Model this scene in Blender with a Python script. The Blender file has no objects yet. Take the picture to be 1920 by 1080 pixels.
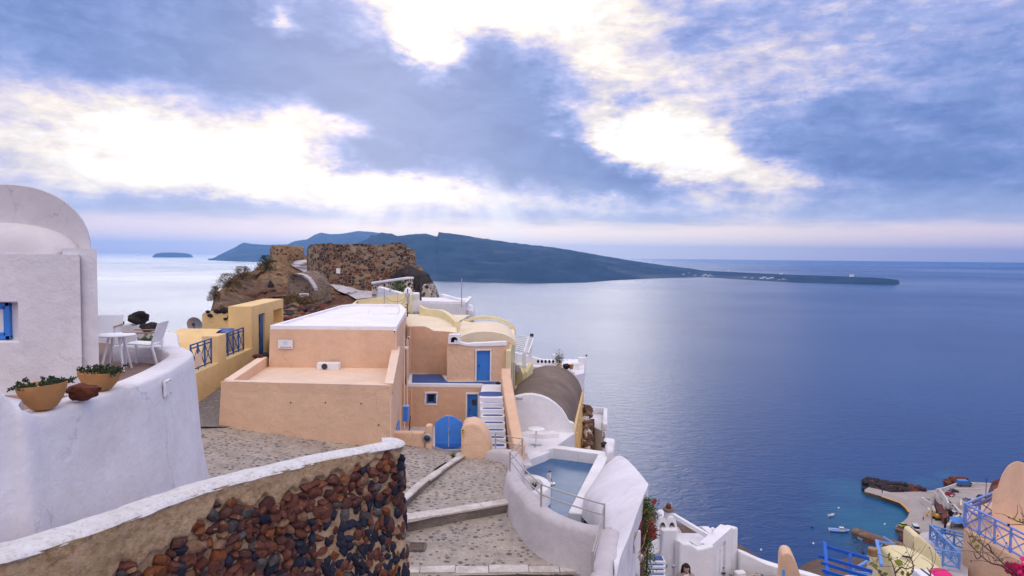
import bpy, bmesh, math, random
import numpy as np
from mathutils import Vector, Matrix, noise as mnoise

random.seed(7)
SC = bpy.context.scene
COL = SC.collection
R = math.radians
HAZE = True

# ------------------------------------------------------------------ camera
# the eye is the origin: x to the right, y ahead, z up; the sea lies 112 m below
SEA = -112.0
PITCH, ROLL, FPX = R(2.82), 0.0100, 1280.0
_F0 = Vector((0, math.cos(PITCH), -math.sin(PITCH)))
_U0 = Vector((0, math.sin(PITCH), math.cos(PITCH)))
_X0 = Vector((1, 0, 0))
CR = (_X0 * math.cos(ROLL) + _U0 * math.sin(ROLL))
CU = (-_X0 * math.sin(ROLL) + _U0 * math.cos(ROLL))
cam_d = bpy.data.cameras.new('camera')
cam_d.sensor_width = 36.0
cam_d.lens = 24.0
cam_d.clip_start = 0.1
cam_d.clip_end = 200000.0
cam = bpy.data.objects.new('camera', cam_d)
COL.objects.link(cam)
cam.matrix_world = Matrix(((CR.x, CU.x, -_F0.x, 0), (CR.y, CU.y, -_F0.y, 0), (CR.z, CU.z, -_F0.z, 0), (0, 0, 0, 1)))
SC.camera = cam


def ray(px, py):
    return _F0 + CR * ((px - 960) / FPX) - CU * ((py - 540) / FPX)


def P(px, py, d):
    """survey: the point seen at px,py standing d metres ahead"""
    return ray(px, py) * d


def PZ(px, py, z):
    r = ray(px, py)
    return r * (z / r.z)


def H(p, z):
    return Vector((p[0], p[1], z))


# ------------------------------------------------------------------ sky
SUN_AZ, SUN_EL = R(-12.0), R(17.0)
world = bpy.data.worlds.new('World')
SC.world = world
world.use_nodes = True
wt = world.node_tree
wt.nodes.clear()


class NG:
    """small helper for building node graphs"""
    def __init__(s, tree):
        s.t = tree

    def n(s, typ, ins=None, **props):
        nd = s.t.nodes.new(typ)
        for k, v in props.items():
            setattr(nd, k, v)
        for k, v in (ins or {}).items():
            if isinstance(v, bpy.types.NodeSocket):
                s.t.links.new(v, nd.inputs[k])
            else:
                nd.inputs[k].default_value = v
        return nd

    def m(s, op, a, b=0.0, c=None, clamp=False):
        ins = {0: a, 1: b}
        if c is not None:
            ins[2] = c
        return s.n('ShaderNodeMath', ins, operation=op, use_clamp=clamp).outputs[0]

    def ramp(s, fac, stops, interp='LINEAR'):
        nd = s.n('ShaderNodeValToRGB', {0: fac})
        cr = nd.color_ramp
        cr.interpolation = interp
        while len(cr.elements) < len(stops):
            cr.elements.new(0.5)
        for e, (p, c) in zip(cr.elements, stops):
            e.position = p
            e.color = (c[0], c[1], c[2], 1)
        return nd.outputs[0]

    def mix(s, fac, a, b, mode='MIX'):
        nd = s.n('ShaderNodeMix', data_type='RGBA', blend_type=mode)
        for i, v in ((0, fac), (6, a), (7, b)):
            if isinstance(v, bpy.types.NodeSocket):
                s.t.links.new(v, nd.inputs[i])
            elif i == 0:
                nd.inputs[0].default_value = v
            else:
                nd.inputs[i].default_value = (v[0], v[1], v[2], 1)
        return nd.outputs[2]

    def rng(s, v, a, b, c=0.0, d=1.0, interp='LINEAR'):
        nd = s.n('ShaderNodeMapRange', {0: v, 1: a, 2: b, 3: c, 4: d}, interpolation_type=interp)
        return nd.outputs[0]

    def noise(s, vec, scale, detail=4.0, rough=0.55, dist=0.0, out=0):
        return s.n('ShaderNodeTexNoise', {'Vector': vec, 'Scale': scale, 'Detail': detail, 'Roughness': rough,
                                          'Distortion': dist}).outputs[out]

    def xyz(s, x, y, z=0.0):
        return s.n('ShaderNodeCombineXYZ', {0: x, 1: y, 2: z}).outputs[0]


g = NG(wt)
tc = g.n('ShaderNodeTexCoord').outputs['Generated']
sep = g.n('ShaderNodeSeparateXYZ', {0: tc}).outputs
az = g.m('MULTIPLY', g.m('ARCTAN2', sep[0], sep[1]), 57.29578)
el = g.m('MULTIPLY', g.m('ARCSINE', g.m('MAXIMUM', g.m('MINIMUM', sep[2], 1.0), -1.0)), 57.29578)
# cloud plane: soft domain warp, finer towards edges of the clouds
base = g.xyz(az, g.m('MULTIPLY', el, 1.9))
w1 = g.noise(base, 0.075, 5.0, 0.62, out=1)
w2 = g.noise(base, 0.30, 5.0, 0.65, out=1)
s1 = g.n('ShaderNodeVectorMath', {0: w1, 1: (0.5, 0.5, 0.5)}, operation='SUBTRACT').outputs[0]
s2 = g.n('ShaderNodeVectorMath', {0: w2, 1: (0.5, 0.5, 0.5)}, operation='SUBTRACT').outputs[0]
s1 = g.n('ShaderNodeVectorMath', {0: s1, 1: (9.0, 4.5, 0.0)}, operation='MULTIPLY').outputs[0]
s2 = g.n('ShaderNodeVectorMath', {0: s2, 1: (3.4, 2.2, 0.0)}, operation='MULTIPLY').outputs[0]
pos = g.n('ShaderNodeVectorMath', {0: s1, 1: s2}, operation='ADD').outputs[0]
pos = g.n('ShaderNodeVectorMath', {0: pos, 1: g.xyz(az, el)}, operation='ADD').outputs[0]


def azel(px, py):
    r = ray(px, py).normalized()
    return math.degrees(math.atan2(r.x, r.y)), math.degrees(math.asin(r.z))


# breaks (+) and banks (-) of the cloud layer: centre, half sizes and tilt in survey pixels, weight
BLOBS = [
    # bright breaks
    (900, 30, 240, 130, 0, 1.15), (800, 110, 75, 120, -10, 0.95), (1000, -60, 400, 150, 0, 0.9),
    (1160, 190, 180, 180, -35, 0.85), (1290, 300, 230, 75, -24, 0.8), (1090, 60, 150, 120, 0, 0.2),
    (1450, 352, 330, 50, -12, 0.42),
    (430, 280, 330, 92, 0, 0.95), (560, 245, 110, 85, 20, 0.55), (90, 235, 270, 110, -10, 0.62), (250, 325, 480, 75, 0, 0.40),
    (700, 372, 220, 62, 0, 0.80), (860, 318, 120, 55, 25, 0.42), (1050, 385, 400, 44, -3, 0.42), (1010, 245, 160, 26, -12, 0.2),
    (548, 34, 44, 40, 0, 0.85), (1180, 262, 190, 60, -25, 0.5),
    # veils on the right
    (1620, 100, 420, 80, 22, 0.26), (1450, 60, 200, 160, 10, 0.30), (1820, 170, 300, 60, 22, 0.2), (1330, 140, 130, 150, 0, 0.3),
    # banks
    (330, 110, 620, 130, -6, -0.22), (900, 105, 120, 75, -25, -0.85), (1000, 160, 120, 90, -60, -0.55), (760, 195, 360, 70, -14, -0.6),
    (1000, 290, 330, 64, -10, -0.75), (700, 305, 190, 38, -8, -0.85), (1180, 185, 45, 24, 0, -0.6), (1130, 215, 80, 38, -10, -0.6),
    (860, 200, 300, 50, -14, -0.35), (1600, 270, 520, 130, -4, -0.22), (620, 100, 250, 140, 0, -0.25), (1330, 60, 80, 70, 0, -0.22),
    (1080, 330, 230, 36, -8, -0.3), (1700, 385, 360, 50, -3, -0.1), (600, 345, 90, 20, 10, -0.35),
    (1075, 40, 90, 60, 10, -0.42), (1060, 120, 90, 40, -30, -0.35), (1230, 90, 150, 110, 0, -0.25), (1220, 355, 260, 22, -4, -0.28), (200, 300, 300, 26, 4, -0.25), (120, 250, 200, 24, -14, -0.2),
    (460, 395, 400, 22, 0, -0.18), (1150, 408, 230, 20, 0, -0.3), (1000, 362, 420, 30, -3, 0.18), (700, 412, 520, 34, 0, -0.35), (330, 380, 360, 30, 0, -0.22),
    # the unseen sky behind the viewer: an even veil, brightened below as fill
]
acc = None
for (bx, by, rx, ry, tilt, wgt) in BLOBS:
    ca, ce = azel(bx, by)
    mp = g.n('ShaderNodeMapping', {0: pos, 1: (ca, ce, 0), 2: (0, 0, R(tilt)), 3: (rx * 0.0448, ry * 0.0448, 1)}, vector_type='TEXTURE')
    # 'pos' has the warp's third axis in it: flatten
    fl = g.n('ShaderNodeVectorMath', {0: mp.outputs[0], 1: (1, 1, 0)}, operation='MULTIPLY').outputs[0]
    ln = g.n('ShaderNodeVectorMath', {0: fl}, operation='LENGTH').outputs['Value']
    f = g.rng(ln, 1.35, 0.0, 0.0, wgt * (0.74 if wgt > 0 else 0.80), 'SMOOTHSTEP')
    acc = f if acc is None else g.m('ADD', acc, f)
fb = g.noise(base, 0.16, 7.0, 0.6, 0.4)
fine = g.noise(base, 0.75, 5.0, 0.6, 0.3)
V = g.m('ADD', acc, g.m('MULTIPLY', g.m('SUBTRACT', fb, 0.5), 0.8))
V = g.m('ADD', V, g.m('MULTIPLY', g.m('SUBTRACT', fine, 0.5), 0.46))
wisp = g.noise(g.n('ShaderNodeMapping', {0: g.xyz(az, el), 1: (0, 0, 0), 2: (0, 0, R(-18)), 3: (0.10, 0.55, 1)}).outputs[0], 1.0, 7.0, 0.62, 0.5)
V = g.m('ADD', V, g.m('MULTIPLY', g.m('SUBTRACT', wisp, 0.5), g.rng(az, -6.0, 12.0, 0.25, 0.75)))
V = g.m('ADD', V, 0.22)
# behind the viewer: an unseen pale veil, added as fill light
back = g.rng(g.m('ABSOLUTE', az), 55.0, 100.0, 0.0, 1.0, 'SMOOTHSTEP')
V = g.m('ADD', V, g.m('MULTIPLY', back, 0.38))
V = g.m('ADD', V, g.rng(el, 26.0, 50.0, 0.0, 0.25, 'SMOOTHSTEP'))  # unseen sky overhead raised too, as fill
cloud = g.ramp(V, [(0.0, (0.150, 0.245, 0.55)), (0.22, (0.215, 0.310, 0.65)), (0.42, (0.36, 0.425, 0.76)), (0.60, (0.66, 0.62, 0.79)),
                   (0.80, (0.95, 0.86, 0.78)), (1.12, (1.12, 1.07, 1.02))])
# body of the banks: soft darker and lighter folds
fold = g.noise(g.xyz(az, g.m('MULTIPLY', el, 2.6)), 0.22, 6.0, 0.6, 0.8)
cloud = g.mix(1.0, cloud, g.mix(g.rng(fold, 0.32, 0.68), (0.80, 0.83, 0.90), (1.16, 1.12, 1.06)), 'MULTIPLY')
# low air: pale blue under the clouds, a rosy band over the horizon
lowblue = g.rng(el, 6.0, 2.6, 0.0, 0.45, 'SMOOTHSTEP')
cloud = g.mix(lowblue, cloud, (0.58, 0.66, 0.87))
pinkn = g.noise(g.xyz(g.m('MULTIPLY', az, 0.25), g.m('MULTIPLY', el, 2.2)), 0.5, 4.0, 0.6)
pel = g.m('ADD', el, g.m('MULTIPLY', g.m('SUBTRACT', pinkn, 0.5), 1.6))
warm = g.rng(g.m('ABSOLUTE', g.m('SUBTRACT', az, 6.0)), 34.0, 4.0, 0.0, 1.0, 'SMOOTHSTEP')
pinkc = g.mix(warm, (0.92, 0.76, 0.82), (1.2, 0.97, 0.82))
pink = g.rng(pel, 3.3, 1.8, 0.0, 0.92, 'SMOOTHSTEP')
cloud = g.mix(pink, cloud, pinkc)
# crepuscular rays: fans of light below the breaks, spreading from the hidden sun
sa, se = azel(840, 130)
ra = g.m('ARCTAN2', g.m('SUBTRACT', az, sa), g.m('SUBTRACT', se, el))
rn = g.noise(g.xyz(g.m('MULTIPLY', ra, 2.2), 0.0), 1.9, 2.0, 0.5)
rmask = g.m('MULTIPLY', g.rng(el, 7.5, 4.2, 0.0, 1.0, 'SMOOTHSTEP'), g.rng(el, -0.5, 1.8, 0.0, 1.0, 'SMOOTHSTEP'))
rmask = g.m('MULTIPLY', rmask, g.rng(g.m('ABSOLUTE', ra), 1.1, 0.3, 0.0, 1.0, 'SMOOTHSTEP'))
rays = g.m('MULTIPLY', rmask, g.rng(rn, 0.36, 0.62, -0.03, 0.55))
cloud = g.mix(g.m('MAXIMUM', rays, 0.0), cloud, (1.0, 0.98, 0.98))
sky = g.n('ShaderNodeTexSky', sky_type='NISHITA', sun_disc=False, sun_elevation=SUN_EL, sun_rotation=SUN_AZ,
          altitude=120.0, air_density=1.0, dust_density=1.5, ozone_density=1.5)
# strength 0.1 below: cloud radiances are given as they look, so they are lifted tenfold here
gain = g.m('ADD', 10.0, g.m('ADD', g.m('MULTIPLY', back, 5.2), g.rng(el, 28.0, 50.0, 0.0, 5.0, 'SMOOTHSTEP')))  # extra gain behind and overhead: unseen sky brightened to fill the walls
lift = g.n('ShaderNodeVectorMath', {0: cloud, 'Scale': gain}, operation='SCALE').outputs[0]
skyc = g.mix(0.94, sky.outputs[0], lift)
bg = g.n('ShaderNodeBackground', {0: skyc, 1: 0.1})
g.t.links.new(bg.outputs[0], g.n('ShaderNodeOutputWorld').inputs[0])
world.cycles.sampling_method = 'MANUAL'
world.cycles.sample_map_resolution = 512

# ------------------------------------------------------------------ sun, soft behind cloud
sun_d = bpy.data.lights.new('sun', 'SUN')
sun_d.energy = 0.8
sun_d.angle = R(50)
sun_d.color = (1.0, 0.93, 0.86)
sun = bpy.data.objects.new('sun', sun_d)
COL.objects.link(sun)
sdir = Vector((math.sin(SUN_AZ) * math.cos(SUN_EL), math.cos(SUN_AZ) * math.cos(SUN_EL), math.sin(SUN_EL)))
sun.rotation_euler = sdir.to_track_quat('Z', 'Y').to_euler()
sun.location = (0, 0, 60)

SC.view_settings.view_transform = 'Standard'
SC.view_settings.look = 'None'
SC.view_settings.exposure = 0.12
SC.view_settings.gamma = 1.0
SC.render.engine = 'CYCLES'
SC.cycles.use_denoising = True
SC.cycles.max_bounces = 6
SC.cycles.diffuse_bounces = 3
SC.cycles.volume_bounces = 1
SC.cycles.caustics_reflective = False
SC.cycles.caustics_refractive = False

# ------------------------------------------------------------------ object helpers
OFF = {}


def props(o, label=None, cat=None, group=None, kind=None):
    if label: o['label'] = label
    if cat: o['category'] = cat
    if group: o['group'] = group
    if kind: o['kind'] = kind
    return o


def T(name, label, cat, loc, group=None):
    o = bpy.data.objects.new(name, None)
    COL.objects.link(o)
    o.location = loc
    o.empty_display_size = 0.3
    OFF[o.name] = Vector(loc)
    return props(o, label, cat, group)


def copy_thing(root, loc, rz=0.0, label=None, scale=None):
    r = root.copy(); COL.objects.link(r)
    r.location = loc; r.rotation_euler = (0, 0, rz)
    if scale: r.scale = (scale, scale, scale)
    if label: r['label'] = label
    for ch in list(root.children):
        c = ch.copy(); COL.objects.link(c); c.parent = r
        for gg in list(ch.children):
            d = gg.copy(); COL.objects.link(d); d.parent = c
    return r


class B:
    def __init__(s):
        s.v = []; s.f = []; s.mi = []; s.m = 0

    def add(s, vs, fs):
        n = len(s.v)
        s.v += [tuple(v) for v in vs]
        s.f += [tuple(i + n for i in f) for f in fs]
        s.mi += [s.m] * len(fs)
        return s

    def prism(s, bot, top, cap=True, bcap=True):
        n = len(bot)
        fs = [(i, (i + 1) % n, n + (i + 1) % n, n + i) for i in range(n)]
        if cap: fs.append(tuple(range(n, 2 * n)))
        if bcap: fs.append(tuple(range(n - 1, -1, -1)))
        return s.add(list(bot) + list(top), fs)

    def ex(s, poly, z0, z1, batter=0.0):
        """prism over an xy polygon; batter widens the foot"""
        c = sum((Vector((p[0], p[1], 0)) for p in poly), Vector()) / len(poly)
        bot = []
        for p in poly:
            q = Vector((p[0], p[1], 0)) - c
            q = q * (1 + batter / max(q.length, 0.01)) + c
            bot.append((q.x, q.y, z0))
        return s.prism(bot, [(p[0], p[1], z1) for p in poly])

    def box(s, c, size, rz=0.0, rx=0.0, ry=0.0):
        hx, hy, hz = size[0] / 2, size[1] / 2, size[2] / 2
        M = Matrix.Rotation(rz, 3, 'Z') @ Matrix.Rotation(ry, 3, 'Y') @ Matrix.Rotation(rx, 3, 'X')
        vs = [Vector(c) + M @ Vector((x, y, z)) for z in (-hz, hz) for (x, y) in ((-hx, -hy), (hx, -hy), (hx, hy), (-hx, hy))]
        return s.add(vs, [(0, 3, 2, 1), (4, 5, 6, 7), (0, 1, 5, 4), (1, 2, 6, 5), (2, 3, 7, 6), (3, 0, 4, 7)])

    def bar(s, a, b, w, h=None, up=(0, 0, 1)):
        """square bar from a to b"""
        h = h or w
        a = Vector(a); b = Vector(b)
        d = (b - a).normalized()
        u = Vector(up)
        if abs(d.dot(u)) > 0.97: u = Vector((0, 1, 0))
        x = d.cross(u).normalized(); y = x.cross(d)
        vs = []
        for p in (a, b):
            for (i, j) in ((-1, -1), (1, -1), (1, 1), (-1, 1)):
                vs.append(p + x * (i * w / 2) + y * (j * h / 2))
        return s.add(vs, [(0, 3, 2, 1), (4, 5, 6, 7), (0, 1, 5, 4), (1, 2, 6, 5), (2, 3, 7, 6), (3, 0, 4, 7)])

    def tube(s, pts, r, n=8, cap=True, r2=None):
        pts = [Vector(p) for p in pts]
        m = len(pts)
        vs = []; fs = []
        up = Vector((0, 0, 1))
        prev = None
        for i, p in enumerate(pts):
            d = (pts[min(i + 1, m - 1)] - pts[max(i - 1, 0)]).normalized()
            if prev is None:
                a = up if abs(d.dot(up)) < 0.95 else Vector((1, 0, 0))
                x = d.cross(a).normalized()
            else:
                x = (prev - d * prev.dot(d)).normalized()
            prev = x
            y = d.cross(x)
            rr = r if r2 is None else r + (r2 - r) * i / max(1, m - 1)
            for k in range(n):
                t = 2 * math.pi * k / n
                vs.append(p + x * (rr * math.cos(t)) + y * (rr * math.sin(t)))
        for i in range(m - 1):
            for k in range(n):
                fs.append((i * n + k, i * n + (k + 1) % n, (i + 1) * n + (k + 1) % n, (i + 1) * n + k))
        if cap:
            fs.append(tuple(range(n - 1, -1, -1))); fs.append(tuple(range((m - 1) * n, m * n)))
        return s.add(vs, fs)

    def lathe(s, c, prof, n=24, sx=1.0, sy=1.0, cap0=True, cap1=True):
        """prof: (radius, z) rows"""
        c = Vector(c); vs = []; fs = []
        for (r, z) in prof:
            for k in range(n):
                t = 2 * math.pi * k / n
                vs.append(c + Vector((r * sx * math.cos(t), r * sy * math.sin(t), z)))
        for i in range(len(prof) - 1):
            for k in range(n):
                fs.append((i * n + k, i * n + (k + 1) % n, (i + 1) * n + (k + 1) % n, (i + 1) * n + k))
        if cap0: fs.append(tuple(range(n - 1, -1, -1)))
        if cap1: fs.append(tuple(range((len(prof) - 1) * n, len(prof) * n)))
        return s.add(vs, fs)

    def grid(s, rows, closed=False):
        """rows of equal length"""
        n = len(rows[0]); vs = [p for r in rows for p in r]; fs = []
        for i in range(len(rows) - 1):
            for k in range(n if closed else n - 1):
                k2 = (k + 1) % n
                fs.append((i * n + k, i * n + k2, (i + 1) * n + k2, (i + 1) * n + k))
        return s.add(vs, fs)

    def wall(s, path, th, z0, z1, side=0.0):
        """wall following an xy path; z0, z1 numbers or lists; side -1..1 shifts the body off the line; -1 = body to the right of travel"""
        n = len(path)
        pts = [Vector((p[0], p[1], 0)) for p in path]
        z0 = z0 if isinstance(z0, (list, tuple)) else [z0] * n
        z1 = z1 if isinstance(z1, (list, tuple)) else [z1] * n
        rows = []
        for i, p in enumerate(pts):
            d = (pts[min(i + 1, n - 1)] - pts[max(i - 1, 0)]).normalized()
            nr = Vector((-d.y, d.x, 0))
            a = p + nr * (th * (0.5 + side / 2)); b = p - nr * (th * (0.5 - side / 2))
            rows.append([H(b, z0[i]), H(b, z1[i]), H(a, z1[i]), H(a, z0[i])])
        s.grid(rows, closed=True)
        k = len(s.v) - 4 * n
        s.f += [(k, k + 1, k + 2, k + 3), tuple(k + 4 * (n - 1) + j for j in (3, 2, 1, 0))]
        s.mi += [s.m] * 2
        return s

    def cut_stone(s, c, size, rnd, rz=0.0, sub=2):
        """angular rubble stone: a ball cut by several random planes, then roughened"""
        bm = bmesh.new(); bmesh.ops.create_icosphere(bm, subdivisions=sub, radius=1.0)
        planes = [(Vector((rnd.gauss(0, 1), rnd.gauss(0, 1), rnd.gauss(0, 1))).normalized(), rnd.uniform(.45, .85)) for _ in range(7)]
        M_ = Matrix.Rotation(rz, 3, 'Z'); o = Vector((rnd.uniform(0, 50), rnd.uniform(0, 50), 3)); vs = []
        tilt = Matrix.Rotation(rnd.uniform(-.6, .6), 3, 'Y')
        for v in bm.verts:
            q = v.co.copy()
            for n_, h_ in planes:
                e_ = q.dot(n_) - h_
                if e_ > 0: q -= n_ * e_ * .92
            q *= 1.12 + .16 * mnoise.noise(q * 2.4 + o) + .07 * mnoise.noise(q * 6 + o)
            q = tilt @ Vector((q.x * size[0], q.y * size[1], q.z * size[2]))
            vs.append(Vector(c) + M_ @ q)
        fs = [tuple(x.index for x in f.verts) for f in bm.faces]; bm.free()
        return s.add(vs, fs)

    def rock(s, c, size, seed=0, sub=2, amp=0.35, rz=0.0, freq=1.1):
        bm = bmesh.new()
        bmesh.ops.create_icosphere(bm, subdivisions=sub, radius=1.0)
        vs = []
        M = Matrix.Rotation(rz, 3, 'Z')
        o = Vector((seed * 3.17, seed * 1.31, seed * 7.7))
        for v in bm.verts:
            k = 1 + amp * mnoise.noise(v.co * freq + o) + amp * 0.5 * mnoise.noise(v.co * freq * 2.6 + o)
            vs.append(Vector(c) + M @ Vector((v.co.x * k * size[0], v.co.y * k * size[1], v.co.z * k * size[2])))
        fs = [tuple(x.index for x in f.verts) for f in bm.faces]
        bm.free()
        return s.add(vs, fs)

    def facade(s, a, b, z0, z1, holes, rev=0.12):
        """vertical face from a to b (seen with a at left), with rectangular openings (u0,u1,v0,v1) in metres, reveals rev deep"""
        a = H(a, 0); b = H(b, 0)
        L = (b - a).length; d = (b - a) / L
        nin = Vector((-d.y, d.x, 0))
        us = sorted({0.0, L, *[h[0] for h in holes], *[h[1] for h in holes]})
        vs_ = sorted({0.0, z1 - z0, *[h[2] for h in holes], *[h[3] for h in holes]})

        def pt(u, v, w=0.0):
            return a + d * u + nin * w + Vector((0, 0, z0 + v))
        for i in range(len(us) - 1):
            for j in range(len(vs_) - 1):
                um, vm = (us[i] + us[i + 1]) / 2, (vs_[j] + vs_[j + 1]) / 2
                if any(h[0] < um < h[1] and h[2] < vm < h[3] for h in holes): continue
                s.add([pt(us[i], vs_[j]), pt(us[i + 1], vs_[j]), pt(us[i + 1], vs_[j + 1]), pt(us[i], vs_[j + 1])], [(0, 1, 2, 3)])
        for (u0, u1, v0, v1) in holes:
            o = [pt(u0, v0), pt(u1, v0), pt(u1, v1), pt(u0, v1)]
            q = [pt(u0, v0, rev), pt(u1, v0, rev), pt(u1, v1, rev), pt(u0, v1, rev)]
            s.add(o + q, [(0, 4, 5, 1), (1, 5, 6, 2), (2, 6, 7, 3), (3, 7, 4, 0), (4, 7, 6, 5)])
        return s

    def build(s, name, mats, parent=None, bevel=0.0, smooth=False, seg=3, angle=50, label=None, cat=None, group=None, kind=None, merge=True, origin=True):
        mats = mats if isinstance(mats, (list, tuple)) else [mats]
        if parent is not None:
            off = OFF[parent.name]
        elif origin:
            xs = [v[0] for v in s.v]; ys = [v[1] for v in s.v]
            off = Vector(((min(xs) + max(xs)) / 2, (min(ys) + max(ys)) / 2, min(v[2] for v in s.v)))
        else:
            off = Vector()
        me = bpy.data.meshes.new(name)
        me.from_pydata([(v[0] - off[0], v[1] - off[1], v[2] - off[2]) for v in s.v], [], s.f)
        for m in mats: me.materials.append(m)
        if len(mats) > 1: me.polygons.foreach_set('material_index', s.mi)
        bm = bmesh.new(); bm.from_mesh(me)
        if merge: bmesh.ops.remove_doubles(bm, verts=bm.verts, dist=1e-4)
        bmesh.ops.recalc_face_normals(bm, faces=bm.faces)
        bm.to_mesh(me); bm.free()
        if smooth:
            me.shade_smooth() if hasattr(me, 'shade_smooth') else None
            me.set_sharp_from_angle(angle=R(angle))
        me.update()
        o = bpy.data.objects.new(name, me)
        COL.objects.link(o)
        if parent is not None: o.parent = parent
        else: o.location = off
        OFF[o.name] = Vector(off)
        if bevel:
            md = o.modifiers.new('bevel', 'BEVEL'); md.width = bevel; md.segments = seg
            md.limit_method = 'ANGLE'; md.angle_limit = R(35); md.harden_normals = True
            me.shade_smooth()
            me.set_sharp_from_angle(angle=R(40)) if not smooth else None
        return props(o, label, cat, group, kind)


def lerp(a, b, t): return a + (b - a) * t


def interp(tab, x):
    if x <= tab[0][0]: return tab[0][1]
    for (a, fa), (b, fb) in zip(tab, tab[1:]):
        if x <= b: return fa + (fb - fa) * (x - a) / (b - a)
    return tab[-1][1]


def spline(pts, n):
    """Catmull-Rom through points"""
    pts = [Vector(p) for p in pts]
    out = []
    for i in range(len(pts) - 1):
        p0 = pts[max(i - 1, 0)]; p1 = pts[i]; p2 = pts[i + 1]; p3 = pts[min(i + 2, len(pts) - 1)]
        for k in range(n):
            t = k / n
            out.append(0.5 * ((2 * p1) + (p2 - p0) * t + (2 * p0 - 5 * p1 + 4 * p2 - p3) * t * t + (3 * p1 - p0 - 3 * p2 + p3) * t ** 3))
    out.append(pts[-1])
    return out


# ------------------------------------------------------------------ materials
def new_mat(name):
    m = bpy.data.materials.new(name)
    m.use_nodes = True
    t = m.node_tree; t.nodes.clear()
    gg = NG(t)
    bs = gg.n('ShaderNodeBsdfPrincipled')
    out = gg.n('ShaderNodeOutputMaterial')
    t.links.new(bs.outputs[0], out.inputs[0])
    pos_ = gg.n('ShaderNodeNewGeometry').outputs['Position']
    return m, gg, bs, pos_


def L(c):
    """sRGB 0-255 to linear"""
    return tuple(((x / 255) / 12.92 if x / 255 <= 0.04045 else ((x / 255 + 0.055) / 1.055) ** 2.4) for x in c)


def dull(c, k): return tuple(x * k for x in c)


def plaster(name, col, dirt=None, dirt_amt=0.5, rough=0.9, bump=0.25, scale=1.0, var=0.10, streak=0.0, speck=0.0, cold=0.16):
    m, gg, bs, p = new_mat(name)
    n1 = gg.noise(p, 0.9 * scale, 6, 0.65)
    n2 = gg.noise(p, 5.0 * scale, 5, 0.6)
    c = gg.mix(gg.rng(n1, 0.3, 0.7), dull(col, 1 - var * 1.5), dull(col, 1 + var * 0.5))
    c = gg.mix(gg.rng(n2, 0.35, 0.75, 0, 0.35), c, dull(col, 1 - 1.6 * var))
    if dirt is not None:
        n3 = gg.noise(p, 0.55 * scale, 7, 0.7, 0.6)
        c = gg.mix(gg.rng(n3, 0.50, 0.74, 0, dirt_amt, 'SMOOTHSTEP'), c, dirt)
        n6 = gg.noise(p, 2.6 * scale, 8, 0.75, 0.8)
        c = gg.mix(gg.rng(n6, 0.58, 0.72, 0, dirt_amt * 0.8, 'SMOOTHSTEP'), c, dirt)
        if streak:
            sp = gg.n('ShaderNodeSeparateXYZ', {0: p}).outputs
            v = gg.xyz(gg.m('MULTIPLY', sp[0], 5.0), gg.m('MULTIPLY', sp[1], 5.0), gg.m('MULTIPLY', sp[2], 0.45))
            n4 = gg.noise(v, 1.0, 5, 0.65)
            c = gg.mix(gg.rng(n4, 0.55, 0.78, 0, streak, 'SMOOTHSTEP'), c, dirt)
    ck = gg.n('ShaderNodeTexVoronoi', {'Vector': gg.n('ShaderNodeVectorMath', {0: p, 1: gg.noise(p, 1.2 * scale, 5, 0.7, out=1)}, operation='ADD').outputs[0], 'Scale': 0.55 * scale}, feature='DISTANCE_TO_EDGE').outputs['Distance']
    ckm = gg.m('MULTIPLY', gg.rng(ck, 0.010, 0.002, 0, 0.45), gg.rng(gg.noise(p, 0.5, 4, 0.6), 0.50, 0.60))
    c = gg.mix(ckm, c, dull(col, 0.45))
    if speck:
        n5 = gg.noise(p, 22 * scale, 3, 0.6)
        c = gg.mix(gg.rng(n5, 0.66, 0.74, 0, speck), c, dull(col, 0.35))
    gg.t.links.new(c, bs.inputs['Base Color'])
    bs.inputs['Roughness'].default_value = rough
    bs.inputs['Specular IOR Level'].default_value = 0.25
    hgt = gg.m('ADD', gg.m('MULTIPLY', gg.noise(p, 3.0 * scale, 6, 0.6), 1.0), gg.m('MULTIPLY', gg.noise(p, 26 * scale, 5, 0.7), 0.16))
    b1 = gg.n('ShaderNodeBump', {'Strength': bump, 'Distance': 0.10, 'Height': hgt})
    gg.t.links.new(b1.outputs[0], bs.inputs['Normal'])
    return m


def paint(name, col, rough=0.45, var=0.08, metal=0.0, scale=6.0, wear=0.15):
    m, gg, bs, p = new_mat(name)
    n1 = gg.noise(p, scale, 5, 0.65)
    c = gg.mix(gg.rng(n1, 0.3, 0.7), dull(col, 1 - var), dull(col, 1 + var))
    if wear:
        n2 = gg.noise(p, scale * 3.1, 6, 0.75)
        c = gg.mix(gg.rng(n2, 0.62, 0.78, 0, wear), c, dull(col, 0.45))
    gg.t.links.new(c, bs.inputs['Base Color'])
    bs.inputs['Roughness'].default_value = rough
    bs.inputs['Metallic'].default_value = metal
    b1 = gg.n('ShaderNodeBump', {'Strength': 0.15, 'Distance': 0.01, 'Height': n1})
    gg.t.links.new(b1.outputs[0], bs.inputs['Normal'])
    return m


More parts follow.
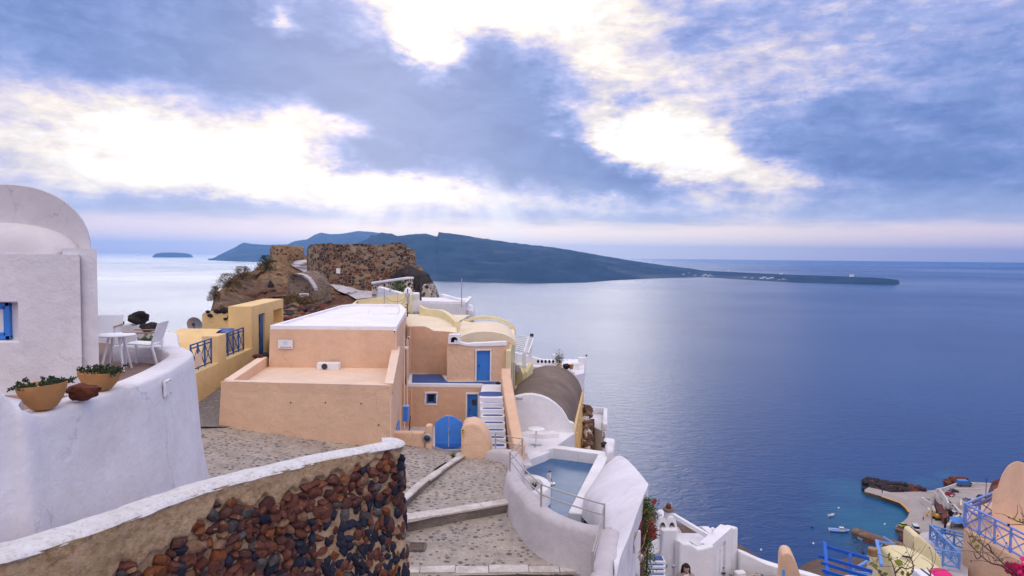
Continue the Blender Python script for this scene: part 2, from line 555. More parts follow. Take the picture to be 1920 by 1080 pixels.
def stones_mat(name, mortar, cols, scale=5.0, gap=0.10, bump=0.6, cover=0.5, patch=0.35, squash=1.3, rough=0.95):
    """rubble in mortar: voronoi stones of several colours, some drowned in mortar"""
    m, gg, bs, p = new_mat(name)
    wv = gg.noise(p, scale * 0.8, 3, 0.6, out=1)
    wv = gg.n('ShaderNodeVectorMath', {0: wv, 'Scale': 0.35 / scale * 2}, operation='SCALE').outputs[0]
    q = gg.n('ShaderNodeVectorMath', {0: p, 1: wv}, operation='ADD').outputs[0]
    q = gg.n('ShaderNodeVectorMath', {0: q, 1: (1, 1, squash)}, operation='MULTIPLY').outputs[0]
    vo = gg.n('ShaderNodeTexVoronoi', {'Vector': q, 'Scale': scale}, feature='F1')
    ed = gg.n('ShaderNodeTexVoronoi', {'Vector': q, 'Scale': scale}, feature='DISTANCE_TO_EDGE').outputs['Distance']
    rnd = gg.n('ShaderNodeSeparateColor', {0: vo.outputs['Color']}).outputs
    stops = [((i + 0.02) / len(cols), c) for i, c in enumerate(cols)]
    sc_ = gg.ramp(rnd[0], stops, 'CONSTANT')
    nn = gg.noise(p, scale * 5, 5, 0.7)
    sc_ = gg.mix(gg.rng(nn, 0.35, 0.7, 0, 0.6), sc_, dull(cols[0], 0.5))
    pn = gg.noise(p, patch, 5, 0.6)
    thr = gg.rng(pn, 0.35, 0.65, cover - 0.35, cover + 0.35)
    show = gg.m('LESS_THAN', rnd[1], thr)
    stone = gg.m('MULTIPLY', gg.rng(ed, gap * 0.5, gap * 1.2, 0, 1, 'SMOOTHSTEP'), show)
    mo = gg.mix(gg.rng(gg.noise(p, 1.2, 6, 0.7), 0.3, 0.7), dull(mortar, 0.72), dull(mortar, 1.12))
    mo = gg.mix(gg.rng(nn, 0.3, 0.7, 0, 0.3), mo, dull(mortar, 0.5))
    c = gg.mix(stone, mo, sc_)
    gg.t.links.new(c, bs.inputs['Base Color'])
    bs.inputs['Roughness'].default_value = rough
    bs.inputs['Specular IOR Level'].default_value = 0.2
    h = gg.m('ADD', gg.m('MULTIPLY', stone, 0.6), gg.m('MULTIPLY', nn, 0.5))
    b1 = gg.n('ShaderNodeBump', {'Strength': bump, 'Distance': 0.25 / scale, 'Height': h})
    gg.t.links.new(b1.outputs[0], bs.inputs['Normal'])
    return m


M = {}
WHITE = (0.80, 0.78, 0.80)
M['white'] = plaster('white_plaster', (0.76, 0.73, 0.77), (0.56, 0.49, 0.47), 0.50, streak=0.22, bump=0.35)
M['white_clean'] = plaster('white_limewash', (0.80, 0.78, 0.81), (0.58, 0.53, 0.53), 0.28, streak=0.15)
M['white_grey'] = plaster('weathered_white_plaster', (0.56, 0.515, 0.535), (0.34, 0.285, 0.27), 0.6, bump=0.4, streak=0.2)
M['roof_white'] = plaster('white_roof', (0.82, 0.80, 0.83), (0.60, 0.57, 0.60), 0.35, var=0.06)
M['peach'] = plaster('peach_plaster', (0.74, 0.49, 0.335), (0.60, 0.37, 0.235), 0.38, bump=0.5, streak=0.28)
M['peach_top'] = plaster('pale_peach_plaster', (0.80, 0.60, 0.46), (0.68, 0.47, 0.35), 0.3)
M['peach_dark'] = plaster('deep_peach_plaster', (0.68, 0.42, 0.275), (0.54, 0.32, 0.20), 0.35, bump=0.4)
M['ochre'] = plaster('ochre_plaster', (0.80, 0.56, 0.27), (0.64, 0.41, 0.18), 0.3, bump=0.2)
M['cream'] = plaster('cream_plaster', (0.76, 0.66, 0.40), (0.62, 0.50, 0.30), 0.3)
M['cream_pale'] = plaster('pale_cream_roof', (0.80, 0.68, 0.50), (0.68, 0.52, 0.36), 0.45, streak=0.15)
M['vault_grey'] = plaster('grey_brown_cement', (0.225, 0.165, 0.135), (0.13, 0.10, 0.085), 0.6, scale=0.9, var=0.26, streak=0.5, bump=.5)
M['blue'] = paint('blue_paint', (0.035, 0.20, 0.62), 0.45)
M['blue_bright'] = paint('bright_blue_paint', (0.05, 0.24, 0.78), 0.4, wear=0.05)
M['blue_pale'] = paint('pale_blue_paint', (0.14, 0.30, 0.66), 0.4, wear=0.05)
M['blue_deep'] = paint('deep_blue_paint', (0.02, 0.085, 0.26), 0.5)
M['blue_royal'] = paint('royal_blue_paint', (0.012, 0.10, 0.50), 0.4)
M['blue_floor'] = plaster('blue_floor_paint', (0.045, 0.10, 0.30), (0.10, 0.15, 0.30), 0.5, rough=0.6)
M['white_paint'] = paint('white_paint', (0.78, 0.77, 0.79), 0.45, var=0.03, wear=0.0)
M['steel'] = paint('brushed_steel', (0.42, 0.40, 0.42), 0.4, metal=0.6, wear=0.1)
M['dark'] = paint('dark_metal', (0.03, 0.03, 0.035), 0.5)
M['wood'] = paint('weathered_wood', (0.32, 0.18, 0.09), 0.7, var=0.25)
M['terracotta'] = paint('terracotta', (0.46, 0.22, 0.075), 0.8, var=0.12, wear=0.2)
M['leaf_dark'] = paint('dark_leaf', (0.025, 0.050, 0.016), 0.7, var=0.4, scale=30)
M['leaf'] = paint('green_leaf', (0.06, 0.11, 0.02), 0.6, var=0.4, scale=20)
M['leaf_lime'] = paint('yellow_green_leaf', (0.20, 0.22, 0.02), 0.6, var=0.4, scale=20)  # lime green leaves, their own colour
M['dry'] = paint('dry_scrub', (0.16, 0.105, 0.045), 0.95, var=0.4, scale=8)
M['twig'] = paint('twig_bark', (0.075, 0.040, 0.030), 0.9, var=0.3, scale=20)
M['red'] = paint('red_petal', (0.36, 0.015, 0.02), 0.6)
M['magenta'] = paint('magenta_cloth', (0.70, 0.010, 0.16), 0.7)
M['lava'] = plaster('dark_lava_rock', (0.045, 0.036, 0.040), (0.12, 0.06, 0.045), 0.7, bump=0.9, scale=2.5, var=0.5)
M['lava_red'] = plaster('red_lava_rock', (0.20, 0.060, 0.035), (0.08, 0.035, 0.03), 0.7, bump=0.9, scale=2.5, var=0.5)
M['rock'] = plaster('brown_rock', (0.30, 0.19, 0.115), (0.10, 0.055, 0.04), 0.85, bump=1.0, scale=0.55, var=0.4, speck=0.5)
M['glass'] = paint('dark_glass', (0.02, 0.025, 0.04), 0.1, wear=0.0)
M['stone_foot'] = None
# ------------------------------------------------------------------ sea
FAR = 25000.0
m, gg, bs, p = new_mat('sea_water')
n1 = gg.noise(p, 0.0035, 5, 0.6)
n2 = gg.noise(p, 0.00055, 4, 0.6)
deep = gg.mix(gg.rng(n1, 0.3, 0.7), (0.004, 0.036, 0.135), (0.006, 0.048, 0.170))
# pale shoals of sand round the small harbour
shoal = None
for (px, py, rad, w) in ((1650, 985, 34, 1.0), (1690, 965, 20, 0.9), (1610, 920, 26, 0.65), (1700, 1000, 18, 0.6), (1735, 905, 14, 0.5), (1780, 895, 12, 0.5), (1620, 1015, 24, 0.5)):
    c = PZ(px, py, SEA)
    dv = gg.n('ShaderNodeVectorMath', {0: p, 1: tuple(c)}, operation='DISTANCE').outputs['Value']
    dv = gg.m('ADD', dv, gg.m('MULTIPLY', gg.m('SUBTRACT', gg.noise(p, 0.05, 4, 0.6), 0.5), 26))
    f = gg.rng(dv, rad * 1.05, rad * 0.05, 0, w, 'SMOOTHSTEP')
    shoal = f if shoal is None else gg.m('MAXIMUM', shoal, f)
c = gg.mix(gg.m('MULTIPLY', shoal, 0.58), deep, (0.012, 0.155, 0.22))
gg.t.links.new(c, bs.inputs['Base Color'])
bs.inputs['IOR'].default_value = 1.33
gg.t.links.new(gg.rng(n2, 0.35, 0.65, 0.16, 0.30), bs.inputs['Roughness'])
wv = gg.n('ShaderNodeVectorMath', {0: p, 1: (1.0, 1.7, 1.0)}, operation='MULTIPLY').outputs[0]
h = gg.m('ADD', gg.m('MULTIPLY', gg.noise(wv, 0.10, 5, 0.6, 0.8), 1.4), gg.m('MULTIPLY', gg.noise(wv, 0.55, 4, 0.6, 0.5), 0.35))
b1 = gg.n('ShaderNodeBump', {'Strength': 0.9, 'Distance': 0.35, 'Height': h})
gg.t.links.new(b1.outputs[0], bs.inputs['Normal'])
M['sea'] = m
b = B()
b.add([(-FAR, -FAR, SEA), (FAR, -FAR, SEA), (FAR, FAR, SEA), (-FAR, FAR, SEA)], [(0, 1, 2, 3)])
b.build('sea', M['sea'], kind='structure', label='calm blue sea stretching out to the hazy horizon')

# ------------------------------------------------------------------ islands
m, gg, bs, p = new_mat('island_rock_hazed')
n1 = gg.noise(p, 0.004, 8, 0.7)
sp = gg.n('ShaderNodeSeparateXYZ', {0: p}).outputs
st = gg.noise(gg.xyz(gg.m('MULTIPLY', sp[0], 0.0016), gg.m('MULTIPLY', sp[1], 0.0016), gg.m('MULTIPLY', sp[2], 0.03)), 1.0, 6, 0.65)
c = gg.mix(gg.rng(n1, 0.35, 0.7), (0.008, 0.032, 0.078), (0.026, 0.060, 0.115))  # blue of the distant haze put into the rock colour
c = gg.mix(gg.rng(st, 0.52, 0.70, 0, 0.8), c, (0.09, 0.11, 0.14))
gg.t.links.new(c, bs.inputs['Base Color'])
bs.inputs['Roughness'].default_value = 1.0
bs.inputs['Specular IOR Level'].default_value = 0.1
M['island'] = m


def island(name, label, basel, ridgel, wide, step=4, rows=14, relief=16.0, back=900.0, seed=0, dist=None, frac=0.8):
    x0, x1 = basel[0][0], basel[-1][0]
    cols = []
    n = int((x1 - x0) / step)
    for i in range(n + 1):
        px = x0 + (x1 - x0) * i / n
        by = interp(basel, px)
        ry = interp(ridgel, px)
        w = interp(wide, px)
        a = PZ(px, by, SEA)
        r = ray(px, ry)
        rxy = Vector((r.x, r.y)).normalized()
        D = Vector((a.x, a.y)).length + w
        top = Vector((rxy.x * D, rxy.y * D, D * r.z / Vector((r.x, r.y)).length))
        if top.z < SEA + 1.0: top.z = SEA + 1.0
        col_ = []
        for k in range(rows + 1):
            t = k / rows
            q = a.lerp(top, t)
            hh = top.z - SEA
            prof = t ** frac
            z = SEA + hh * prof
            lim = SEA + hh * t
            amp = relief * math.sin(math.pi * min(t, 1)) * min(1, hh / 120)
            nz = mnoise.fractal(Vector((q.x * 0.004 + seed, q.y * 0.004, 0)), 0.7, 2.2, 6)
            gul = abs(mnoise.noise(Vector((q.x * 0.0075, q.y * 0.0075, seed))))
            z = min(z, lim + hh * 0.12) + amp * nz - amp * 1.6 * gul
            if k == rows: z = top.z + min(3.0, hh * 0.04) * mnoise.noise(Vector((q.x * 0.03, q.y * 0.03, 5)))
            if k == 0: z = SEA - 3
            col_.append((q.x, q.y, z))
        e = Vector((rxy.x * (D + back * 0.5), rxy.y * (D + back * 0.5)))
        col_.append((e.x, e.y, SEA + (top.z - SEA) * 0.55))
        e = Vector((rxy.x * (D + back), rxy.y * (D + back)))
        col_.append((e.x, e.y, SEA - 3))
        cols.append(col_)
    b = B(); b.grid(cols)
    return b.build(name, M['island'], smooth=True, angle=60, kind='structure', label=label)


THB = [(640, 516), (700, 522), (805, 527), (900, 530), (1000, 532), (1100, 530), (1150, 526), (1250, 521.5), (1320, 520), (1400, 525), (1500, 530.5), (1600, 533), (1686, 534)]
THR = [(640, 474), (660, 460), (680, 451), (690, 447), (694, 441), (705, 441), (715, 436), (735, 438), (745, 443), (765, 440), (790, 438), (800, 438.5), (818, 443), (820.5, 443), (821.5, 435),
       (840, 437), (870, 441), (900, 446), (960, 455), (1040, 464), (1100, 474), (1180, 488), (1250, 498), (1300, 504), (1320, 508), (1400, 512), (1500, 515.5), (1600, 519), (1640, 520.5),
       (1665, 523), (1676, 526), (1682, 531), (1686, 533.6)]
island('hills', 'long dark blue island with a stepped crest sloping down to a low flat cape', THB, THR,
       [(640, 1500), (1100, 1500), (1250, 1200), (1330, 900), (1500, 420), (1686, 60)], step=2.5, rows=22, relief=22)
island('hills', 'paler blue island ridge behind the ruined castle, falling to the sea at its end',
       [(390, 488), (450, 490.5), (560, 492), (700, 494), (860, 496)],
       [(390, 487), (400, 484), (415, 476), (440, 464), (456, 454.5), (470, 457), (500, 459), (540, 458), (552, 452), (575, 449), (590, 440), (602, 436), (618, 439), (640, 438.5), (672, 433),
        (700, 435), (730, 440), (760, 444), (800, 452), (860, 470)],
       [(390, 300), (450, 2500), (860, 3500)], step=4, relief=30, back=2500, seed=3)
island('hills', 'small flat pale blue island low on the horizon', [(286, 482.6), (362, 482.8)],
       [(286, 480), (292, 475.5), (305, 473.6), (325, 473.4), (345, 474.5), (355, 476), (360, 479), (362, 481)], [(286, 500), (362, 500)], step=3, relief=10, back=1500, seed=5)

# far houses on the low cape
M['far_white'] = paint('far_white_wall', (0.75, 0.73, 0.72), 0.8, wear=0)
rnd = random.Random(3)
hs = []
for (px, py) in [(1281, 515), (1292, 513), (1303, 517), (1312, 510), (1322, 516), (1326, 512), (1331, 515), (1335, 518), (1340, 513), (1328, 518.5), (1318, 518.5),
                 (1380, 520.5), (1397, 521), (1402, 520), (1411, 522), (1428, 523), (1433, 521.5), (1440, 523.5), (1447, 522.5), (1454, 523.8), (1461, 524.5), (1469, 524), (1474, 525.2), (1366, 507), (1465, 513), (1597, 517)]:
    hs.append((px, py))
proto = None
dgh = []


def island_z(px, py):
    """where the survey ray meets the cape's slope (linear between shore and crest)"""
    a = PZ(px, interp(THB, px), SEA)
    t = (interp(THB, px) - py) / max(interp(THB, px) - interp(THR, px), 0.5)
    r = ray(px, py)
    w = interp([(640, 1500), (1100, 1500), (1250, 1200), (1330, 900), (1500, 420), (1686, 60)], px)
    D = Vector((a.x, a.y)).length + w * max(0.02, min(1, t))
    k = D / Vector((r.x, r.y)).length
    return r * k


for i, (px, py) in enumerate(hs):
    c = island_z(px, py)
    if proto is None:
        proto = T('house', 'tiny white house among the hamlet on the low cape of the long island', 'house', (c.x, c.y, c.z - 6), 'tiny white houses of the hamlet on the far cape')
        b = B(); b.ex([(c.x - 7, c.y - 4), (c.x + 7, c.y - 4), (c.x + 7, c.y + 4), (c.x - 7, c.y + 4)], c.z - 6, c.z + 3.5)
        b.build('wall', M['far_white'], proto)
        b = B(); b.ex([(c.x - 7.3, c.y - 4.3), (c.x + 7.3, c.y - 4.3), (c.x + 7.3, c.y + 4.3), (c.x - 7.3, c.y + 4.3)], c.z + 3.5, c.z + 4.2)
        b.build('roof', M['roof_white'], proto)
    else:
        copy_thing(proto, (c.x, c.y, c.z - 6), rnd.uniform(-0.5, 0.5), scale=rnd.uniform(0.6, 1.3))

# ------------------------------------------------------------------ haze
if HAZE:
    hb = B()
    z1 = 330.0
    e = FAR + 50
    hb.add([(-e, -e, SEA - 4), (e, -e, SEA - 4), (e, e, SEA - 4), (-e, e, SEA - 4), (-e, -e, z1), (e, -e, z1), (e, e, z1), (-e, e, z1)],
           [(0, 3, 2, 1), (4, 5, 6, 7), (0, 1, 5, 4), (1, 2, 6, 5), (2, 3, 7, 6), (3, 0, 4, 7)])
    m = bpy.data.materials.new('haze'); m.use_nodes = True
    m.node_tree.nodes.clear()
    hg = NG(m.node_tree)
    vol = hg.n('ShaderNodeVolumePrincipled', {'Color': (0.28, 0.55, 0.98, 1), 'Density': 0.000052, 'Anisotropy': 0.7})
    hg.t.links.new(vol.outputs[0], hg.n('ShaderNodeOutputMaterial').inputs['Volume'])
    hb.build('haze', m, kind='stuff', label='thin blue sea air fading the far islands', merge=False)
# ------------------------------------------------------------------ the ridge the village stands on
CORE = [(-60, -9, 2.0, -8.6), (12, -9, 2.2, -8.8), (20, -12.0, 2.6, -9.2), (30, -13.5, 2.0, -10.0), (45, -17, 1.0, -10.5), (60, -23, -5, -10.0), (78, -28, -9, -9.0), (92, -26, -14, -9.0)]


def ground_z(x, y):
    yy = max(-60, min(92, y))
    xl = interp([(c[0], c[1]) for c in CORE], yy); xr = interp([(c[0], c[2]) for c in CORE], yy); z = interp([(c[0], c[3]) for c in CORE], yy)
    dl = max(0, xl - x); dr = max(0, x - xr)
    out = dl * 1.25 + (min(dr, 22) * 0.85 + max(0, dr - 22) * 0.62)
    if y > 92: out = math.hypot(out, (y - 92) * 1.1)
    n = mnoise.fractal(Vector((x * 0.03, y * 0.03, 1)), 0.8, 2.1, 5)
    return max(SEA - 6, z - out + min(out * 0.16, 7.0) * n)


b = B()
xs = [-330 + 6 * i for i in range(48)] + [-42 + 3 * i for i in range(35)] + [63 + 6 * i for i in range(50)]
ys = [-90 + 8 * i for i in range(10)] + [-10 + 3 * i for i in range(44)] + [122 + 6 * i for i in range(30)]
b.grid([[(x, y, ground_z(x, y)) for x in xs] for y in ys])
m, gg, bs, p = new_mat('hillside_rock')
n1 = gg.noise(p, 0.08, 8, 0.7); n2 = gg.noise(p, 0.9, 6, 0.7)
c = gg.mix(gg.rng(n1, 0.35, 0.65), (0.20, 0.085, 0.05), (0.16, 0.125, 0.085))
c = gg.mix(gg.rng(n2, 0.45, 0.7, 0, 0.8), c, (0.05, 0.035, 0.03))
gg.t.links.new(c, bs.inputs['Base Color']); bs.inputs['Roughness'].default_value = 1.0
b1 = gg.n('ShaderNodeBump', {'Strength': 1.0, 'Distance': 0.8, 'Height': n2}); gg.t.links.new(b1.outputs[0], bs.inputs['Normal'])
M['hill'] = m
b.build('terrain', M['hill'], smooth=True, angle=80, kind='structure', label='reddish brown volcanic slope falling from the village to the sea')

# ------------------------------------------------------------------ paving
m, gg, bs, p = new_mat('cobbled_cement')
wv = gg.noise(p, 3.0, 3, 0.6, out=1)
q = gg.n('ShaderNodeVectorMath', {0: p, 1: gg.n('ShaderNodeVectorMath', {0: wv, 'Scale': 0.10}, operation='SCALE').outputs[0]}, operation='ADD').outputs[0]
q = gg.n('ShaderNodeVectorMath', {0: q, 1: (1, 1, 0.2)}, operation='MULTIPLY').outputs[0]
vo = gg.n('ShaderNodeTexVoronoi', {'Vector': q, 'Scale': 7.0}, feature='F1')
ed = gg.n('ShaderNodeTexVoronoi', {'Vector': q, 'Scale': 7.0}, feature='DISTANCE_TO_EDGE').outputs['Distance']
rc = gg.n('ShaderNodeSeparateColor', {0: vo.outputs['Color']}).outputs
big = gg.noise(p, 0.7, 5, 0.6)
show = gg.m('LESS_THAN', rc[1], gg.rng(big, 0.35, 0.60, 0.30, 0.95))
lim = gg.m('ADD', 0.14, gg.m('MULTIPLY', rc[2], 0.22))
mask = gg.m('MULTIPLY', gg.m('MULTIPLY', gg.rng(ed, 0.03, 0.07, 0, 1, 'SMOOTHSTEP'), show), gg.m('LESS_THAN', gg.m('SUBTRACT', vo.outputs['Distance'], 0.12), lim))
fine = gg.noise(p, 14, 6, 0.75)
med = gg.noise(p, 2.2, 7, 0.7)
cem = gg.mix(gg.rng(med, 0.3, 0.7), (0.28, 0.235, 0.200), (0.50, 0.425, 0.365))
cem = gg.mix(gg.rng(fine, 0.40, 0.72, 0, 0.62), cem, (0.13, 0.105, 0.095))
cem = gg.mix(gg.rng(big, 0.58, 0.72, 0, 0.35), cem, (0.44, 0.35, 0.24))
stc = gg.ramp(rc[0], [(0.0, (0.060, 0.058, 0.080)), (0.35, (0.11, 0.10, 0.12)), (0.7, (0.19, 0.155, 0.15)), (0.9, (0.23, 0.15, 0.12))], 'CONSTANT')
stc = gg.mix(gg.rng(fine, 0.4, 0.7, 0, 0.4), stc, (0.26, 0.23, 0.21))
c = gg.mix(gg.m('MULTIPLY', mask, 0.95), cem, stc)
gg.t.links.new(c, bs.inputs['Base Color']); bs.inputs['Roughness'].default_value = 0.85
hh = gg.m('ADD', gg.m('MULTIPLY', mask, 0.6), gg.m('ADD', gg.m('MULTIPLY', fine, 0.6), med))
b1 = gg.n('ShaderNodeBump', {'Strength': 0.8, 'Distance': 0.03, 'Height': hh}); gg.t.links.new(b1.outputs[0], bs.inputs['Normal'])
M['paving'] = m
# small dark cobbles of the side lane
m, gg, bs, p = new_mat('dark_cobbles')
vo = gg.n('ShaderNodeTexVoronoi', {'Vector': p, 'Scale': 9.0}, feature='DISTANCE_TO_EDGE').outputs['Distance']
c = gg.mix(gg.rng(vo, 0.03, 0.12), (0.30, 0.26, 0.23), (0.14, 0.12, 0.125))
gg.t.links.new(c, bs.inputs['Base Color'])
b1 = gg.n('ShaderNodeBump', {'Strength': 0.8, 'Distance': 0.03, 'Height': gg.rng(vo, 0.0, 0.2)}); gg.t.links.new(b1.outputs[0], bs.inputs['Normal'])
M['cobbles'] = m


def sheet(name, rows, mat, sub=6, amp=0.03, thick=0.0, **kw):
    """surface through a few survey rows, finely divided and slightly uneven"""
    rr = []
    cols = [spline(r, sub) for r in rows]
    n = len(cols[0])
    for k in range(n):
        rr.append(spline([c[k] for c in cols], sub))
    rows2 = [[H(q, q.z + amp * mnoise.noise(Vector((q.x * 1.3, q.y * 1.3, 0)))) for q in r] for r in rr]
    b = B(); b.grid(rows2)
    return b.build(name, mat, smooth=True, angle=80, **kw)


# upper path: from behind the stone parapet to the gate
sheet('path', [
    [PZ(250, 960, -5.75), PZ(420, 940, -5.75), PZ(600, 935, -5.85), PZ(735, 950, -5.95)],
    [PZ(290, 880, -5.60), PZ(430, 870, -5.65), PZ(600, 872, -5.85), PZ(762, 922, -5.95)],
    [PZ(330, 825, -5.45), PZ(440, 826, -5.58), PZ(610, 836, -5.85), PZ(815, 880, -6.10)],
    [PZ(350, 795, -5.35), PZ(450, 790, -5.50), PZ(640, 800, -5.80), PZ(860, 848, -6.30)],
], M['paving'], kind='structure', label='cement path set with dark cobbles between the peach house and the stone parapet')
sheet('lane', [
    [PZ(365, 800, -5.345), PZ(440, 800, -5.49)],
    [P(360, 752, 23.0), P(430, 770, 23.0)],
    [H(P(455, 700, 28), -4.88), H(P(500, 700, 27), -4.88)],
    [H(P(487, 690, 33), -4.7), H(P(520, 690, 33), -4.7)],
], M['cobbles'], amp=0.01, kind='structure', label='narrow lane of small dark cobbles between ochre wall and peach house')
# middle landing and lower landing
sheet('path', [
    [PZ(740, 985, -6.10), PZ(830, 968, -6.13), PZ(900, 955, -6.16), PZ(985, 940, -6.20)],
    [PZ(762, 940, -6.12), PZ(830, 925, -6.16), PZ(900, 918, -6.18), PZ(965, 905, -6.22)],
    [PZ(820, 895, -6.20), PZ(860, 885, -6.22), PZ(905, 880, -6.24), PZ(960, 872, -6.27)],
    [PZ(850, 858, -6.35), PZ(872, 852, -6.35), PZ(910, 850, -6.35), PZ(955, 850, -6.37)],
], M['paving'], kind='structure', label='middle landing of the cobbled path above the marble edged step')
sheet('path', [
    [PZ(720, 1082, -6.47), PZ(850, 1080, -6.47), PZ(980, 1078, -6.49), PZ(1130, 1076, -6.49)],
    [PZ(730, 1040, -6.42), PZ(850, 1035, -6.42), PZ(980, 1030, -6.44), PZ(1130, 1030, -6.46)],
    [PZ(735, 1000, -6.38), PZ(850, 990, -6.38), PZ(960, 980, -6.40), PZ(1060, 985, -6.42)],
    [PZ(740, 975, -6.34), PZ(850, 957, -6.34), PZ(920, 945, -6.36), PZ(1000, 930, -6.38)],
], M['paving'], kind='structure', label='lower landing of the cobbled path')
sheet('path', [
    [PZ(700, 1190, -6.75), PZ(1120, 1190, -6.75)],
    [PZ(720, 1090, -6.68), PZ(1130, 1084, -6.68)],
    [PZ(725, 1068, -6.68), PZ(1130, 1064, -6.68)],
], M['paving'], kind='structure', label='path below the lowest marble edged step')

m, gg, bs, p = new_mat('worn_marble')
n1 = gg.noise(p, 2.5, 7, 0.7); n2 = gg.noise(p, 16, 5, 0.7)
c = gg.mix(gg.rng(n1, 0.35, 0.68), (0.66, 0.60, 0.56), (0.40, 0.34, 0.30))
c = gg.mix(gg.rng(n2, 0.5, 0.75, 0, 0.55), c, (0.22, 0.18, 0.16))
gg.t.links.new(c, bs.inputs['Base Color']); bs.inputs['Roughness'].default_value = 0.7
b1 = gg.n('ShaderNodeBump', {'Strength': 0.6, 'Distance': 0.02, 'Height': n2}); gg.t.links.new(b1.outputs[0], bs.inputs['Normal'])
M['marble'] = m
M['riser'] = plaster('worn_riser_cement', (0.24, 0.195, 0.17), (0.12, 0.10, 0.09), 0.6, bump=0.8, scale=2.0, var=0.25)


def edging(name, pts, w, drop, ztop_off, label, rnd, marble=0.055, slab=0.62):
    """a step: cement riser under a row of worn marble slabs; pts = edge line in world, riser faces the camera side"""
    b = B(); b2 = B()
    for a, c in zip(pts, pts[1:]):
        L_ = (c - a).length; n = max(1, round(L_ / slab))
        d = (c - a).normalized(); nin = Vector((-d.y, d.x, 0)).normalized()
        cuts = [0] + sorted((i + rnd.uniform(-0.18, 0.18)) / n for i in range(1, n)) + [1]
        for u0, u1 in zip(cuts, cuts[1:]):
            p0 = a.lerp(c, u0) + d * 0.006; p1 = a.lerp(c, u1) - d * 0.006
            o = rnd.uniform(-0.012, 0.012); zz = rnd.uniform(-0.006, 0.008)
            f0 = p0 - nin * (0.03 + o); f1 = p1 - nin * (0.03 + o + rnd.uniform(-.01, .01)); g0 = p0 + nin * (w + rnd.uniform(-.03, .03)); g1 = p1 + nin * (w + rnd.uniform(-.03, .03))
            quad = [f0, f1, g1, g0]
            b.prism([H(q, q.z + ztop_off - marble + zz) for q in quad], [H(q, q.z + ztop_off + zz) for q in quad])
        quad = [a, c, c + nin * w * 0.9, a + nin * w * 0.9]
        b2.prism([H(q, q.z - drop) for q in quad], [H(q, q.z + ztop_off - marble - 0.003) for q in quad])
    t = T(name, label, 'step', pts[0])
    b.build('tread', M['marble'], t, bevel=0.012, seg=2)
    b2.build('riser', M['riser'], t)
    return t


rr = random.Random(5)
edging('step', [PZ(738, 979, -6.10), PZ(830, 966, -6.12), PZ(960, 944, -6.18)], 0.30, 0.32, 0.035, 'long step edged with worn marble slabs crossing the middle of the path', rr, slab=0.8)
edging('step', [PZ(735, 1076, -6.47), PZ(1105, 1073, -6.49)], 0.26, 0.3, 0.035, 'lowest marble edged step at the near end of the path', rr)
edging('kerb', [PZ(744, 938, -5.95), PZ(790, 900, -6.02), PZ(863, 851, -6.28)], -0.24, 0.4, 0.04, 'diagonal kerb of pale marble slabs dividing the two ramps of the path', rr, slab=1.1)

# drain cover in the lower landing
t = T('drain_cover', 'square metal drain grate set in the lower landing', 'drain cover', PZ(782, 1026, -6.40))
c0 = PZ(782, 1026, -6.395)
b = B(); 
for (dx, dy, sx, sy) in ((0, -0.17, 0.38, 0.03), (0, 0.17, 0.38, 0.03), (-0.175, 0, 0.03, 0.31), (0.175, 0, 0.03, 0.31)):
    b.box((c0.x + dx, c0.y + dy, c0.z + 0.01), (sx, sy, 0.05))
b.build('frame', M['riser'], t)
b = B()
for i in range(9):
    b.box((c0.x - 0.14 + i * 0.035, c0.y, c0.z + 0.008), (0.012, 0.31, 0.02))
    b.box((c0.x, c0.y - 0.14 + i * 0.035, c0.z + 0.006), (0.31, 0.012, 0.02))
b.box((c0.x, c0.y, c0.z - 0.012), (0.32, 0.31, 0.01))
b.build('grate', M['vault_grey'], t)
# ground carried on under and behind the stone parapet
b = B(); q = [(-9, 5), (-3.4, 6.4), (-2.55, 9.6), (-2.55, 15.4), (-9, 15.4)]
b.prism([(x, y, -7.6) for x, y in q], [(x, y, -5.80) for x, y in q]); b.build('path', M['paving'], kind='structure', label='strip of cobbled path hidden behind the stone parapet')
b = B(); q = [(-9, 4), (4, 4), (2.6, 15), (-2.6, 15.4)]
b.add([(x, y, -6.74) for x, y in q], [(0, 1, 2, 3)]); b.build('ground', M['paving'], kind='structure', label='rough ground under the lower landing')
# ------------------------------------------------------------------ stone parapet in front
ZC = -2.5
front = [PZ(-160, 1105, ZC), PZ(-60, 1062, ZC), PZ(60, 1030, ZC), PZ(200, 983, ZC), PZ(300, 946, ZC), PZ(400, 911, ZC), PZ(500, 885, ZC), PZ(600, 860, ZC), PZ(680, 845, ZC), PZ(725, 836, ZC)]
line = spline(front, 6)
e = line[-1]; d = (line[-1] - line[-3]).normalized()
# rounded end, turning away round to the back
nl = Vector((-d.y, d.x, 0)); RAD = 0.19
cc = e + nl * RAD + d * 0.12
for k in range(0, 9):
    a = math.pi * k / 8 * 0.95
    line.append(cc + d * (RAD * math.sin(a)) - nl * (RAD * math.cos(a)))
acc_l = [0.0]
for a, c in zip(line, line[1:]): acc_l.append(acc_l[-1] + (c - a).length)
TOT = acc_l[-1]


def on_wall(u):
    for i in range(len(line) - 1):
        if u <= acc_l[i + 1] or i == len(line) - 2:
            t = (u - acc_l[i]) / max(1e-6, acc_l[i + 1] - acc_l[i])
            q = line[i].lerp(line[i + 1], t)
            a = line[max(i - 1, 0)]; c = line[min(i + 2, len(line) - 1)]
            dd = (c - a).normalized()
            return q, dd, Vector((dd.y, -dd.x, 0))


def band_edge(u):
    """how far the tan render reaches down the wall face"""
    t = u / TOT
    base = interp([(0, 0.66), (0.25, 0.50), (0.45, 0.30), (0.7, 0.24), (0.9, 0.14), (1, 0.05)], t)
    return base + 0.17 * mnoise.noise(Vector((u * 1.7, 0, 3))) + 0.17 * mnoise.noise(Vector((u * 5.5, 0, 9))) + 0.05 * mnoise.noise(Vector((u * 14, 0, 9)))


